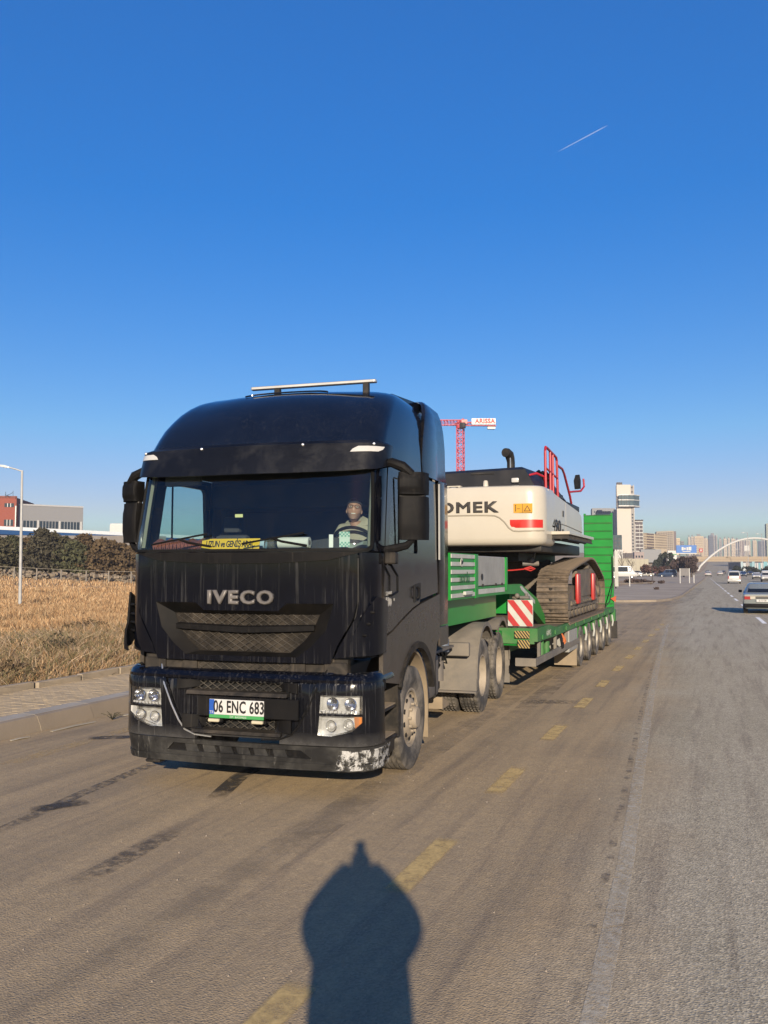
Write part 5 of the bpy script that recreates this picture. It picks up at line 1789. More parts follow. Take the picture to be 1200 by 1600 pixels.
for X, lab in ((-3.0, 'track'), (-5.72, 'track')):
    tr_ = thing('track', None, None, (X, 0, 0)); tr_.parent = EX
    tr_.matrix_parent_inverse = Matrix.Translation(EX.location).inverted()
    if 'category' in tr_: del tr_['category']
    for k in range(NS):
        a, c = tpts[k - 1], tpts[(k + 1) % NS]
        d = (c - a).normalized()
        nrm = Vector((0, -d.z, d.y)) * -1
        M = Matrix((Vector((1, 0, 0)), d, nrm)).transposed().to_4x4()
        q = tpts[k]
        s = link('track_shoe', shoe, tr_)
        M2 = Matrix.Translation(q) @ M
        s.matrix_local = M2
        if X > -4 and (q.y < 17.4 or q.z > 1.95) :
            hb = link('shoe_hole', holem, tr_); hb.matrix_local = M2
            hb = link('shoe_bolts', boltm, tr_); hb.matrix_local = M2
    # chain links just inside the shoes
    b = B()
    for x in (-.11, .11):
        pts = [Vector((x, p.y + (20.1 - p.y) * .02, p.z + (1.6 - p.z) * .13)) for p in tpts]
        b.tube(pts, .05, 6, closed=True)
    obj('track_chain', b, m_track, tr_)
    # frame, idler, sprocket, rollers
    b = B()
    b.prism([(17.8, 1.22), (22.4, 1.22), (22.4, 1.42), (21.9, 1.70), (18.3, 1.70), (17.8, 1.45)], 'x', -.20, .20)
    b.box(-.24, .235, 18.1, 22.1, 1.30, 1.40, .01)
    obj('track_frame', b, m_tframe, tr_)
    obj('frame_cover', B().prism([(18.75, 1.45), (21.7, 1.45), (21.7, 1.98), (21.2, 2.06), (18.9, 2.0)], 'x', .12, .22), m_tframe, tr_)
    obj('idler_wheel', B().lathe([(-.16, .20), (-.16, .36), (.16, .36), (.17, .20), (.19, .12), (.19, .0)], 32, M=Matrix.Translation((0, 17.62, 1.50))), m_track, tr_)
    b = B(); b.lathe([(-.1, .12), (-.1, .36), (.1, .36), (.12, .15), (.24, .14), (.24, .0)], 32, M=Matrix.Translation((0, 22.55, 1.5)))
    obj('drive_sprocket', b, m_track, tr_)
    for k in range(9):
        y = 18.15 + k * .49
        obj('track_roller', B().lathe([(-.17, .0), (-.17, .11), (.17, .11), (.19, .06), (.19, .0)], 16, M=Matrix.Translation((0, y, 1.16))), m_tframe, tr_)
    for y in (19.2, 21.2):
        obj('carrier_roller', B().lathe([(-.15, .0), (-.15, .08), (.15, .08), (.17, .04), (.17, .0)], 14, M=Matrix.Translation((0, y, 2.08))), m_tframe, tr_)
    b = B()
    for k in range(14):
        y = 18.2 + k * .3
        b.cyl((.235, y, 1.35), (.255, y, 1.35), .02, n=6)
    tag(obj('frame_bolts', b, m_tframe, tr_), kind='stuff')
    if X > -4:
        for y in (18.55, 20.95):
            cy_ = obj('red_step_guard', B().box(.225, .30, y, y + .34, 1.32, 1.95, .03), m_red, tr_)
# ================================================================== LEFT SIDE: LAMP, FENCE, HEDGE, BUILDINGS
lp = thing('street_lamp', 'tall pale street lamp standing alone in the dry field at the left edge', 'street lamp', (-33.4, 35.7, .15), 0, world=True)
b = B(); b.tube([(-33.4, 35.7, .1), (-33.3, 35.5, 7.1)], [.085, .055], 10)
m_pole = pbr('galvanised_pole', (0.66, 0.66, 0.64), 0.45, metal=.2)
obj('pole', b, m_pole, lp)
b = B(); b.tube([(-33.3, 35.5, 7.05), (-33.6, 35.4, 7.16), (-33.95, 35.25, 7.26)], .035, 8)
obj('lamp_arm', b, m_pole, lp)
M = Matrix.Translation((-34.15, 35.17, 7.31)) @ Matrix.Rotation(R(20), 4, 'Z') @ Matrix.Rotation(R(12), 4, 'Y')
b = B(); b.loft([[(-.28, -.06, -.03), (-.28, .06, -.03), (-.28, .05, .03), (-.28, -.05, .03)], [(0, -.13, -.05), (0, .13, -.05), (0, .09, .06), (0, -.09, .06)], [(.27, -.05, -.035), (.27, .05, -.035), (.27, .04, .035), (.27, -.04, .035)]], M=M)
hd = obj('lamp_head', b, m_white, lp)
b = B(); b.box(-.2, .12, -.08, .08, -.065, -.045, M=M)
obj('lamp_lens', b, m_refl, hd)

def cpt(px, D):
    """helper used once per site: ground direction of a sight line at azimuth given by px"""
    u = (px - 600) / 1375.0
    yw, pi_ = R(CAM_YAW), R(CAM_PITCH)
    return Vector((-math.sin(yw) * math.cos(pi_) + u * math.cos(yw), math.cos(yw) * math.cos(pi_) + u * math.sin(yw), 0)) * D
def zof(py, D): return CAM_H + (889.0 - py) / 1375.0 * D * 0.998

# fence of pale posts with one top rail, stone heap and scrub behind
fn = thing('post_fence', 'low fence of pale posts with one thin top rail at the back of the field', 'fence', tuple(cpt(100, 95)), 0, world=True)
pts = [cpt(px, 95) for px in (-30, 25, 60, 98, 137, 172, 207, 240)]
m_fp = pbr('fence_post', (0.40, 0.35, 0.28), 0.8)
for k, p in enumerate(pts):
    z = fz(p.x, p.y)
    obj('post', B().box(p.x - .05, p.x + .05, p.y - .05, p.y + .05, z - .2, z + 1.35), m_fp, fn)
b = B(); b.tube([(p.x, p.y, fz(p.x, p.y) + 1.33) for p in pts], .02, 6)
obj('rail', b, m_fp, fn)
b = B()
for i in range(420):
    t = nrs.rand()
    p = pts[0].lerp(pts[-1], t) + Vector((nrs.uniform(-2, 2), 3 + nrs.uniform(-1.5, 2.5), 0))
    r = nrs.uniform(.06, .28)
    z = fz(p.x, p.y) + nrs.uniform(0, .8)
    M = Matrix.Translation((p.x, p.y, z)) @ Matrix.Rotation(nrs.uniform(0, 3), 4, 'Z') @ Matrix.Rotation(nrs.uniform(0, 3), 4, 'X')
    b.box(-r, r, -r * .7, r * .7, -r * .6, r * .6, M=M)
tag(obj('rubble_bank', b, pbr('rubble', (0.30, 0.24, 0.17), .9, var=.6, vs=2.5), angle=None), 'bank of broken stones and rubble behind the post fence', 'rubble', kind='stuff')

def leafcloud(n, shape, size, seed, flat=0.3):
    """leaf clumps: small bent quads through a volume; shape(u)->point"""
    rs = np.random.RandomState(seed)
    P = np.array([shape(rs) for _ in range(n)])
    a = rs.normal(size=(n, 3)); a /= np.linalg.norm(a, axis=1)[:, None]
    c = rs.normal(size=(n, 3)); c -= a * (a * c).sum(1)[:, None]; c /= np.linalg.norm(c, axis=1)[:, None]
    s = size * rs.uniform(.5, 1.5, n)[:, None]
    V = np.stack([P - a * s - c * s * .5, P + a * s - c * s * .35, P + a * s * .6 + c * s * .6, P - a * s * .7 + c * s * .45], 1).reshape(-1, 3)
    F = [(4 * i, 4 * i + 1, 4 * i + 2, 4 * i + 3) for i in range(n)]
    return V.tolist(), F
m_fol = [pbr('foliage_%d' % i, c, 0.9, var=.5, vs=.9, spec=.2) for i, c in enumerate(((0.115, 0.105, 0.058), (0.155, 0.108, 0.058), (0.115, 0.118, 0.060), (0.10, 0.09, 0.058)))]
m_bark = pbr('bark', (0.11, 0.085, 0.065), 0.95, var=.3)
def conifer(px, D, h, rad, seed, mat, label, group=None, n=3600, name='hedge_conifer', cat='tree'):
    p = cpt(px, D)
    z0 = terr(p.x, p.y)
    t = thing(name, label, cat, (p.x, p.y, z0), 0, group)
    obj('trunk', B().tube([(0, 0, 0), (.05, 0, h * .5), (0, 0, h * .9)], [.14, .10, .03], 6), m_bark, t)
    rs0 = np.random.RandomState(seed + 77)
    lob = rs0.uniform(.65, 1.25, 12)
    def sh(rs):
        v = rs.rand() ** .8
        a = rs.uniform(0, 2 * PI)
        rr = rad * (1.02 - .8 * v ** 3.2) * lob[int(a / 2 / PI * 12) % 12] * (.75 + .35 * math.sin(v * 23 + a * 3))
        q = rs.rand() ** .35
        return (rr * q * math.cos(a), rr * q * math.sin(a), .1 + v * h + rs.normal(0, .12))
    V, F = leafcloud(n, sh, .17, seed)
    obj('crown', B().add(V, F), mat, t, angle=None)
    return t
hedge = [(0, 5.2, 2.3, 'hedge conifer cut by the left edge of the photo'), (21, 5.6, 2.2, 'hedge conifer just left of the street lamp pole'), (44, 5.2, 2.2, 'hedge conifer just right of the street lamp pole'), (67, 6.8, 2.3, 'tallest hedge conifer, rising over the blue fascia'),
         (84, 6.2, 2.1, 'hedge conifer right of the tallest one'), (102, 5.7, 2.1, 'hedge conifer below the right windows of the grey building'), (117, 5.0, 2.0, 'low hedge conifer below the right corner of the grey building'), (134, 6.2, 2.1, 'second tallest hedge conifer, right of the grey building'),
         (150, 4.9, 2.0, 'hedge conifer right of the second tallest one'), (163, 5.5, 2.0, 'reddish brown hedge conifer near the left truck mirror'), (177, 5.2, 2.1, 'brown hedge conifer below the left truck mirror'), (191, 4.9, 2.0, 'brown hedge conifer right beside the cab below the mirror'), (206, 4.6, 1.9, 'hedge conifer half hidden by the black cab')]
for i, (px, h, r_, lab) in enumerate(hedge):
    conifer(px, 112 + (i % 3) * 1.6, h * .80, r_ * 1.28, 100 + i, m_fol[1] if px > 155 else m_fol[(0, 2, 1, 3, 0)[i % 5]], lab, 'conifers of the hedge behind the field', 3800)
# low weedy clumps by the pavement
for i, (x, y, h, rr, mi_, lab) in enumerate(((-12.4, 14.4, .62, .55, 3, 'dark green brown weed clump in the grass near the left edge of the photo'), (-11.0, 11.6, .40, .5, 1, 'low tangled brown weed clump right behind the pavement edging at the left edge'),
                                           (-11.6, 16.4, .42, .4, 2, 'small weed clump behind the edging between the left edge and the truck'), (-11.3, 18.6, .34, .5, 0, 'small dark weed clump behind the edging close to the truck bumper'), (-17.5, 21.5, .40, .8, 1, 'flat brown weed patch in the middle of the dry field'))):
    t = thing('weed_clump', lab, 'weeds', (x, y, fz(x, y)), 0, 'weed clumps in the dry field')
    def shw(rs, h=h, rr=rr):
        a = rs.uniform(0, 2 * PI); q = rs.rand() ** .6; v = rs.rand() ** 1.2
        return (rr * q * math.cos(a), rr * q * math.sin(a), h * v * (1.1 - .7 * q))
    V, F = leafcloud(900, shw, .028, 900 + i)
    obj('leaves', B().add(V, F), m_fol[mi_], t, angle=None)
    b = B()
    for k in range(26):
        a = rnd.uniform(0, 6.3); q = rnd.uniform(.1, 1) * rr
        b.tube([(q * .2 * math.cos(a), q * .2 * math.sin(a), 0), (q * .7 * math.cos(a), q * .7 * math.sin(a), h * .7), (q * math.cos(a), q * math.sin(a), h * rnd.uniform(.7, 1.25))], .004, 3)
    obj('stalks', b, gw[1], t, angle=None)
# slatted wall behind the hedge
wl = thing('slat_wall', 'grey wall of vertical slats behind the conifer hedge', 'wall', tuple(cpt(90, 135)), 0, world=True)
a_, c_ = cpt(-60, 135), cpt(260, 137)
m_slat = pbr('slat_grey', (0.33, 0.30, 0.28), 0.8)
b = B()
nn = 190
for i in range(nn):
    p = a_.lerp(c_, i / nn); q = a_.lerp(c_, (i + .72) / nn)
    z = terr(p.x, p.y)
    b.add([(p.x, p.y, z), (q.x, q.y, z), (q.x, q.y, z + 5.6), (p.x, p.y, z + 5.6), (p.x, p.y + .1, z), (q.x, q.y + .1, z), (q.x, q.y + .1, z + 5.6), (p.x, p.y + .1, z + 5.6)],
          [(0, 1, 2, 3), (7, 6, 5, 4), (0, 4, 5, 1), (1, 5, 6, 2), (2, 6, 7, 3), (3, 7, 4, 0)])
tag(obj('slats', b, m_slat, wl, angle=None), kind='stuff')
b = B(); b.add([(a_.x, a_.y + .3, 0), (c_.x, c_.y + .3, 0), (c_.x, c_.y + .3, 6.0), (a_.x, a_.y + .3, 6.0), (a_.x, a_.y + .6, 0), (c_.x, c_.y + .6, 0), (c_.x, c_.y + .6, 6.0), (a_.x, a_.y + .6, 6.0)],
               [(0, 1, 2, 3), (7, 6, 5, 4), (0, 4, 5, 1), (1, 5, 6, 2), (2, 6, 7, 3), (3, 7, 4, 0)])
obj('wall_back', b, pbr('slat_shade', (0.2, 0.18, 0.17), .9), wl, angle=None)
# long canopy with white roof and blue fascia on white posts
cn = thing('long_canopy', 'long low canopy with a white roof edge and blue fascia above the hedge', 'canopy', tuple(cpt(90, 150)), 0, world=True)
A, Z = cpt(-80, 146), cpt(330, 158)
def band(z0a, z1a, z0b, z1b, dep, mat, nm, off=0):
    d = (Z - A).normalized(); nrm = Vector((-d.y, d.x, 0))
    q = [A - nrm * off, Z - nrm * off]
    V = [(q[0].x, q[0].y, z0a), (q[1].x, q[1].y, z0b), (q[1].x, q[1].y, z1b), (q[0].x, q[0].y, z1a)]
    V += [(x + nrm.x * dep, y + nrm.y * dep, z) for x, y, z in V]
    b = B().add(V, [(0, 1, 2, 3), (7, 6, 5, 4), (0, 4, 5, 1), (1, 5, 6, 2), (2, 6, 7, 3), (3, 7, 4, 0)])
    return obj(nm, b, mat, cn, angle=None)
m_cblue = pbr('fascia_blue', (0.02, 0.09, 0.26), .7, spec=.1)
m_cwhite = pbr('canopy_white', (0.62, 0.68, 0.75), .4)
band(8.95, 9.55, 7.3, 7.85, 4.5, m_cwhite, 'roof_edge')
band(8.2, 8.95, 6.65, 7.3, 4.3, m_cblue, 'fascia', -.05)
band(7.5, 8.2, 6.05, 6.65, 4.1, pbr('fascia_dark_blue', (0.012, 0.03, 0.09), .7, spec=.1), 'gutter_beam', -.12)
for px in (-40, 48, 110, 162, 215, 268):
    p = cpt(px, 150)
    obj('canopy_post', B().box(p.x - .25, p.x + .25, p.y + .3, p.y + .8, 0, 7.2 if px < 120 else 6.4), m_white, cn)

def facade(name, label, cat, px0, px1, D, topz, basez, depth, mat, windows=(), skew=0.0, roof=None, group=None):
    """a building whose near face runs between two sight lines; windows given as fractions of that face"""
    a, c = cpt(px0, D), cpt(px1, D + skew)
    t = thing(name, label, cat, tuple((a + c) / 2 + Vector((0, 0, basez))), 0, group, world=True)
    d = (c - a); L = d.length; d.normalize()
    nrm = a.normalized() if px0 > 300 else Vector((-d.y, d.x, 0))
    if px0 > 300: nrm.rotate(Matrix.Rotation(R(3.0), 3, 'Z'))
    def P(u, z, o=0.0): q = a + d * (L * u) + nrm * o; return (q.x, q.y, z)
    V = [P(0, basez - 3), P(1, basez - 3), P(1, topz), P(0, topz), P(0, basez - 3, depth), P(1, basez - 3, depth), P(1, topz, depth), P(0, topz, depth)]
    obj('wall', B().add(V, [(0, 1, 2, 3), (7, 6, 5, 4), (0, 4, 5, 1), (1, 5, 6, 2), (2, 6, 7, 3), (3, 7, 4, 0)]), mat, t, angle=None)
    return t, P, L
def slab(P, u0, u1, z0, z1, o0, o1):
    V = [P(u0, z0, o0), P(u1, z0, o0), P(u1, z1, o0), P(u0, z1, o0), P(u0, z0, o1), P(u1, z0, o1), P(u1, z1, o1), P(u0, z1, o1)]
    return B().add(V, [(0, 1, 2, 3), (7, 6, 5, 4), (0, 4, 5, 1), (1, 5, 6, 2), (2, 6, 7, 3), (3, 7, 4, 0)])
m_win = pbr('far_window_glass', (0.03, 0.05, 0.075), 0.12)
m_gbld = pbr('metal_cladding_grey', (0.34, 0.345, 0.355), .6, var=.05)
m_rbld = pbr('brick_red_render', (0.36, 0.085, 0.05), .8, var=.06)
m_frame = pbr('pale_frame', (0.6, 0.6, 0.6), .6)
t, P, L = facade('factory_building', 'long grey metal clad building with ribbon windows beyond the hedge', 'building', 25, 130, 218, zof(789, 218), 1.5, 30, m_gbld, skew=10)
# the roofline falls to the right: a parapet slab adds the left rise
obj('parapet', slab(P, 0, 1, zof(789, 218) - .05, zof(789, 218) + .35, -.15, .5), m_frame, t, angle=None)
for u0, u1 in ((.0, .30), (.345, .62), (.665, .945)):
    w = obj('window', slab(P, u0, u1, zof(826, 218), zof(813, 218), -.05, .0), m_win, t, angle=None)
    n = 6
    for k in range(1, n):
        obj('mullion', slab(P, u0 + (u1 - u0) * k / n - .003, u0 + (u1 - u0) * k / n + .003, zof(826, 218), zof(813, 218), -.10, -.052), m_frame, w, angle=None)
for u in (.322, .642, .97):
    obj('pilaster', slab(P, u - .012, u + .012, zof(830, 218), zof(812, 218), -.12, .0), m_white, t, angle=None)
t, P, L = facade('red_building', 'brick red rendered building with small windows at the left edge', 'building', -90, 25.5, 213, zof(776, 213), 1.5, 20, m_rbld, skew=3)
obj('parapet', slab(P, 0, 1.0, zof(776, 213) - .05, zof(776, 213) + .4, -.2, .5), pbr('red_parapet', (0.30, .10, .07), .8), t, angle=None)
for u0, u1, ya, yb in ((.835, .965, 791, 785), (.835, .96, 821, 811), (.5, .7, 791, 785), (.5, .7, 821, 811)):
    w = obj('window', slab(P, u0, u1, zof(ya, 213), zof(yb, 213), -.05, 0), m_win, t, angle=None)
    for k in range(1, 3):
        obj('mullion', slab(P, u0 + (u1 - u0) * k / 3 - .004, u0 + (u1 - u0) * k / 3 + .004, zof(ya, 213), zof(yb, 213), -.1, -.052), m_white, w, angle=None)
obj('corner_trim', slab(P, .985, 1.0, 1, zof(789, 213), -.15, -.002), m_white, t, angle=None)
p = cpt(8, 215)
an = thing('roof_antenna', 'thin antenna rack on the roof of the red building', 'antenna', (p.x, p.y, zof(776, 215)), 0)
obj('mast', B().tube([(0, 0, 0), (0, 0, 1.2)], .06, 5).tube([(2.3, 0, 0), (2.3, 0, 1.4)], .05, 5), m_dkmetal, an)
obj('dish_arm', B().tube([(0, 0, .3), (1.2, 0, .5), (2.2, 0, .95)], .05, 5).tube([(-.2, 0, .5), (1.0, 0, .15)], .05, 5), m_dkmetal, an)
t, P, L = facade('white_building', 'small white building seen beyond the canopy beside the left mirror', 'building', 172, 200, 300, zof(820, 300), 1.5, 12, m_white)
obj('upper_block', slab(P, .0, .75, zof(822, 300), zof(818, 300), .5, 8), m_white, t, angle=None)
# ================================================================== BACKGROUND ON THE RIGHT
def boxb(px0, px1, D, ztop, zbase, depth, skew=0.0):
    return None
m_tw = pbr('tower_white', (0.40, 0.365, 0.32), .8, var=.03, g=True)
m_twg = pbr('tower_shaft_grey', (0.42, 0.40, 0.38), .8, var=.05)
m_glassf = pbr('office_glass', (0.10, 0.15, 0.17), .15, var=.4, vs=.3)
m_dkf = pbr('dark_cladding', (0.06, 0.055, 0.06), .6)
D = 420
tbase = zof(862, D)
t, P, L = facade('office_tower', 'tall slim white tower with two glazed ring floors near its top', 'tower', 964, 986, D, zof(757, D), tbase, 7, m_tw)
obj('side_shaft', slab(P, 1.0, 1.20, tbase - 3, zof(758.5, D), .15, 6.5), m_twg, t, angle=None)
obj('edge_fin', slab(P, 1.20, 1.24, tbase - 3, zof(757.5, D), -.1, 6.8), m_tw, t, angle=None)
for k, zz_ in enumerate((760, 767, 774)):
    obj('shaft_window', slab(P, 1.03, 1.15, zof(zz_ + 2.6, D), zof(zz_, D), .05, .16), m_dkf, t, angle=None)
for k in range(12):
    zz_ = 803 + k * 5
    obj('shaft_window', slab(P, 1.05, 1.15, zof(zz_ + 2.2, D), zof(zz_, D), .10, .16), m_win, t, angle=None)
def ringfloor(y0, y1):
    A_ = [P(.12, 0, -2.6), P(.80, 0, -2.9), P(1.15, 0, -2.6), P(1.62, 0, 1.8), P(1.62, 0, 6.0), P(1.0, 0, 7.0)]
    return [(x, y) for x, y, _ in A_]
rg = ringfloor(0, 0)
obj('ring_glass', B().prism(rg, 'z', zof(791.3, D), zof(774, D)), m_glassf, t, angle=None)
rg2 = [(x + (x - rg[2][0]) * .03, y - .15) for x, y in rg]
for ya, yb in ((774.4, 773.0), (782.3, 781.0), (791.8, 790.2)):
    obj('ring_slab', B().prism([P(.10, 0, -2.8)[:2], P(.82, 0, -3.15)[:2], P(1.18, 0, -2.8)[:2], P(1.67, 0, 1.7)[:2], P(1.67, 0, 6.2)[:2], P(.98, 0, 7.2)[:2]], 'z', zof(ya, D), zof(yb, D)), m_white, t, angle=None)
for u in (.30, .52, .66, .86):
    obj('ring_mullion', slab(P, u, u + .02, zof(790, D), zof(774, D), -3.0, -2.7), m_dkf, t, angle=None)
obj('roof_plant', slab(P, .02, .42, zof(757, D), zof(753, D), 1, 5), m_dkf, t, angle=None)

def block(name, label, px0, px1, D, ytop, ybase, mat, side=None, rows=0, cols=0, wmat=None, bands=False, depth=12, skew=0, group=None, cat='building', u0=.06, u1=.94, sidepx=0, hr=.5, wr=.55):
    t, P, L = facade(name, label, cat, px0, px1, D, zof(ytop, D), zof(ybase, D), depth, mat, skew=skew, group=group)
    zt, zb = zof(ytop, D), zof(ybase, D)
    if rows:
        h = (zt - zb) / (rows + .6)
        if (px1 - px0) * (u1 - u0) / max(cols, 1) >= 5 and not bands:
            for r_ in range(rows):
                for c_ in range(cols):
                    ua = u0 + (u1 - u0) * (c_ + (1 - wr) / 2) / cols; ub = ua + (u1 - u0) * wr / cols
                    za = zb + h * (r_ + .25)
                    obj('window', slab(P, ua, ub, za, za + h * hr, -.06, -.002), wmat or m_win, t, angle=None)
        else:
            b = B()
            for r_ in range(rows):
                za = zb + h * (r_ + .25)
                if bands:
                    q = slab(P, u0, u1, za, za + h * hr, -.06, -.002); b.add(q.v, q.f)
                else:
                    for c_ in range(cols):
                        ua = u0 + (u1 - u0) * (c_ + (1 - wr) / 2) / cols; ub = ua + (u1 - u0) * wr / cols
                        q = slab(P, ua, ub, za, za + h * hr, -.06, -.002); b.add(q.v, q.f)
            tag(obj('windows', b, wmat or m_win, t, angle=None), kind='stuff')
    if sidepx:
        u = sidepx / (px1 - px0)
        obj('side_wing', slab(P, 1.0, 1 + u, zb - 3, zt - .4, .3, depth), side, t, angle=None)
    return t, P, L
m_c1 = pbr('apartment_cream', (0.44, 0.37, 0.26), .85, var=.04, g=True)
m_c2 = pbr('apartment_pale', (0.46, 0.40, 0.31), .85, var=.04, g=True)
m_c3 = pbr('apartment_grey', (0.36, 0.37, 0.38), .85, var=.05)
m_c4 = pbr('apartment_bluegrey', (0.20, 0.23, 0.29), .7, var=.05)
m_c5 = pbr('apartment_pinkish', (0.46, 0.38, 0.36), .85, var=.05)
m_brown = pbr('balcony_brown', (0.22, 0.16, 0.14), .8)
# grey block behind the tower
block('grey_office_block', 'grey green office block behind the raised green ramps', 925, 961, 460, 794, 862, m_c3, rows=12, cols=9, wmat=m_glassf)
obj('light_corner', slab(facade('white_stair_tower', 'thin white stair tower between the grey block and the white tower', 'building', 959.5, 963.5, 440, zof(796, 440), zof(862, 440), 5, m_tw)[1], 0, 1, 3, 4, -.02, 0), m_tw, None, angle=None) if False else None
facade('white_stair_tower', 'thin white stair tower between the grey block and the white tower', 'building', 959.5, 963.8, 440, zof(796, 440), zof(862, 440), 5, m_tw)
block('dark_cube_building', 'low dark glass cube in front of the foot of the white tower', 957, 971, 330, 836, 862, m_glassf, rows=4, cols=2, wmat=m_dkf)
# dark framed grid block
t, P, L = block('framed_apartment_block', 'dark apartment block with a white grid frame right beside the white tower', 992, 1004, 436, 814, 862, pbr('framed_dark', (0.12, 0.10, 0.11), .7), depth=14)
b0, t0 = zof(862, 436), zof(814, 436)
for k in range(9):
    z = b0 + (t0 - b0) * k / 8.3
    obj('white_floor_band', slab(P, -.02, 1.02, z, z + .38, -.35, -.01), m_white, t, angle=None)
for u in (.0, .52, .96):
    obj('white_upright', slab(P, u, u + .05, b0, t0 - 1.5, -.42, -.36), m_white, t, angle=None)
obj('roof_slab', slab(P, -.05, 1.08, t0, t0 + .6, -.6, 14), m_dkf, t, angle=None)
# cream apartment rows
t, P, L = block('cream_apartment_block', 'cream apartment block with brown balcony bands right of the framed block', 1004.5, 1041, 510, 832.5, 858, m_c1, depth=16, skew=30)
zt, zb = zof(832.5, 525), zof(858, 525)
for k in range(6):
    z = zb + (zt - zb) * (k + .35) / 6.4
    obj('balcony_band', slab(P, .13, .44, z, z + (zt - zb) * .085, -.5, -.01), m_brown, t, angle=None)
b = B()
for k in range(6):
    z = zb + (zt - zb) * (k + .35) / 6.4
    for c in range(10):
        u = .50 + .5 * c / 10
        q = slab(P, u, u + .03, z, z + (zt - zb) * .09, -.08, -.01); b.add(q.v, q.f)
    for c in range(2):
        q = slab(P, .02 + .05 * c, .045 + .05 * c, z, z + (zt - zb) * .09, -.08, -.01); b.add(q.v, q.f)
tag(obj('windows', b, m_brown, t, angle=None), kind='stuff')
t, P, L = block('cream_tower_block', 'tall cream tower block with a beige shaded side behind the banded apartments', 1025, 1052, 620, 830.5, 860, m_c2, side=m_c5, rows=10, cols=9, wmat=m_brown, sidepx=3.5, depth=18, skew=-12)
block('yellow_tower_block', 'narrow yellowish tower block standing behind the blue billboard', 1055.8, 1061.5, 760, 841, 862, m_c1, rows=8, cols=3, wmat=m_brown)
block('distant_pale_block', 'smallest pale block above the left end of the blue billboard', 1063, 1067.5, 900, 845.5, 862, m_c3, rows=6, cols=2)
# curved dark shed
p0, p1 = cpt(1006, 360), cpt(1027, 362)
sh = thing('dark_shed', 'long dark vaulted shed at the foot of the cream apartments', 'shed', tuple((p0 + p1) / 2 + Vector((0, 0, zof(862, 360)))), 0, world=True)
b = B(); secs = []
for i in range(9):
    t_ = i / 8; q = p0.lerp(p1, t_)
    zt = zof(856.5, 360) - 1.0 * (2 * t_ - .7) ** 2 * .5
    secs.append([(q.x, q.y, zof(864, 360) - 1), (q.x, q.y, zt), (q.x, q.y + 10, zt), (q.x, q.y + 10, zof(864, 360) - 1)])
obj('shell', b.loft(secs), m_dkf, sh)
# cream site wall along the lot and a few low roofs
wb_ = thing('cream_site_wall', 'long cream wall along the back of the gravel car park', 'wall', tuple(cpt(990, 262)), 0, world=True)
p0, p1 = cpt(940, 262), cpt(1012, 262)
xs_ = [p0.lerp(p1, i / 11) for i in range(12)]
for i in range(11):
    a, c = xs_[i], xs_[i + 1]
    z = zof(871.5, 262) - .04 * i
    obj('wall_panel', B().add([(a.x, a.y, 0), (c.x - .06, c.y, 0), (c.x - .06, c.y, z), (a.x, a.y, z), (a.x, a.y + .3, 0), (c.x - .06, c.y + .3, 0), (c.x - .06, c.y + .3, z), (a.x, a.y + .3, z)],
        [(0, 1, 2, 3), (7, 6, 5, 4), (0, 4, 5, 1), (1, 5, 6, 2), (2, 6, 7, 3), (3, 7, 4, 0)]), pbr('site_wall_cream', (0.58, 0.54, 0.42), .85, var=.04), wb_, angle=None)
block('pink_low_house', 'low pinkish house behind the cream site wall', 990, 1005, 300, 862.5, 873, m_c5, rows=1, cols=3, wmat=m_win, depth=8)
block('white_low_shed', 'low white shed left behind the cream site wall', 957, 972, 300, 859, 873, m_white, depth=8)
block('grey_roofed_hall', 'long pale hall with a flat grey roof between the pink house and the billboard', 1000, 1032, 320, 858.5, 866, m_c3, depth=8)
block('green_trimmed_kiosk', 'small white kiosk with green trim just left of the blue billboard', 1042, 1056, 290, 860.5, 868, m_white, rows=1, cols=1, wmat=m_green, bands=True, u0=0, u1=1, hr=.25, depth=5)

# bare and leafy trees
def bare_tree(name, label, x, y, h, seed, mat, spread=.5, depth_=4, group=None, twigs=0, r0=.12):
    rs = random.Random(seed)
    t = thing(name, label, 'tree', (x, y, terr(x, y)), 0, group)
    b = B(); tb = B()
    def grow(p, d, L, r, lev):
        q = p + d * L
        mid = p + d * L * .5 + Vector((rs.uniform(-.04, .04), rs.uniform(-.04, .04), 0)) * L
        (tb if lev == 0 else b).tube([p, mid, q], [r, r * .85, r * .65], 5 if lev < 2 else 3)
        if lev >= depth_: return
        for k in range(3 if lev < 2 else 3):
            nd = (d + Vector((rs.uniform(-1, 1), rs.uniform(-1, 1), rs.uniform(-.1, .8))) * spread).normalized()
            grow(p.lerp(q, rs.uniform(.55, 1.0)), nd, L * rs.uniform(.55, .8), r * .55, lev + 1)
    grow(Vector((0, 0, 0)), Vector((rs.uniform(-.1, .1), 0, 1)).normalized(), h * .36, r0, 0)
    obj('trunk', tb, m_bark, t); obj('crown', b, mat, t, angle=None)
    return t
m_twig = pbr('twig_brown', (0.17, 0.125, 0.10), .95, var=.3)
p = cpt(971, 225); bare_tree('bare_tree', 'tall bare tree in front of the cream site wall', p.x, p.y, 8.5, 3, m_twig, .7, 5, r0=.16)
p = cpt(983, 236); bare_tree('bare_tree', 'smaller bare tree by the right part of the cream site wall', p.x, p.y, 6.0, 9, m_twig, .7, 5, r0=.13)
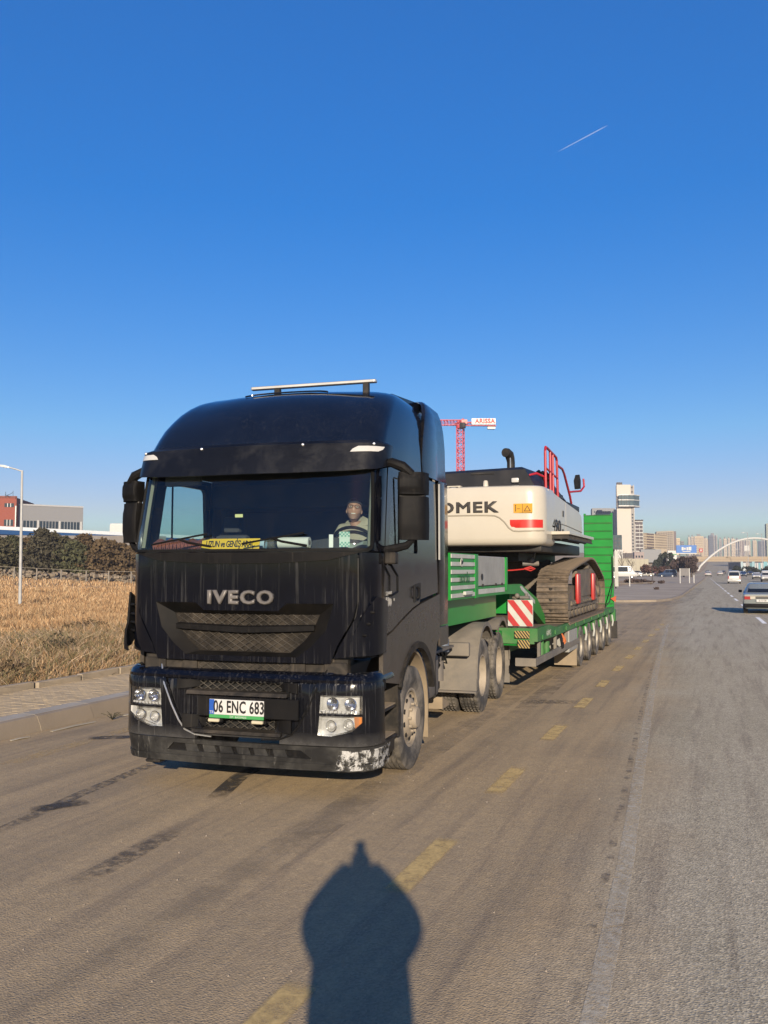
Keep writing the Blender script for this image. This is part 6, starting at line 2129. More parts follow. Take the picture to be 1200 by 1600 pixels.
def round_tree(px, D, ybase, ytop, wpx, seed, mat, label, n=1500, name='leafy_tree', group=None):
    p = cpt(px, D)
    z0 = terr(p.x, p.y); top = zof(ytop, D); h = top - z0; rad = wpx / 1375 * D / 2
    t = thing(name, label, 'tree', (p.x, p.y, z0), 0, group)
    obj('trunk', B().tube([(0, 0, -.2), (.1, 0, h * .4), (0, 0, h * .7)], [.22, .16, .06], 6), m_bark, t)
    rs0 = np.random.RandomState(seed)
    cs = [(rs0.uniform(-.6, .6) * rad, rs0.uniform(-.6, .6) * rad, h * rs0.uniform(.35, .85), rs0.uniform(.25, .5)) for _ in range(9)]
    def sh(rs):
        c = cs[rs.randint(len(cs))]
        v = rs.normal(size=3); v /= np.linalg.norm(v)
        q = c[3] * rs.rand() ** .4
        return (c[0] + v[0] * q * rad * 1.4, c[1] + v[1] * q * rad * 1.4, min(h, max(.3, c[2] + v[2] * q * h * .42)))
    V, F = leafcloud(n, sh, .30 * D / 250, seed)
    obj('crown', B().add(V, F), mat, t, angle=None)
m_ever = pbr('evergreen_dark', (0.055, 0.065, 0.05), .9, var=.4, vs=.6, spec=.2)
m_bush = pbr('leafless_bush_brown', (0.13, 0.095, 0.085), .95, var=.4, vs=.6, spec=.1)
m_bush2 = pbr('reddish_bush', (0.15, 0.085, 0.07), .95, var=.4, vs=.6, spec=.1)
round_tree(1024, 250, 884, 866, 14, 1, m_ever, 'left dark evergreen of the group behind the blue van')
round_tree(1034, 262, 884, 858, 18, 2, m_ever, 'tallest dark evergreen of the group behind the blue van')
round_tree(1047, 256, 884, 864, 16, 3, m_ever, 'right dark evergreen under the left end of the billboard')
round_tree(1055, 225, 905, 872, 22, 4, m_bush, 'brown leafless thicket left under the blue billboard', name='thicket')
round_tree(1066, 215, 905, 867, 24, 5, m_bush, 'brown leafless thicket in the middle under the blue billboard', 2000, name='thicket')
round_tree(1078, 210, 905, 868, 22, 6, m_bush, 'brown leafless thicket right under the blue billboard beside the arch foot', 2000, name='thicket')
round_tree(1012, 235, 896, 881, 26, 7, m_bush2, 'low reddish bush behind the parked cars', 1200, name='bush')
round_tree(1038, 240, 896, 884, 30, 8, m_bush2, 'low reddish bush behind the blue van', 1200, name='bush')
for i, (px, D, w) in enumerate(((985, 118, 24), (1000, 116, 20), (1014, 114, 12), (1030, 118, 10))):
    round_tree(px, D, 915, 904 if i < 2 else 907, w, 20 + i, m_bush, ('low dry shrub at the lot edge near the white post', 'low dry shrub left of the dark post', 'low dry shrub at the foot of the dark post', 'small dry shrub right of the dark post')[i], 260, name='dry_shrub')
round_tree(1024, 84, 925, 919, 9, 31, m_bush, 'tiny dry weed clump alone on the gravel plot', 130, name='dry_shrub')

# billboard, boards, posts
D = 255
bb_ = thing('billboard', 'wide blue billboard with white shapes above the leafless thicket', 'billboard', tuple(cpt(1071, D)), 0, world=True)
a, c = cpt(1055.5, D), cpt(1087, D)
def pan(a, c, z0, z1, dep=.3, off=0):
    d = (c - a).normalized(); n = Vector((-d.y, d.x, 0))
    a, c = a + n * off, c + n * off
    V = [(a.x, a.y, z0), (c.x, c.y, z0), (c.x, c.y, z1), (a.x, a.y, z1)]
    V += [(x + n.x * dep, y + n.y * dep, z) for x, y, z in V]
    return B().add(V, [(0, 1, 2, 3), (7, 6, 5, 4), (0, 4, 5, 1), (1, 5, 6, 2), (2, 6, 7, 3), (3, 7, 4, 0)])
obj('board', pan(a, c, zof(864, D), zof(852, D)), pbr('billboard_blue', (0.04, 0.20, 0.62), .5), bb_, angle=None)
for u0, u1, ya, yb in ((.26, .36, 860, 855), (.38, .46, 859, 856), (.50, .58, 860, 855), (.60, .74, 860, 854.5), (.3, .7, 862.3, 861.2)):
    obj('printed_mark', pan(a.lerp(c, u0), a.lerp(c, u1), zof(ya, D), zof(yb, D), .04, -.06), m_white, bb_, angle=None)
obj('lower_rail', pan(a, c, zof(865.4, D), zof(864.2, D), .2), m_white, bb_, angle=None)
for u in (.15, .5, .85):
    q = a.lerp(c, u)
    obj('billboard_post', B().box(q.x - .15, q.x + .15, q.y + .35, q.y + .65, 0, zof(854, D)), m_steel, bb_)
D = 600
a, c = cpt(1091, D), cpt(1096.5, D)
rb_ = thing('red_sign', 'small red square sign in front of the big cream tower block', 'sign', tuple((a + c) / 2 + Vector((0, 0, zof(866, D)))), 0, world=True)
obj('panel', pan(a, c, zof(863, D), zof(857, D)), m_red, rb_, angle=None)
obj('sign_post', pan(a.lerp(c, .4), a.lerp(c, .6), terr(a.x, a.y), zof(863, D)), m_steel, rb_, angle=None)
obj('white_mark', pan(a.lerp(c, .3), a.lerp(c, .7), zof(861.4, D), zof(858.6, D), .1, -.12), m_white, rb_, angle=None)
D = 122
gs = thing('grey_sign_panel', 'blank grey panel on two white posts at the kerb of the main road', 'sign', tuple(cpt(1068, D)), 0, world=True)
a, c = cpt(1060.5, D), cpt(1075, D)
obj('panel', pan(a, c, zof(899.5, D), zof(888, D), .06), pbr('panel_grey', (0.20, 0.19, 0.19), .6), gs, angle=None)
for q in (a, c):
    obj('sign_post', B().box(q.x - .05, q.x + .05, q.y - .08, q.y, 0, zof(888, D)), m_white, gs)
for px, D, y0, y1, lab, m_ in ((1082, 124, 911, 899, 'short white bollard post right of the grey sign panel', m_white), (982, 100, 917, 899.5, 'white post standing alone at the left edge of the lot', m_white), (1017, 118, 911, 885, 'thin dark post in the gravel lot', m_dkmetal)):
    q = cpt(px, D)
    t = thing('post', lab, 'post', (q.x, q.y, 0))
    obj('shaft', B().box(-.05, .05, -.05, .05, 0, zof(y1, D)), m_, t)
    obj('post_cap', B().box(-.065, .065, -.065, .065, zof(y1, D), zof(y1, D) + .04), m_, t)
a, c = cpt(958, 104), cpt(1018, 112)
lr = thing('low_rail', 'low white rail along the edge of the gravel lot', 'rail', tuple((a + c) / 2), 0, world=True)
obj('rail', B().tube([(a.x, a.y, .95), (a.lerp(c, .42).x, a.lerp(c, .42).y, .95)], .03, 5), m_fp, lr)
obj('rail', B().tube([(a.x, a.y, .30), (c.x, c.y, .30)], .06, 5), m_kerb, lr)

# footbridge with a white arch across the road
D = 345
br = thing('arch_footbridge', 'footbridge with a beige deck hung from one big white arch over the road', 'bridge', tuple(cpt(1150, D)), 0, world=True)
a, c = cpt(1088, D), cpt(1268, D)
n = 44
pts = []
for i in range(n + 1):
    t = i / n
    q = a.lerp(c, t)
    yy = 889 - 48 * (1 - abs(2 * t - 1) ** 2.0) + 3 * (t < .02)
    pts.append((q.x, q.y, max(.3, zof(yy, D))))
obj('arch', B().tube(pts, .42, 8), m_white, br)
m_deck = pbr('deck_beige', (0.50, 0.40, 0.28), .8, var=.06)
p0, p1 = cpt(1087, D + 2), cpt(1290, D + 2)
obj('deck', pan(p0, p1, zof(877.5, D), zof(874.6, D), 5), m_deck, br, angle=None)
obj('deck_edge', pan(p0, p1, zof(874.3, D), zof(869.5, D), .3, .5), m_deck, br, angle=None)
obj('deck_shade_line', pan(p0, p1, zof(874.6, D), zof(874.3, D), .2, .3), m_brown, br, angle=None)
for px in (1096, 1158):
    q = cpt(px, D + 4)
# light poles and boards near the bridge
for px, D, yt, lab in ((1167, 300, 832, 'thin double armed road lamp left of the dark blue tower'), (1189, 320, 834, 'thin road lamp in front of the dark blue tower'), (1155, 360, 858, 'small lamp post beyond the footbridge')):
    q = cpt(px, D); zt = zof(yt, D)
    t = thing('road_lamp', lab, 'street lamp', (q.x, q.y, 0))
    obj('pole', B().tube([(0, 0, 0), (0, 0, zt)], [.14, .08], 6), m_pole, t)
    obj('lamp_head', B().box(-1.9, -1.0, -.2, .2, zt - .15, zt + .05, .05), m_white, t)
    obj('lamp_arm', B().tube([(-1.0, 0, zt - .05), (0, 0, zt - .2)], .05, 5), m_pole, t)
q = cpt(1165.5, 420)
t = thing('tall_white_sign', 'tall white sign board on a post under the crown of the arch', 'sign', (q.x, q.y, terr(q.x, q.y)))
obj('panel', B().box(-1.1, 1.1, -.1, .1, zof(861, 420) - terr(q.x, q.y), zof(852.5, 420) - terr(q.x, q.y)), m_white, t)
obj('sign_post', B().box(-.6, .6, -.05, .15, 0, zof(861.5, 420) - terr(q.x, q.y)), m_twg, t)
# far high-rises
towers = [(1074.5, 1077.8, 840, 'c2', 'slim pale tower at the far left of the distant skyline'), (1079, 1083, 839, 'c1', 'slim cream tower left of the big cream block'), (1084, 1098.3, 838, 'c1', 'big cream tower block behind the red sign'),
          (1098.6, 1105, 841.5, 'c1', 'cream block joined to the right of the big cream tower'), (1106.5, 1119, 836.5, 'c4', 'blue grey tower with white corner strips behind the rising arch'), (1122.5, 1127, 843, 'c3', 'grey tower right of the blue grey one with white strips'),
          (1129.5, 1134.5, 842, 'c2', 'pale tower in the middle of the skyline above the arch flank'), (1136, 1139.4, 841.5, 'c1', 'narrow cream tower where the arch crosses the skyline'), (1141.5, 1147, 842, 'c2', 'twin striped pale tower left of the dark block'),
          (1147.6, 1153.5, 843.5, 'c4', 'dark blue grey block under the left part of the arch'), (1153.9, 1159.5, 845, 'c5', 'pinkish block under the arch'), (1160.5, 1164, 845, 'c4', 'narrow dark block right of the pinkish one'),
          (1164.4, 1167.2, 844, 'c2', 'narrow pale tower left of the tall white sign'), (1168, 1171.2, 844.5, 'c1', 'narrow cream tower right of the tall white sign'), (1175, 1181, 844.5, 'c1', 'wide cream tower under the arch crown'),
          (1183.5, 1198.5, 845.5, 'c4', 'broad dark blue tower at the right under the arch'), (1214, 1240, 835, 'c3', 'grey tower beyond the right end of the arch')]
mm = dict(c1=m_c1, c2=m_c2, c3=m_c3, c4=m_c4, c5=m_c5)
for i, (a, c, top, mk_, lab) in enumerate(towers):
    D = 1150 + (i * 137) % 260
    w = c - a
    t, P, L = block('high_rise', lab, a, c, D, top, 878, mm[mk_], rows=14, cols=max(1, int(w / 1.6)), wmat=m_brown if mk_ in ('c1', 'c2') else m_dkf, depth=16, group='high-rises on the distant skyline')
    zt, zb = zof(top, D), zof(878, D)
    for u in ((.62, .95) if mk_ == 'c4' and w > 8 else ((.0, .5) if w < 7 else (.0,))):
        obj('white_strip', slab(P, u, u + .9 / w, zb, zt + 1, -.5, -.08), m_tw, t, angle=None)
    obj('roof_block', slab(P, .3, .7, zt, zt + 3, 4, 10), m_c3, t, angle=None)
    if w > 5:
        obj('shaded_flank', slab(P, 1.0, 1.08, zb, zt - 1.5, .8, 15), mm['c5' if mk_ != 'c4' else 'c4'], t, angle=None)
block('green_banded_tower', 'pale greenish tower with floor bands at the right edge of the photo', 1196.5, 1226, 640, 818, 880, pbr('pale_green_render', (0.42, 0.47, 0.40), .8), rows=16, cols=1, bands=True, wmat=m_c3, depth=18)
# retaining walls, boards and hoarding below the bridge
a, c = cpt(1136, 420), cpt(1155, 400)
t = thing('ribbed_wall', 'ribbed grey retaining wall left of the coloured hoarding under the bridge', 'wall', tuple(a), 0, world=True)
for i in range(8):
    p, q = a.lerp(c, i / 8), a.lerp(c, (i + .85) / 8)
    obj('wall_panel', pan(p, q, terr(p.x, p.y), zof(878.5, 410), .4), m_c3, t, angle=None)
cols_ = [(0.45, .60, .66), (.62, .68, .70), (.40, .36, .33), (.12, .30, .36), (.30, .52, .60), (.60, .62, .62), (.16, .42, .50), (.62, .66, .66), (.20, .50, .58), (.50, .66, .70)]
hb_ = thing('site_hoarding', 'row of pale blue and white hoarding panels under the footbridge at the right', 'hoarding', tuple(cpt(1180, 330)), 0, world=True)
px = 1155.5
k = 0
hm = [pbr('hoarding_%d' % i, c_, .5) for i, c_ in enumerate(cols_)]
while px < 1250:
    w = 3.2 + (k % 3) * 1.1
    obj('hoarding_panel', pan(cpt(px, 325), cpt(px + w, 325), .3, zof(879.5 if k % 4 else 877.5, 325), .3), hm[k % 10], hb_, angle=None)
    px += w + .25; k += 1
# low bank of dark shrubs between the carriageways and the hoarding
round_tree(1150, 300, 892, 884, 16, 41, m_ever, 'dark low shrubbery left in front of the hoarding', 600, name='shrubbery')
round_tree(1175, 290, 892, 885, 30, 42, m_ever, 'dark low shrubbery in the middle in front of the hoarding', 700, name='shrubbery')
round_tree(1202, 290, 892, 884, 26, 43, m_ever, 'dark low shrubbery at the right edge in front of the hoarding', 700, name='shrubbery')

# --- tower crane ------------------------------------------------------------------------
D = 260
cr = thing('tower_crane', 'red lattice tower crane with a white lettered counter-jib above the white excavator'.replace('white excavator', 'cream excavator'), 'crane', tuple(cpt(720, D)), 0, world=True)
m_crane = pbr('crane_red', (0.75, 0.09, 0.12), .6)
def lattice(a, c, w, nseg, r, up=None):
    a, c = Vector(a), Vector(c)
    d = (c - a).normalized()
    s = d.cross(Vector((0, 1, 0)) if abs(d.y) < .9 else Vector((1, 0, 0))).normalized()
    t = d.cross(s)
    b = B()
    cor = [(s * i + t * j) * w / 2 for i, j in ((1, 1), (1, -1), (-1, -1), (-1, 1))]
    for o in cor: b.tube([a + o, c + o], r, 4)
    for k in range(nseg):
        p, q = a.lerp(c, k / nseg), a.lerp(c, (k + 1) / nseg)
        for i in range(4):
            o1, o2 = cor[i], cor[(i + 1) % 4]
            b.tube([p + o1, q + o2], r * .7, 3)
            b.tube([p + o1, p + o2], r * .7, 3)
            if k % 2: b.tube([p + o2, q + o1], r * .7, 3)
    return b
q = cpt(720, D)
mz = zof(668, D)
tag(obj('mast', lattice((q.x, q.y, 0), (q.x, q.y, mz), 1.9, 30, .13), m_crane, cr, angle=None))
obj('slewing_ring', B().cyl((q.x, q.y, mz), (q.x, q.y, mz + .9), 1.3, n=12), m_crane, cr)
obj('operator_cab', B().box(q.x + .4, q.x + 1.9, q.y - 2.2, q.y - .8, mz - .2, mz + 1.4, .1), m_dkmetal, cr)
jl, jr = cpt(600, D), cpt(776, D)
jd = (jr - jl).normalized()
obj('jib', lattice((jl.x, jl.y, zof(659, D)), (q.x, q.y, zof(659, D)), 1.5, 24, .10), m_crane, cr, angle=None)
obj('counter_jib', lattice((q.x, q.y, zof(661, D)), (jr.x, jr.y, zof(661.5, D)), 1.0, 10, .11), m_crane, cr, angle=None)
a, c = cpt(713, D), cpt(727, D)
obj('crane_head', pan(a, c, zof(665, D), zof(654.5, D), 1.0, -.3) if False else lattice((q.x - 1.2, q.y, zof(664, D)), (q.x + 1.4, q.y, zof(656, D)), 1.2, 3, .16), m_crane, cr, angle=None)
a, c = cpt(722, D - 1.2), cpt(731, D - 1.2)
obj('winch_box', pan(a, c, zof(661.5, D), zof(655, D), 1.2), m_red, cr, angle=None)
a, c = cpt(738, D - 1), cpt(775.5, D - 1)
sb = obj('sign_board', pan(a, c, zof(662.5, D), zof(653, D), .15), m_white, cr, angle=None)
ang = math.atan2(jd.y, jd.x)
mp_ = (cpt(759, D - 1) + Vector((0, -.12, 0)))
text('crane_lettering', 'ARISSA', 1.85, pbr('crane_letter_red', (.8, .03, .04), .5), Matrix.Translation((mp_.x, mp_.y, zof(657.6, D))) @ Matrix.Rotation(ang, 4, 'Z') @ Matrix.Rotation(R(90), 4, 'X'), sb, .05, 1.05, .07, .98)
a, c = cpt(763, D), cpt(775, D)
obj('counterweight', pan(a, c, zof(668.5, D), zof(662.8, D), 1.6), m_cream, cr, angle=None)

# --- condensation trail high up -----------------------------------------------------------
def skyp(px, py, D):
    u, v = (px - 600) / 1375.0, -(py - 800) / 1375.0
    yw, pi_ = R(CAM_YAW), R(CAM_PITCH)
    fw = Vector((-math.sin(yw) * math.cos(pi_), math.cos(yw) * math.cos(pi_), math.sin(pi_)))
    rt = Vector((math.cos(yw), math.sin(yw), 0)); up = rt.cross(fw)
    return Vector((0, 0, CAM_H)) + (fw + rt * u + up * v) * D
m_, nt, out = newmat('ice_trail')
df = nt.nodes.new('ShaderNodeBsdfDiffuse'); df.inputs[0].default_value = (.9, .93, 1, 1)
tr_ = nt.nodes.new('ShaderNodeBsdfTransparent'); mx = nt.nodes.new('ShaderNodeMixShader'); mx.inputs[0].default_value = .10
nt.links.new(tr_.outputs[0], mx.inputs[1]); nt.links.new(df.outputs[0], mx.inputs[2]); nt.links.new(mx.outputs[0], out.inputs[0])
b = B()
pts = [skyp(872 + 77 * t, 237 - 41 * t, 16000 + 2500 * t) for t in np.linspace(0, 1, 9)]
b.tube(pts, [1, 6, 8, 9, 10, 11, 11, 9, 3], 6)
tag(obj('contrail', b, m_), kind='structure')
# ================================================================== CARS
def car_paint(c): return pbr('car_paint', c, .25, coat=.5, dust=.2, var=.03)
P_WHITE, P_SILV, P_BLUE, P_RED, P_DARK = [car_paint(c) for c in ((.72, .72, .70), (.30, .34, .34), (.03, .07, .16), (.22, .03, .035), (.04, .045, .06))]
m_cgl = pbr('car_glass', (0.015, 0.02, 0.028), .06)
m_tail = pbr('tail_lamp_red', (0.45, 0.03, 0.03), .25)
def car_wheel_meshes():
    b = B(); b.lathe([(-.09, .20), (-.10, .26), (-.08, .31), (.08, .31), (.10, .26), (.09, .20)], 24)
    t = b.mesh('wheel', [m_tread])
    b = B(); b.lathe([(.0, .20), (.085, .20), (.07, .17), (.075, .06), (.085, .0)], 20)
    return t, b.mesh('rim', [m_alu])
CWT, CWR = car_wheel_meshes()
KINDS = {   # length, half width, profile of stations: (y, z_low, z_belt, z_top, half width at belt, half width at roof)
 'sedan': (4.25, .825, [(0, .42, .78, .80, .74, .70), (.04, .26, .86, .90, .79, .72), (.25, .22, .90, .95, .82, .70), (.62, .22, .92, .97, .82, .66), (1.02, .22, .93, 1.34, .82, .58), (1.3, .22, .93, 1.385, .825, .60), (2.2, .22, .92, 1.40, .825, .60), (2.6, .22, .91, 1.36, .82, .59), (3.25, .22, .89, .95, .82, .66), (3.9, .24, .82, .86, .80, .68), (4.2, .28, .70, .74, .74, .66), (4.25, .42, .62, .64, .68, .6)]),
 'mpv': (4.2, .88, [(0, .45, .95, 1.0, .80, .72), (.05, .28, 1.02, 1.10, .85, .74), (.16, .24, 1.05, 1.66, .87, .66), (.35, .22, 1.05, 1.78, .88, .68), (1.6, .22, 1.03, 1.82, .88, .70), (2.6, .22, 1.0, 1.76, .88, .68), (3.2, .22, .98, 1.10, .87, .72), (3.9, .26, .88, .94, .84, .70), (4.15, .30, .74, .78, .78, .66), (4.2, .42, .64, .66, .72, .6)]),
 'minibus': (6.2, 1.0, [(0, .45, 1.2, 2.3, .95, .86), (.08, .30, 1.25, 2.55, .98, .86), (.4, .28, 1.25, 2.62, 1.0, .88), (4.2, .28, 1.25, 2.62, 1.0, .88), (4.8, .28, 1.22, 2.50, 1.0, .84), (5.35, .28, 1.18, 1.55, .98, .82), (5.9, .32, 1.0, 1.10, .94, .78), (6.15, .38, .82, .86, .86, .7), (6.2, .45, .7, .72, .8, .66)])}
def car_section(y, zl, zb, zt, wb, wt):
    r = .05
    pts = [(-wb * .86, zl), (-wb * .98, zl + .12), (-wb * 1.0, (zl + zb) / 2 + .08), (-wb * .985, zb), (-(wb * .45 + wt * .55), zb + (zt - zb) * .5), (-wt, zt - .06 if zt - zb > .2 else zt - .01), (-wt * .82, zt),
           (wt * .82, zt), (wt, zt - .06 if zt - zb > .2 else zt - .01), (wb * .45 + wt * .55, zb + (zt - zb) * .5), (wb * .985, zb), (wb * 1.0, (zl + zb) / 2 + .08), (wb * .98, zl + .12), (wb * .86, zl)]
    return [(x, y, z) for x, z in pts]
def make_car(name, label, cat, kind, paint, x, y, rot, group=None, detail=False, z=0.0):
    """local frame: tail at y=0, nose at +y; rot turns about the tail's middle"""
    Ln, hw, st = KINDS[kind]
    t = thing(name, label, cat, (x, y, z), rot, group)
    b = B(); b.loft([car_section(*s) for s in st])
    body = obj('body', b, paint, t, angle=40)
    # glass: a skin 8 mm proud over the upper part of the body
    gl = [s for s in st if s[3] - s[2] > .25]
    i0, i1 = st.index(gl[0]), st.index(gl[-1])
    def secpt(s, side, f0):
        y_, zl, zb, zt, wb, wt = s
        w0 = wb * .985
        wtop = wt
        zz = zb + (zt - .06 - zb) * f0
        ww = w0 + (wtop - w0) * f0
        return (side * (ww + .008), y_, zz)
    for sd in (-1, 1):
        b = B()
        L_ = []
        ext = [(gl[0], .06)] + [(s, 0) for s in gl[1:]]
        secs = [(secpt(s, sd, .08), secpt(s, sd, .90)) for s in gl]
        for k in range(len(secs) - 1):
            a0, a1 = secs[k]; c0, c1 = secs[k + 1]
            f = lambda p, q, u: tuple(p[j] + (q[j] - p[j]) * u for j in range(3))
            b.quad(f(a0, c0, .04), f(a0, c0, .96), f(a1, c1, .96), f(a1, c1, .04))
        obj('side_window', b, m_cgl, t, angle=None)
    def endglass(sa, sb, nm):
        ya, yb = sa[0], sb[0]
        wa, wb2 = sa[5] * .93, sb[5] * .93
        o = -.012 if yb > ya else .012
        v = [(-wa, ya + o, sa[3] + .02), (wa, ya + o, sa[3] + .02), (wb2, yb + o * 1.5, sb[3] - .05), (-wb2, yb + o * 1.5, sb[3] - .05)]
        v += [(p[0], p[1] - o * .5, p[2] - .02) for p in v]
        return obj(nm, B().add(v, [(0, 1, 2, 3), (7, 6, 5, 4), (0, 4, 5, 1), (1, 5, 6, 2), (2, 6, 7, 3), (3, 7, 4, 0)]), m_cgl, t, angle=None)
    if i0 == 0: pass
    rw = endglass(st[max(i0 - 1, 0)], st[i0 if i0 > 0 else 1], 'rear_window')
    if kind == 'minibus': endglass((0, 0, 1.3, 1.35, .98, .9), (.04, 0, 1.3, 2.35, .98, .86), 'rear_window')
    endglass(st[i1 + 1], st[i1], 'front_window')
    for yy in (Ln * .19, Ln * .79):
        for sd in (-1, 1):
            w = link('wheel', CWT, t, loc=(sd * (hw - .11), yy, .31), rot=(0, 0, 0 if sd > 0 else PI))
            link('rim', CWR, w)
    zb = st[1][2]
    for sd in (-1, 1):
        b = B()
        b.box(sd * .48, sd * (hw - .06), -.012, .05, zb - .20, zb - .05, .01) if kind == 'sedan' else b.box(sd * (hw - .20), sd * (hw - .07), -.012, .06, zb - .35, zb + .05, .01)
        obj('tail_light', b, m_tail, t)
        b = B(); b.box(sd * .45, sd * (hw - .10), Ln - .10, Ln + .01, st[-2][2] - .10, st[-2][2] + .03, .02)
        obj('headlight', b, m_lampwhite, t)
    obj('rear_bumper', B().box(-hw + .03, hw - .03, -.06, .08, .30, .48, .03), m_plast if kind == 'sedan' else paint, t)
    obj('front_bumper', B().box(-hw + .06, hw - .06, Ln - .08, Ln + .05, .26, .46, .03), m_plast, t)
    obj('number_plate', B().box(-.26, .26, -.075, -.062, .50 if kind != 'sedan' else .56, .62 if kind != 'sedan' else .67), m_plate, t)
    obj('front_grille', B().box(-.40, .40, Ln - .02, Ln + .015, .50, .60, .01), m_ink, t)
    return t
# the silver saloon, seen from behind
s = make_car('silver_saloon', 'old silver green saloon seen from behind, cut by the right edge of the photo', 'car', 'sedan', P_SILV, 1.88, 43.4, R(-1.0), detail=True)
m_lt = pbr('pale_lamp', (0.62, 0.58, 0.48), .3)
obj('tail_band', B().box(-.46, .46, -.018, .03, .70, .80, .004), pbr('dark_tail_band', (0.08, 0.08, 0.075), .4), s)
obj('tail_trim', B().box(-.74, .74, -.022, .02, .805, .835, .004), m_lt, s)
for sd in (-1, 1):
    obj('reversing_lamp', B().box(sd * .30, sd * .52, -.024, .02, .68, .80, .004), m_lt, s)
text('plate_text', '06 AE 4385', .10, m_ink, facing(0, -.078, .615), s, .003, 1.0, 0, .7)
for sd in (-1, 1):
    b = B(); b.box(sd * .84, sd * 1.00, 2.75, 2.85, .92, 1.04, .02)
    obj('door_mirror', b, m_plast, s)
b = B(); b.ball((-.36, 1.7, 1.10), (.10, .11, .13), 12, 8); b.loft([[(-.60, 1.65, .75), (-.12, 1.65, .75), (-.12, 1.85, .75), (-.60, 1.85, .75)], [(-.52, 1.68, .98), (-.20, 1.68, .98), (-.20, 1.82, .98), (-.52, 1.82, .98)]])
# the other traffic
G1 = 'cars on the main road'
def onroad(px, py):
    """ground point below a sight line, for placing traffic by its tyres"""
    u, v = (px - 600) / 1375.0, -(py - 800) / 1375.0
    yw, pi_ = R(CAM_YAW), R(CAM_PITCH)
    fw = Vector((-math.sin(yw) * math.cos(pi_), math.cos(yw) * math.cos(pi_), math.sin(pi_)))
    rt = Vector((math.cos(yw), math.sin(yw), 0)); up = rt.cross(fw)
    d = fw + rt * u + up * v
    return Vector((0, 0, CAM_H)) + d * (-CAM_H / d.z)
for (px, py, kind, paint, rot, nm, cat, lab) in (
    (1147.3, 912, 'mpv', P_WHITE, -1, 'white_van', 'van', 'white van seen from behind in the lane ahead of the silver saloon'),
    (1106.4, 901, 'sedan', P_WHITE, -1, 'white_car', 'car', 'white car in the left lane nearest the arch foot'),
    (1125.3, 899.3, 'sedan', P_WHITE, -1, 'white_car', 'car', 'low white car between the arch foot and the white van'),
    (1142.5, 898.2, 'mpv', P_WHITE, 179, 'white_car', 'car', 'small white van just above the roof of the nearer white van'),
    (1182.0, 905, 'sedan', P_WHITE, 179, 'white_car', 'car', 'white oncoming car above the silver saloon'),
    (1197.5, 909, 'mpv', P_WHITE, 179, 'white_van', 'van', 'white oncoming van at the right edge of the photo'),
    (1161.5, 901.0, 'sedan', P_BLUE, 179, 'blue_car', 'car', 'dark blue oncoming car right of the white van'),
    (1172.0, 899.0, 'sedan', P_DARK, 179, 'dark_car', 'car', 'dark oncoming car left of the white oncoming car'),
    (1156.0, 900.0, 'sedan', P_WHITE, 179, 'white_car', 'car', 'white car half hidden behind the right side of the white van'),
    (1131.0, 896.5, 'sedan', P_DARK, -1, 'dark_car', 'car', 'dark car far up the middle lane'),
    (1105.2, 896.8, 'sedan', P_DARK, -1, 'dark_car', 'car', 'dark car in front of the white car in the left lane')):
    q = onroad(px, py)
    make_car(nm, lab, cat, kind, paint, q.x, q.y, R(rot), G1)
# parked on the lot
G2 = 'vehicles parked on the lot'
for (px, py, kind, paint, rot, nm, cat, lab) in (
    (951, 903.5, 'minibus', P_WHITE, -78, 'white_minibus', 'minibus', 'white minibus parked side on beyond the raised ramps'),
    (996, 901, 'sedan', P_WHITE, -75, 'parked_car', 'car', 'white parked car right behind the nose of the minibus'),
    (1001, 899.5, 'sedan', P_WHITE, -70, 'parked_car', 'car', 'white parked car in the middle of the parked row'),
    (1007, 899, 'sedan', P_RED, -70, 'parked_car', 'car', 'dark red parked car near the end of the parked row'),
    (1013, 898.3, 'sedan', P_SILV, -70, 'parked_car', 'car', 'silver parked car at the right end of the parked row'),
    (1057.5, 902, 'mpv', P_BLUE, 84, 'blue_van', 'van', 'dark blue van with a pale roof parked left of the grey sign panel')):
    q = onroad(px, py)
    c_ = make_car(nm, lab, cat, kind, paint, q.x, q.y, R(rot), G2, z=.09 if q.y < 259 else 0)
    if kind == 'mpv':
        obj('roof_panel', B().box(-.66, .66, .35, 2.6, 1.77, 1.835, .03), P_WHITE, c_)
for k, (px, py) in enumerate(((962, 884.5), (983, 885.5), (995, 886.5))):
    q = cpt(px, 255)
    c_ = make_car('parked_car', ('white car roof left at the foot of the cream site wall', 'dark car below the bare trees at the cream site wall', 'pale car at the right end of the cream site wall')[k], 'car', 'sedan', (P_WHITE, P_DARK, P_SILV)[k], q.x, q.y, R(-80), G2, z=.1)
# ================================================================== THINGS ON THE DASHBOARD
def world_tr(x, y, z): return TR.matrix_basis @ Vector((x, y, z))
from mathutils import Euler
TRM = Matrix.LocRotScale(TR.location, TR.rotation_euler, None)
def dthing(name, label, cat, b, mat, loc, rot=0.0, angle=35):
    """one mesh thing standing in the cab: loc in the truck's own frame"""
    o = obj(name, b, mat, None, angle=angle)
    o.matrix_basis = TRM @ Matrix.Translation(loc) @ Matrix.Rotation(rot, 4, 'Z')
    tag(o, label, cat)
    return o
b = B(); b.box(-.30, .30, -.002, .002, -.055, .055)
ys = dthing('yellow_sign', 'yellow sign board with black words lying at the foot of the windscreen', 'sign', b, m_yellow, (-.165, .015, 2.275), 0.0)
ys.matrix_basis = ys.matrix_basis @ Matrix.Rotation(R(-14), 4, 'X')
tx = textmesh('UZUN ve GENİŞ ARAÇ', .085, .002, .92, .002, .62); tx.transform(Matrix.Translation((0, -.0035, 0)) @ Matrix.Rotation(R(90), 4, 'X')); tx.materials.clear(); tx.materials.append(m_ink)
link('sign_text', tx, ys)
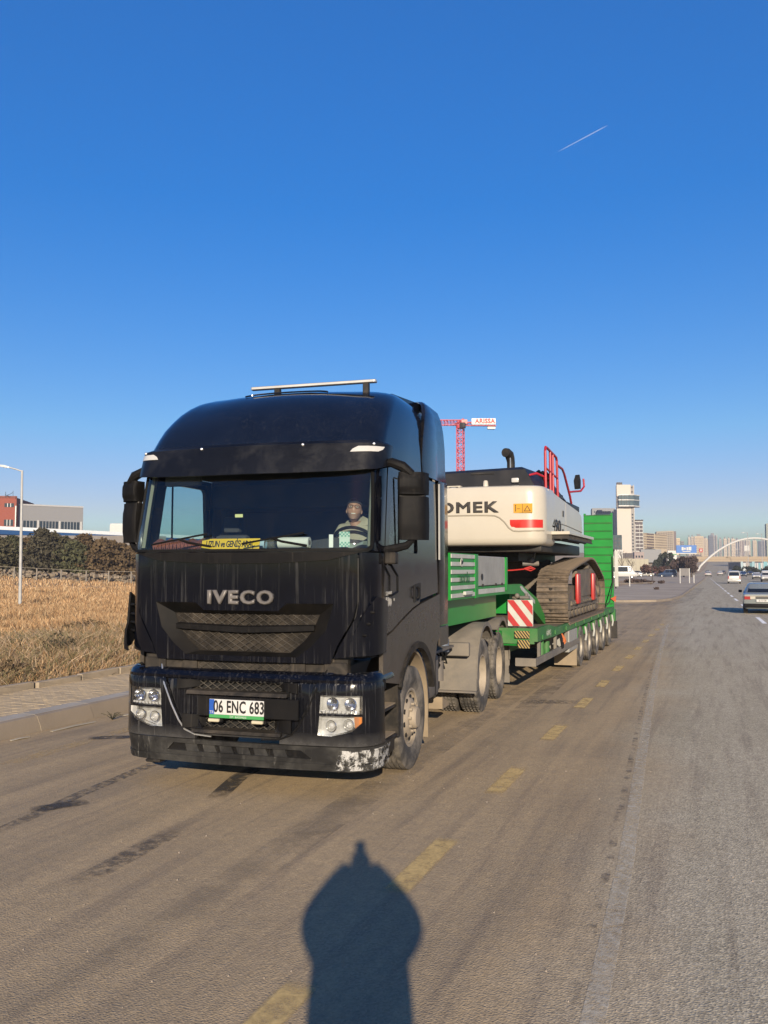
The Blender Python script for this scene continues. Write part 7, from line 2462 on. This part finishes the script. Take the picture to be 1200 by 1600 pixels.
b = B(); b.lathe([(-.155, .0), (-.155, .022), (-.155, .052), (.155, .052), (.155, .022), (.155, .0)], 28)
rl_ = dthing('paper_towel_roll', 'white paper towel roll lying on the dashboard before the driver', 'paper roll', b, pbr('paper_white', (.80, .80, .76), .9), (.36, .30, 2.295), R(2))
obj('roll_core', B().cyl((.154, 0, 0), (.158, 0, 0), .024, n=14), pbr('card_core', (.2, .15, .1), .9), rl_)
b = B(); b.lathe([(-.16, .0), (-.155, .04), (-.12, .043), (.0, .042), (.06, .043), (.10, .03), (.115, .015)], 20)
bt = dthing('water_bottle', 'clear plastic water bottle with a blue cap lying on the dashboard', 'bottle', b, glassmat('clear_plastic', (.72, .82, .86), 1.0, .05, .15), (.02, .26, 2.285), PI + R(4))
obj('bottle_cap', B().cyl((.112, 0, 0), (.145, 0, 0), .020, n=16), pbr('cap_blue', (.03, .35, .75), .4), bt)
obj('bottle_label', B().lathe([(-.06, .0445), (.04, .0445)], 20), pbr('label_pale', (.45, .62, .75), .5), bt)
b = B(); b.box(-.048, .048, -.001, .001, -.070, .070)
pp = dthing('checked_paper', 'pale green checked paper standing against the windscreen by the driver', 'paper', b, pbr('paper_mint', (.66, .78, .70), .8), (.93, .13, 2.315), R(16))
m_chk = pbr('check_green', (.16, .42, .34), .8)
b = B()
for i in range(6):
    for j in range(9):
        if (i + j) % 2 and not (2 < j < 6): b.box(-.047 + i * .0157, -.047 + (i + 1) * .0157, -.003, -.0015, -.069 + j * .0154, -.069 + (j + 1) * .0154)
tag(obj('check_print', b, m_chk, pp, angle=None), kind='stuff')
b = B(); b.box(-.02, .02, -.003, .003, -.06, .06, .002)
dthing('white_tag', 'small white tag leaning on the dashboard left of the checked paper', 'tag', b, m_plate, (.81, .10, 2.30), R(25))
b = B(); b.box(-.04, .04, -.001, .001, -.015, .015)
dthing('yellow_note', 'little pale yellow sticker inside the middle of the windscreen', 'sticker', b, pbr('note_yellow', (.75, .75, .35), .7), (-.10, .055, 2.545), 0)
# red fringed cloth along the dashboard on the passenger side
m_cloth = pbr('red_brown_cloth', (0.20, 0.055, 0.04), .95, var=.5, vs=30, bump=.4, bs=80)
b = B(); secs = []
for i in range(31):
    x = -1.08 + .74 * i / 30
    secs.append([(x, .20, 2.215 + .005 * math.sin(i * 2.1)), (x, .16 + .01 * math.sin(i), 2.30), (x, .24, 2.335 + .012 * math.sin(i * 1.3)), (x, .40, 2.30), (x, .40, 2.24), (x, .25, 2.22)])
fc = dthing('fringed_cloth', 'red brown fringed cloth spread over the passenger side of the dashboard', 'cloth', b.loft(secs), m_cloth, (0, 0, 0))
b = B()
for i in range(36):
    x = -1.07 + .72 * i / 35
    b.tube([(x, .155, 2.30), (x + .004 * math.sin(i * 3), .145, 2.265), (x + .006 * math.sin(i), .15, 2.235)], [.004, .009, .003], 5)
tag(obj('fringe', b, pbr('fringe_red', (0.30, 0.09, 0.06), .95), fc), kind='stuff')
b = B(); b.box(-.13, .10, -.06, .06, 0, .10, .02)
dthing('dark_pouch', 'dark pouch standing on the dashboard beside the fringed cloth', 'pouch', b, pbr('pouch_dark', (.02, .025, .04), .8), (-.30, .30, 2.235), R(5))
b = B(); b.loft([[(x, y, 2.25 + .015 * math.sin(x * 30) + h) for y, h in ((.12, 0), (.2, .035), (.30, .04), (.36, .0))] for x in np.linspace(.95, 1.10, 8)])
dthing('crumpled_bag', 'crumpled pale plastic bag at the driver side corner of the dashboard', 'bag', b, pbr('film_pale', (.5, .58, .5), .4), (0, 0, 0))

# ================================================================== PEOPLE
def skin_body(name, chains, mat, parent, root=0, sub=2):
    """one continuous skinned surface: chains of (point, radius) sharing joints by name"""
    names, V, Rr, E = {}, [], [], []
    for ch in chains:
        prev = None
        for nm, p, r in ch:
            if nm not in names:
                names[nm] = len(V); V.append(p); Rr.append(r)
            k = names[nm]
            if prev is not None and prev != k: E.append((prev, k))
            prev = k
    me = bpy.data.meshes.new(name)
    me.from_pydata(V, E, [])
    o = bpy.data.objects.new(name, me); C.objects.link(o)
    o.modifiers.new('skin', 'SKIN')
    for i, r in enumerate(Rr):
        rr = (r, r) if isinstance(r, (int, float)) else r
        me.skin_vertices[0].data[i].radius = rr
        me.skin_vertices[0].data[i].use_root = (i == root)
    s = o.modifiers.new('sub', 'SUBSURF'); s.levels = s.render_levels = sub
    dg = bpy.context.evaluated_depsgraph_get()
    m2 = bpy.data.meshes.new_from_object(o.evaluated_get(dg))
    bpy.data.objects.remove(o)
    m2.name = name
    m2.materials.clear(); m2.materials.append(mat)
    m2.shade_smooth()
    return link(name, m2, parent)
m_skin = pbr('skin', (0.50, 0.27, 0.19), .55, var=.06)
m_jacket = pbr('jacket_beige', (0.42, 0.38, 0.30), .9, var=.1, bump=.3, bs=40)
m_cap = pbr('knit_cap_dark', (0.035, 0.035, 0.04), .95, bump=.5, bs=90)
m_beard = pbr('grey_stubble', (0.34, 0.20, 0.15), .9)
def head_mesh(sc=1.0):
    """head facing -y, chin to crown 0.23 m, centred at the ears"""
    b = B()
    nu, nv = 28, 20
    V, F = [], []
    for j in range(nv + 1):
        ph = PI * j / nv
        for i in range(nu):
            t = 2 * PI * i / nu
            x, y, z = math.sin(ph) * math.sin(t), -math.sin(ph) * math.cos(t), math.cos(ph)
            X, Y, Z = x * .076, y * .095, z * .118
            if z < 0:
                k = 1 + z * .32
                X *= k; Y = Y * (1 + z * .12) - .006 * (-z)
            if y < -.3:                                      # face relief
                f = max(0, (-y - .3) / .7)
                nose = math.exp(-((X / .013) ** 2)) * math.exp(-(((Z + .012) / .028) ** 2))
                Y -= .022 * nose * f
                for sx_ in (-1, 1):
                    Y += .012 * math.exp(-(((X - sx_ * .031) / .017) ** 2)) * math.exp(-(((Z - .018) / .012) ** 2)) * f
                    Y -= .004 * math.exp(-(((X - sx_ * .036) / .02) ** 2)) * math.exp(-(((Z + .025) / .02) ** 2)) * f
                Y += .004 * math.exp(-((X / .03) ** 2)) * math.exp(-(((Z + .056) / .005) ** 2)) * f
                Y -= .008 * math.exp(-((X / .028) ** 2)) * math.exp(-(((Z + .095) / .016) ** 2)) * f
            V.append((X * sc, Y * sc, Z * sc))
    for j in range(nv):
        for i in range(nu):
            F.append((j * nu + i, (j + 1) * nu + i, (j + 1) * nu + (i + 1) % nu, j * nu + (i + 1) % nu))
    b.add(V, F)
    for sx_ in (-1, 1):
        b.ball((sx_ * .075 * sc, .010 * sc, -.002 * sc), (.008 * sc, .015 * sc, .026 * sc), 10, 8)
    return b
def hand_chains(side, wrist, palm_dir, finger_dir, curl_dir, sc=1.0):
    """palm and five unequal bent fingers as skin chains (wrist first)"""
    w, f, c = Vector(wrist), Vector(finger_dir).normalized(), Vector(curl_dir).normalized()
    s = Vector(palm_dir).normalized()                       # towards the thumb
    ch = []
    pc = w + f * .045 * sc
    ch.append([('wr' + side, tuple(w), .024 * sc), ('pc' + side, tuple(pc), (.030 * sc, .018 * sc))])
    for k, (o, L) in enumerate(((.026, .075), (.009, .083), (-.009, .078), (-.026, .062))):
        kn = w + f * .088 * sc + s * o * sc
        a = kn + (f * .7 + c * .4).normalized() * L * .42 * sc
        d = a + (f * .1 + c * 1.0).normalized() * L * .33 * sc
        e = d + (c * .8 - f * .6).normalized() * L * .25 * sc
        ch.append([('pc' + side, tuple(pc), .02), ('k%d%s' % (k, side), tuple(kn), .0105 * sc), ('a%d%s' % (k, side), tuple(a), .0092 * sc), ('d%d%s' % (k, side), tuple(d), .0085 * sc), ('e%d%s' % (k, side), tuple(e), .0072 * sc)])
    t0 = w + f * .03 * sc + s * .028 * sc
    t1 = t0 + (s * .8 + f * .8).normalized() * .035 * sc
    t2 = t1 + (f * .7 + c * .7).normalized() * .03 * sc
    ch.append([('pc' + side, tuple(pc), .02), ('t0' + side, tuple(t0), .013 * sc), ('t1' + side, tuple(t1), .0115 * sc), ('t2' + side, tuple(t2), .009 * sc)])
    return ch
# --- the driver ---------------------------------------------------------------------------
DRV = thing('person', 'smiling driver with dark cap, glasses, grey beard and beige jacket behind the steering wheel', 'person', tuple(TRM @ Vector((.83, .91, 1.82))), R(3.4))
hx, hy, hz = -.045, -.10, .80                                    # head centre in his own frame (hip at 0)
jk = skin_body('jacket', [
    [('hip', (0, .08, .05), (.17, .13)), ('waist', (0, .06, .22), (.16, .12)), ('chest', (-.01, .01, .50), (.20, .14)), ('neck', (-.03, -.01, .64), (.13, .11)), ('collar', (-.04, -.05, .715), (.10, .09))],
    [('chest', 0, 0), ('ls', (-.21, -.01, .60), .095), ('le', (-.29, -.14, .36), .055), ('lw', (-.20, -.30, .43), .042)],
    [('chest', 0, 0), ('rs', (.18, -.01, .60), .095), ('re', (.26, -.12, .36), .055), ('rw', (.16, -.28, .42), .042)],
    [('hip', 0, 0), ('lk', (-.12, -.42, .06), .08), ('lf', (-.13, -.46, -.30), .055)],
    [('hip', 0, 0), ('rk', (.12, -.42, .06), .08), ('rf', (.13, -.46, -.30), .055)]], m_jacket, DRV)
hd = obj('head', head_mesh(1.0), m_skin, DRV, angle=80)
hd.matrix_basis = Matrix.Translation((hx, hy, hz)) @ Matrix.Rotation(R(-14), 4, 'X') @ Matrix.Rotation(R(16), 4, 'Z')
obj('neck', B().tube([(hx + .005, hy + .03, hz - .10), (hx + .01, hy + .055, hz - .20)], [.058, .065], 14), m_skin, DRV, angle=80)
b = B(); secs = []
for j in range(8):
    z = .046 + .085 * j / 7
    k = math.sqrt(max(0.02, 1 - ((z - .0) / .135) ** 2))
    secs.append([(.086 * k * math.sin(t), -.104 * k * math.cos(t) + .004, z + .012 * (math.cos(t) > .3) * (j < 2)) for t in [2 * PI * i / 24 for i in range(24)]])
cp2 = obj('knit_cap', b.loft(secs), m_cap, hd, angle=70)
b = B(); secs = []
for j in range(6):
    z = -.058 - .010 * j
    k = 1.0 - .055 * j
    secs.append([(.066 * k * math.sin(t), (-.0915 + .0035 * j) * math.cos(t) - .004, z + .030 * (1 - abs(math.cos(t / 1.0)) ** 2)) for t in [(-1.35 + 2.7 * i / 16) for i in range(17)]])
obj('grey_beard', b.loft(secs, closed=False, caps=False), m_beard, hd, angle=70)
b = B(); b.box(-.021, .021, -.0995, -.094, -.058, -.051, .002)
obj('teeth', b, m_plate, hd)
b = B()
for sx_ in (-1, 1):
    b.tube([(sx_ * (.033 + .023 * math.cos(t)), -.104, .016 + .017 * math.sin(t)) for t in [2 * PI * i / 20 for i in range(20)]], .0022, 5, closed=True)
    b.tube([(sx_ * .056, -.103, .018), (sx_ * .078, -.05, .018), (sx_ * .080, .0, .012)], .0018, 4)
b.tube([(-.011, -.105, .02), (0, -.110, .023), (.011, -.105, .02)], .002, 4)
obj('glasses', b, m_ink, hd)
for sx_ in (-1, 1):
    e = obj('eye', B().ball((sx_ * .031, -.0765, .018), (.0125, .0125, .0075), 12, 8), m_plate, hd)
    obj('iris', B().ball((sx_ * .031, -.088, .018), (.006, .003, .006), 10, 6), m_ink, e)
for side, sx_ in (('l', -1), ('r', 1)):
    w = (-.20, -.30, .43) if sx_ < 0 else (.16, -.28, .42)
    tgt = Vector((.80 + sx_ * .215, .80 - .02, 2.33)) - Vector((.83, .91, 1.82))
    fd = (tgt - Vector(w)).normalized()
    skin_body('hand', hand_chains(side, Vector(w) + fd * .03, (sx_ * -.3, 0, 1), fd, (0, -.5, -.8)), m_skin, DRV, sub=1)
# --- the photographer, standing behind the camera with the sun in the back ------------------
PH = thing('person', 'person in a dark jacket with an added wide hood holding a phone up, whose shadow lies on the road', 'person', (.14, -.34, .004), R(22))
m_dkj = pbr('dark_jacket', (.03, .035, .05), .9)
zt_ = 1.98
skin_body('body', [
    [('hip', (0, 0, 1.02), (.235, .16)), ('waist', (0, 0, 1.22), (.25, .17)), ('chest', (0, .01, 1.46), (.245, .16)), ('neck', (0, .04, 1.64), (.24, .14)), ('nk2', (0, .04, 1.76), (.16, .12))],
    [('chest', 0, 0), ('ls', (-.19, .03, 1.60), .10), ('le', (-.30, .08, 1.685), .085), ('lm', (-.175, .13, 1.835), .078), ('lw', (-.065, .17, 1.965), .058)],
    [('chest', 0, 0), ('rs', (.19, .03, 1.60), .10), ('re', (.315, .08, 1.67), .09), ('rm', (.18, .13, 1.825), .080), ('rw', (.065, .17, 1.965), .058)],
    [('hip', 0, 0), ('lh', (-.12, 0, .92), .12), ('lk', (-.14, .03, .50), .085), ('la', (-.15, 0, .10), .06), ('lt', (-.16, .16, .045), .045)],
    [('hip', 0, 0), ('rh', (.12, 0, .92), .12), ('rk', (.14, .03, .50), .085), ('ra', (.15, 0, .10), .06), ('rt', (.16, .16, .045), .045)]], m_dkj, PH)
h2 = obj('head', head_mesh(1.0), m_skin, PH, angle=80)
h2.matrix_basis = Matrix.Translation((0, .05, 1.87)) @ Matrix.Rotation(PI, 4, 'Z') @ Matrix.Rotation(R(-8), 4, 'X')
b = B(); secs = []
for z, hw_, bk in ((-.27, .25, .17), (-.20, .235, .17), (-.13, .20, .165), (-.05, .16, .155), (.02, .135, .145), (.08, .115, .13), (.12, .085, .10), (.145, .05, .06)):
    secs.append([(hw_ * math.sin(t), (-bk * math.cos(t) if math.cos(t) < 0 else -.05 * math.cos(t)) * 1.0, z) for t in [2 * PI * i / 28 for i in range(28)]])
obj('hood', b.loft(secs), m_dkj, h2, angle=70)  # unseen hood, widened behind the head to fill gaps in the cast shadow
for side, sx_ in (('l', -1), ('r', 1)):
    w = Vector((sx_ * .055, .17, 1.955))
    skin_body('hand', hand_chains(side, w, (-sx_ * .2, -.2, .6), (-sx_ * .10, .75, .35), (-sx_ * .8, .1, .1)), m_skin, PH, sub=1)
phn = obj('phone', B().box(-.038, .038, -.0045, .0045, -.080, .080, .004), m_ink, None)
phn.matrix_basis = Matrix.Translation((.012, -.030, CAM_H - .045)) @ Matrix.Rotation(R(CAM_YAW), 4, 'Z')
tag(phn, 'black phone held up overhead by the person behind the camera', 'phone')
obj('phone_lens', B().cyl((-.0, .0046, .045), (-.0, .008, .045), .008, n=16), m_dkglass, phn)
# ================================================================== AIR
m_, nt, out = newmat('haze_air')
pv_ = nt.nodes.new('ShaderNodeVolumePrincipled')
pv_.inputs['Color'].default_value = (0.60, 0.60, 0.63, 1)
pv_.inputs['Density'].default_value = 0.00048
pv_.inputs['Anisotropy'].default_value = 0.2
nt.links.new(pv_.outputs[0], out.inputs['Volume'])
hz_ = obj('haze', B().box(-2800, 2800, -700, 3200, -1.5, 78), m_, angle=None)
tag(hz_, kind='stuff')
# drop the builder's own marks
for o in bpy.data.objects:
    if '_w' in o: del o['_w']
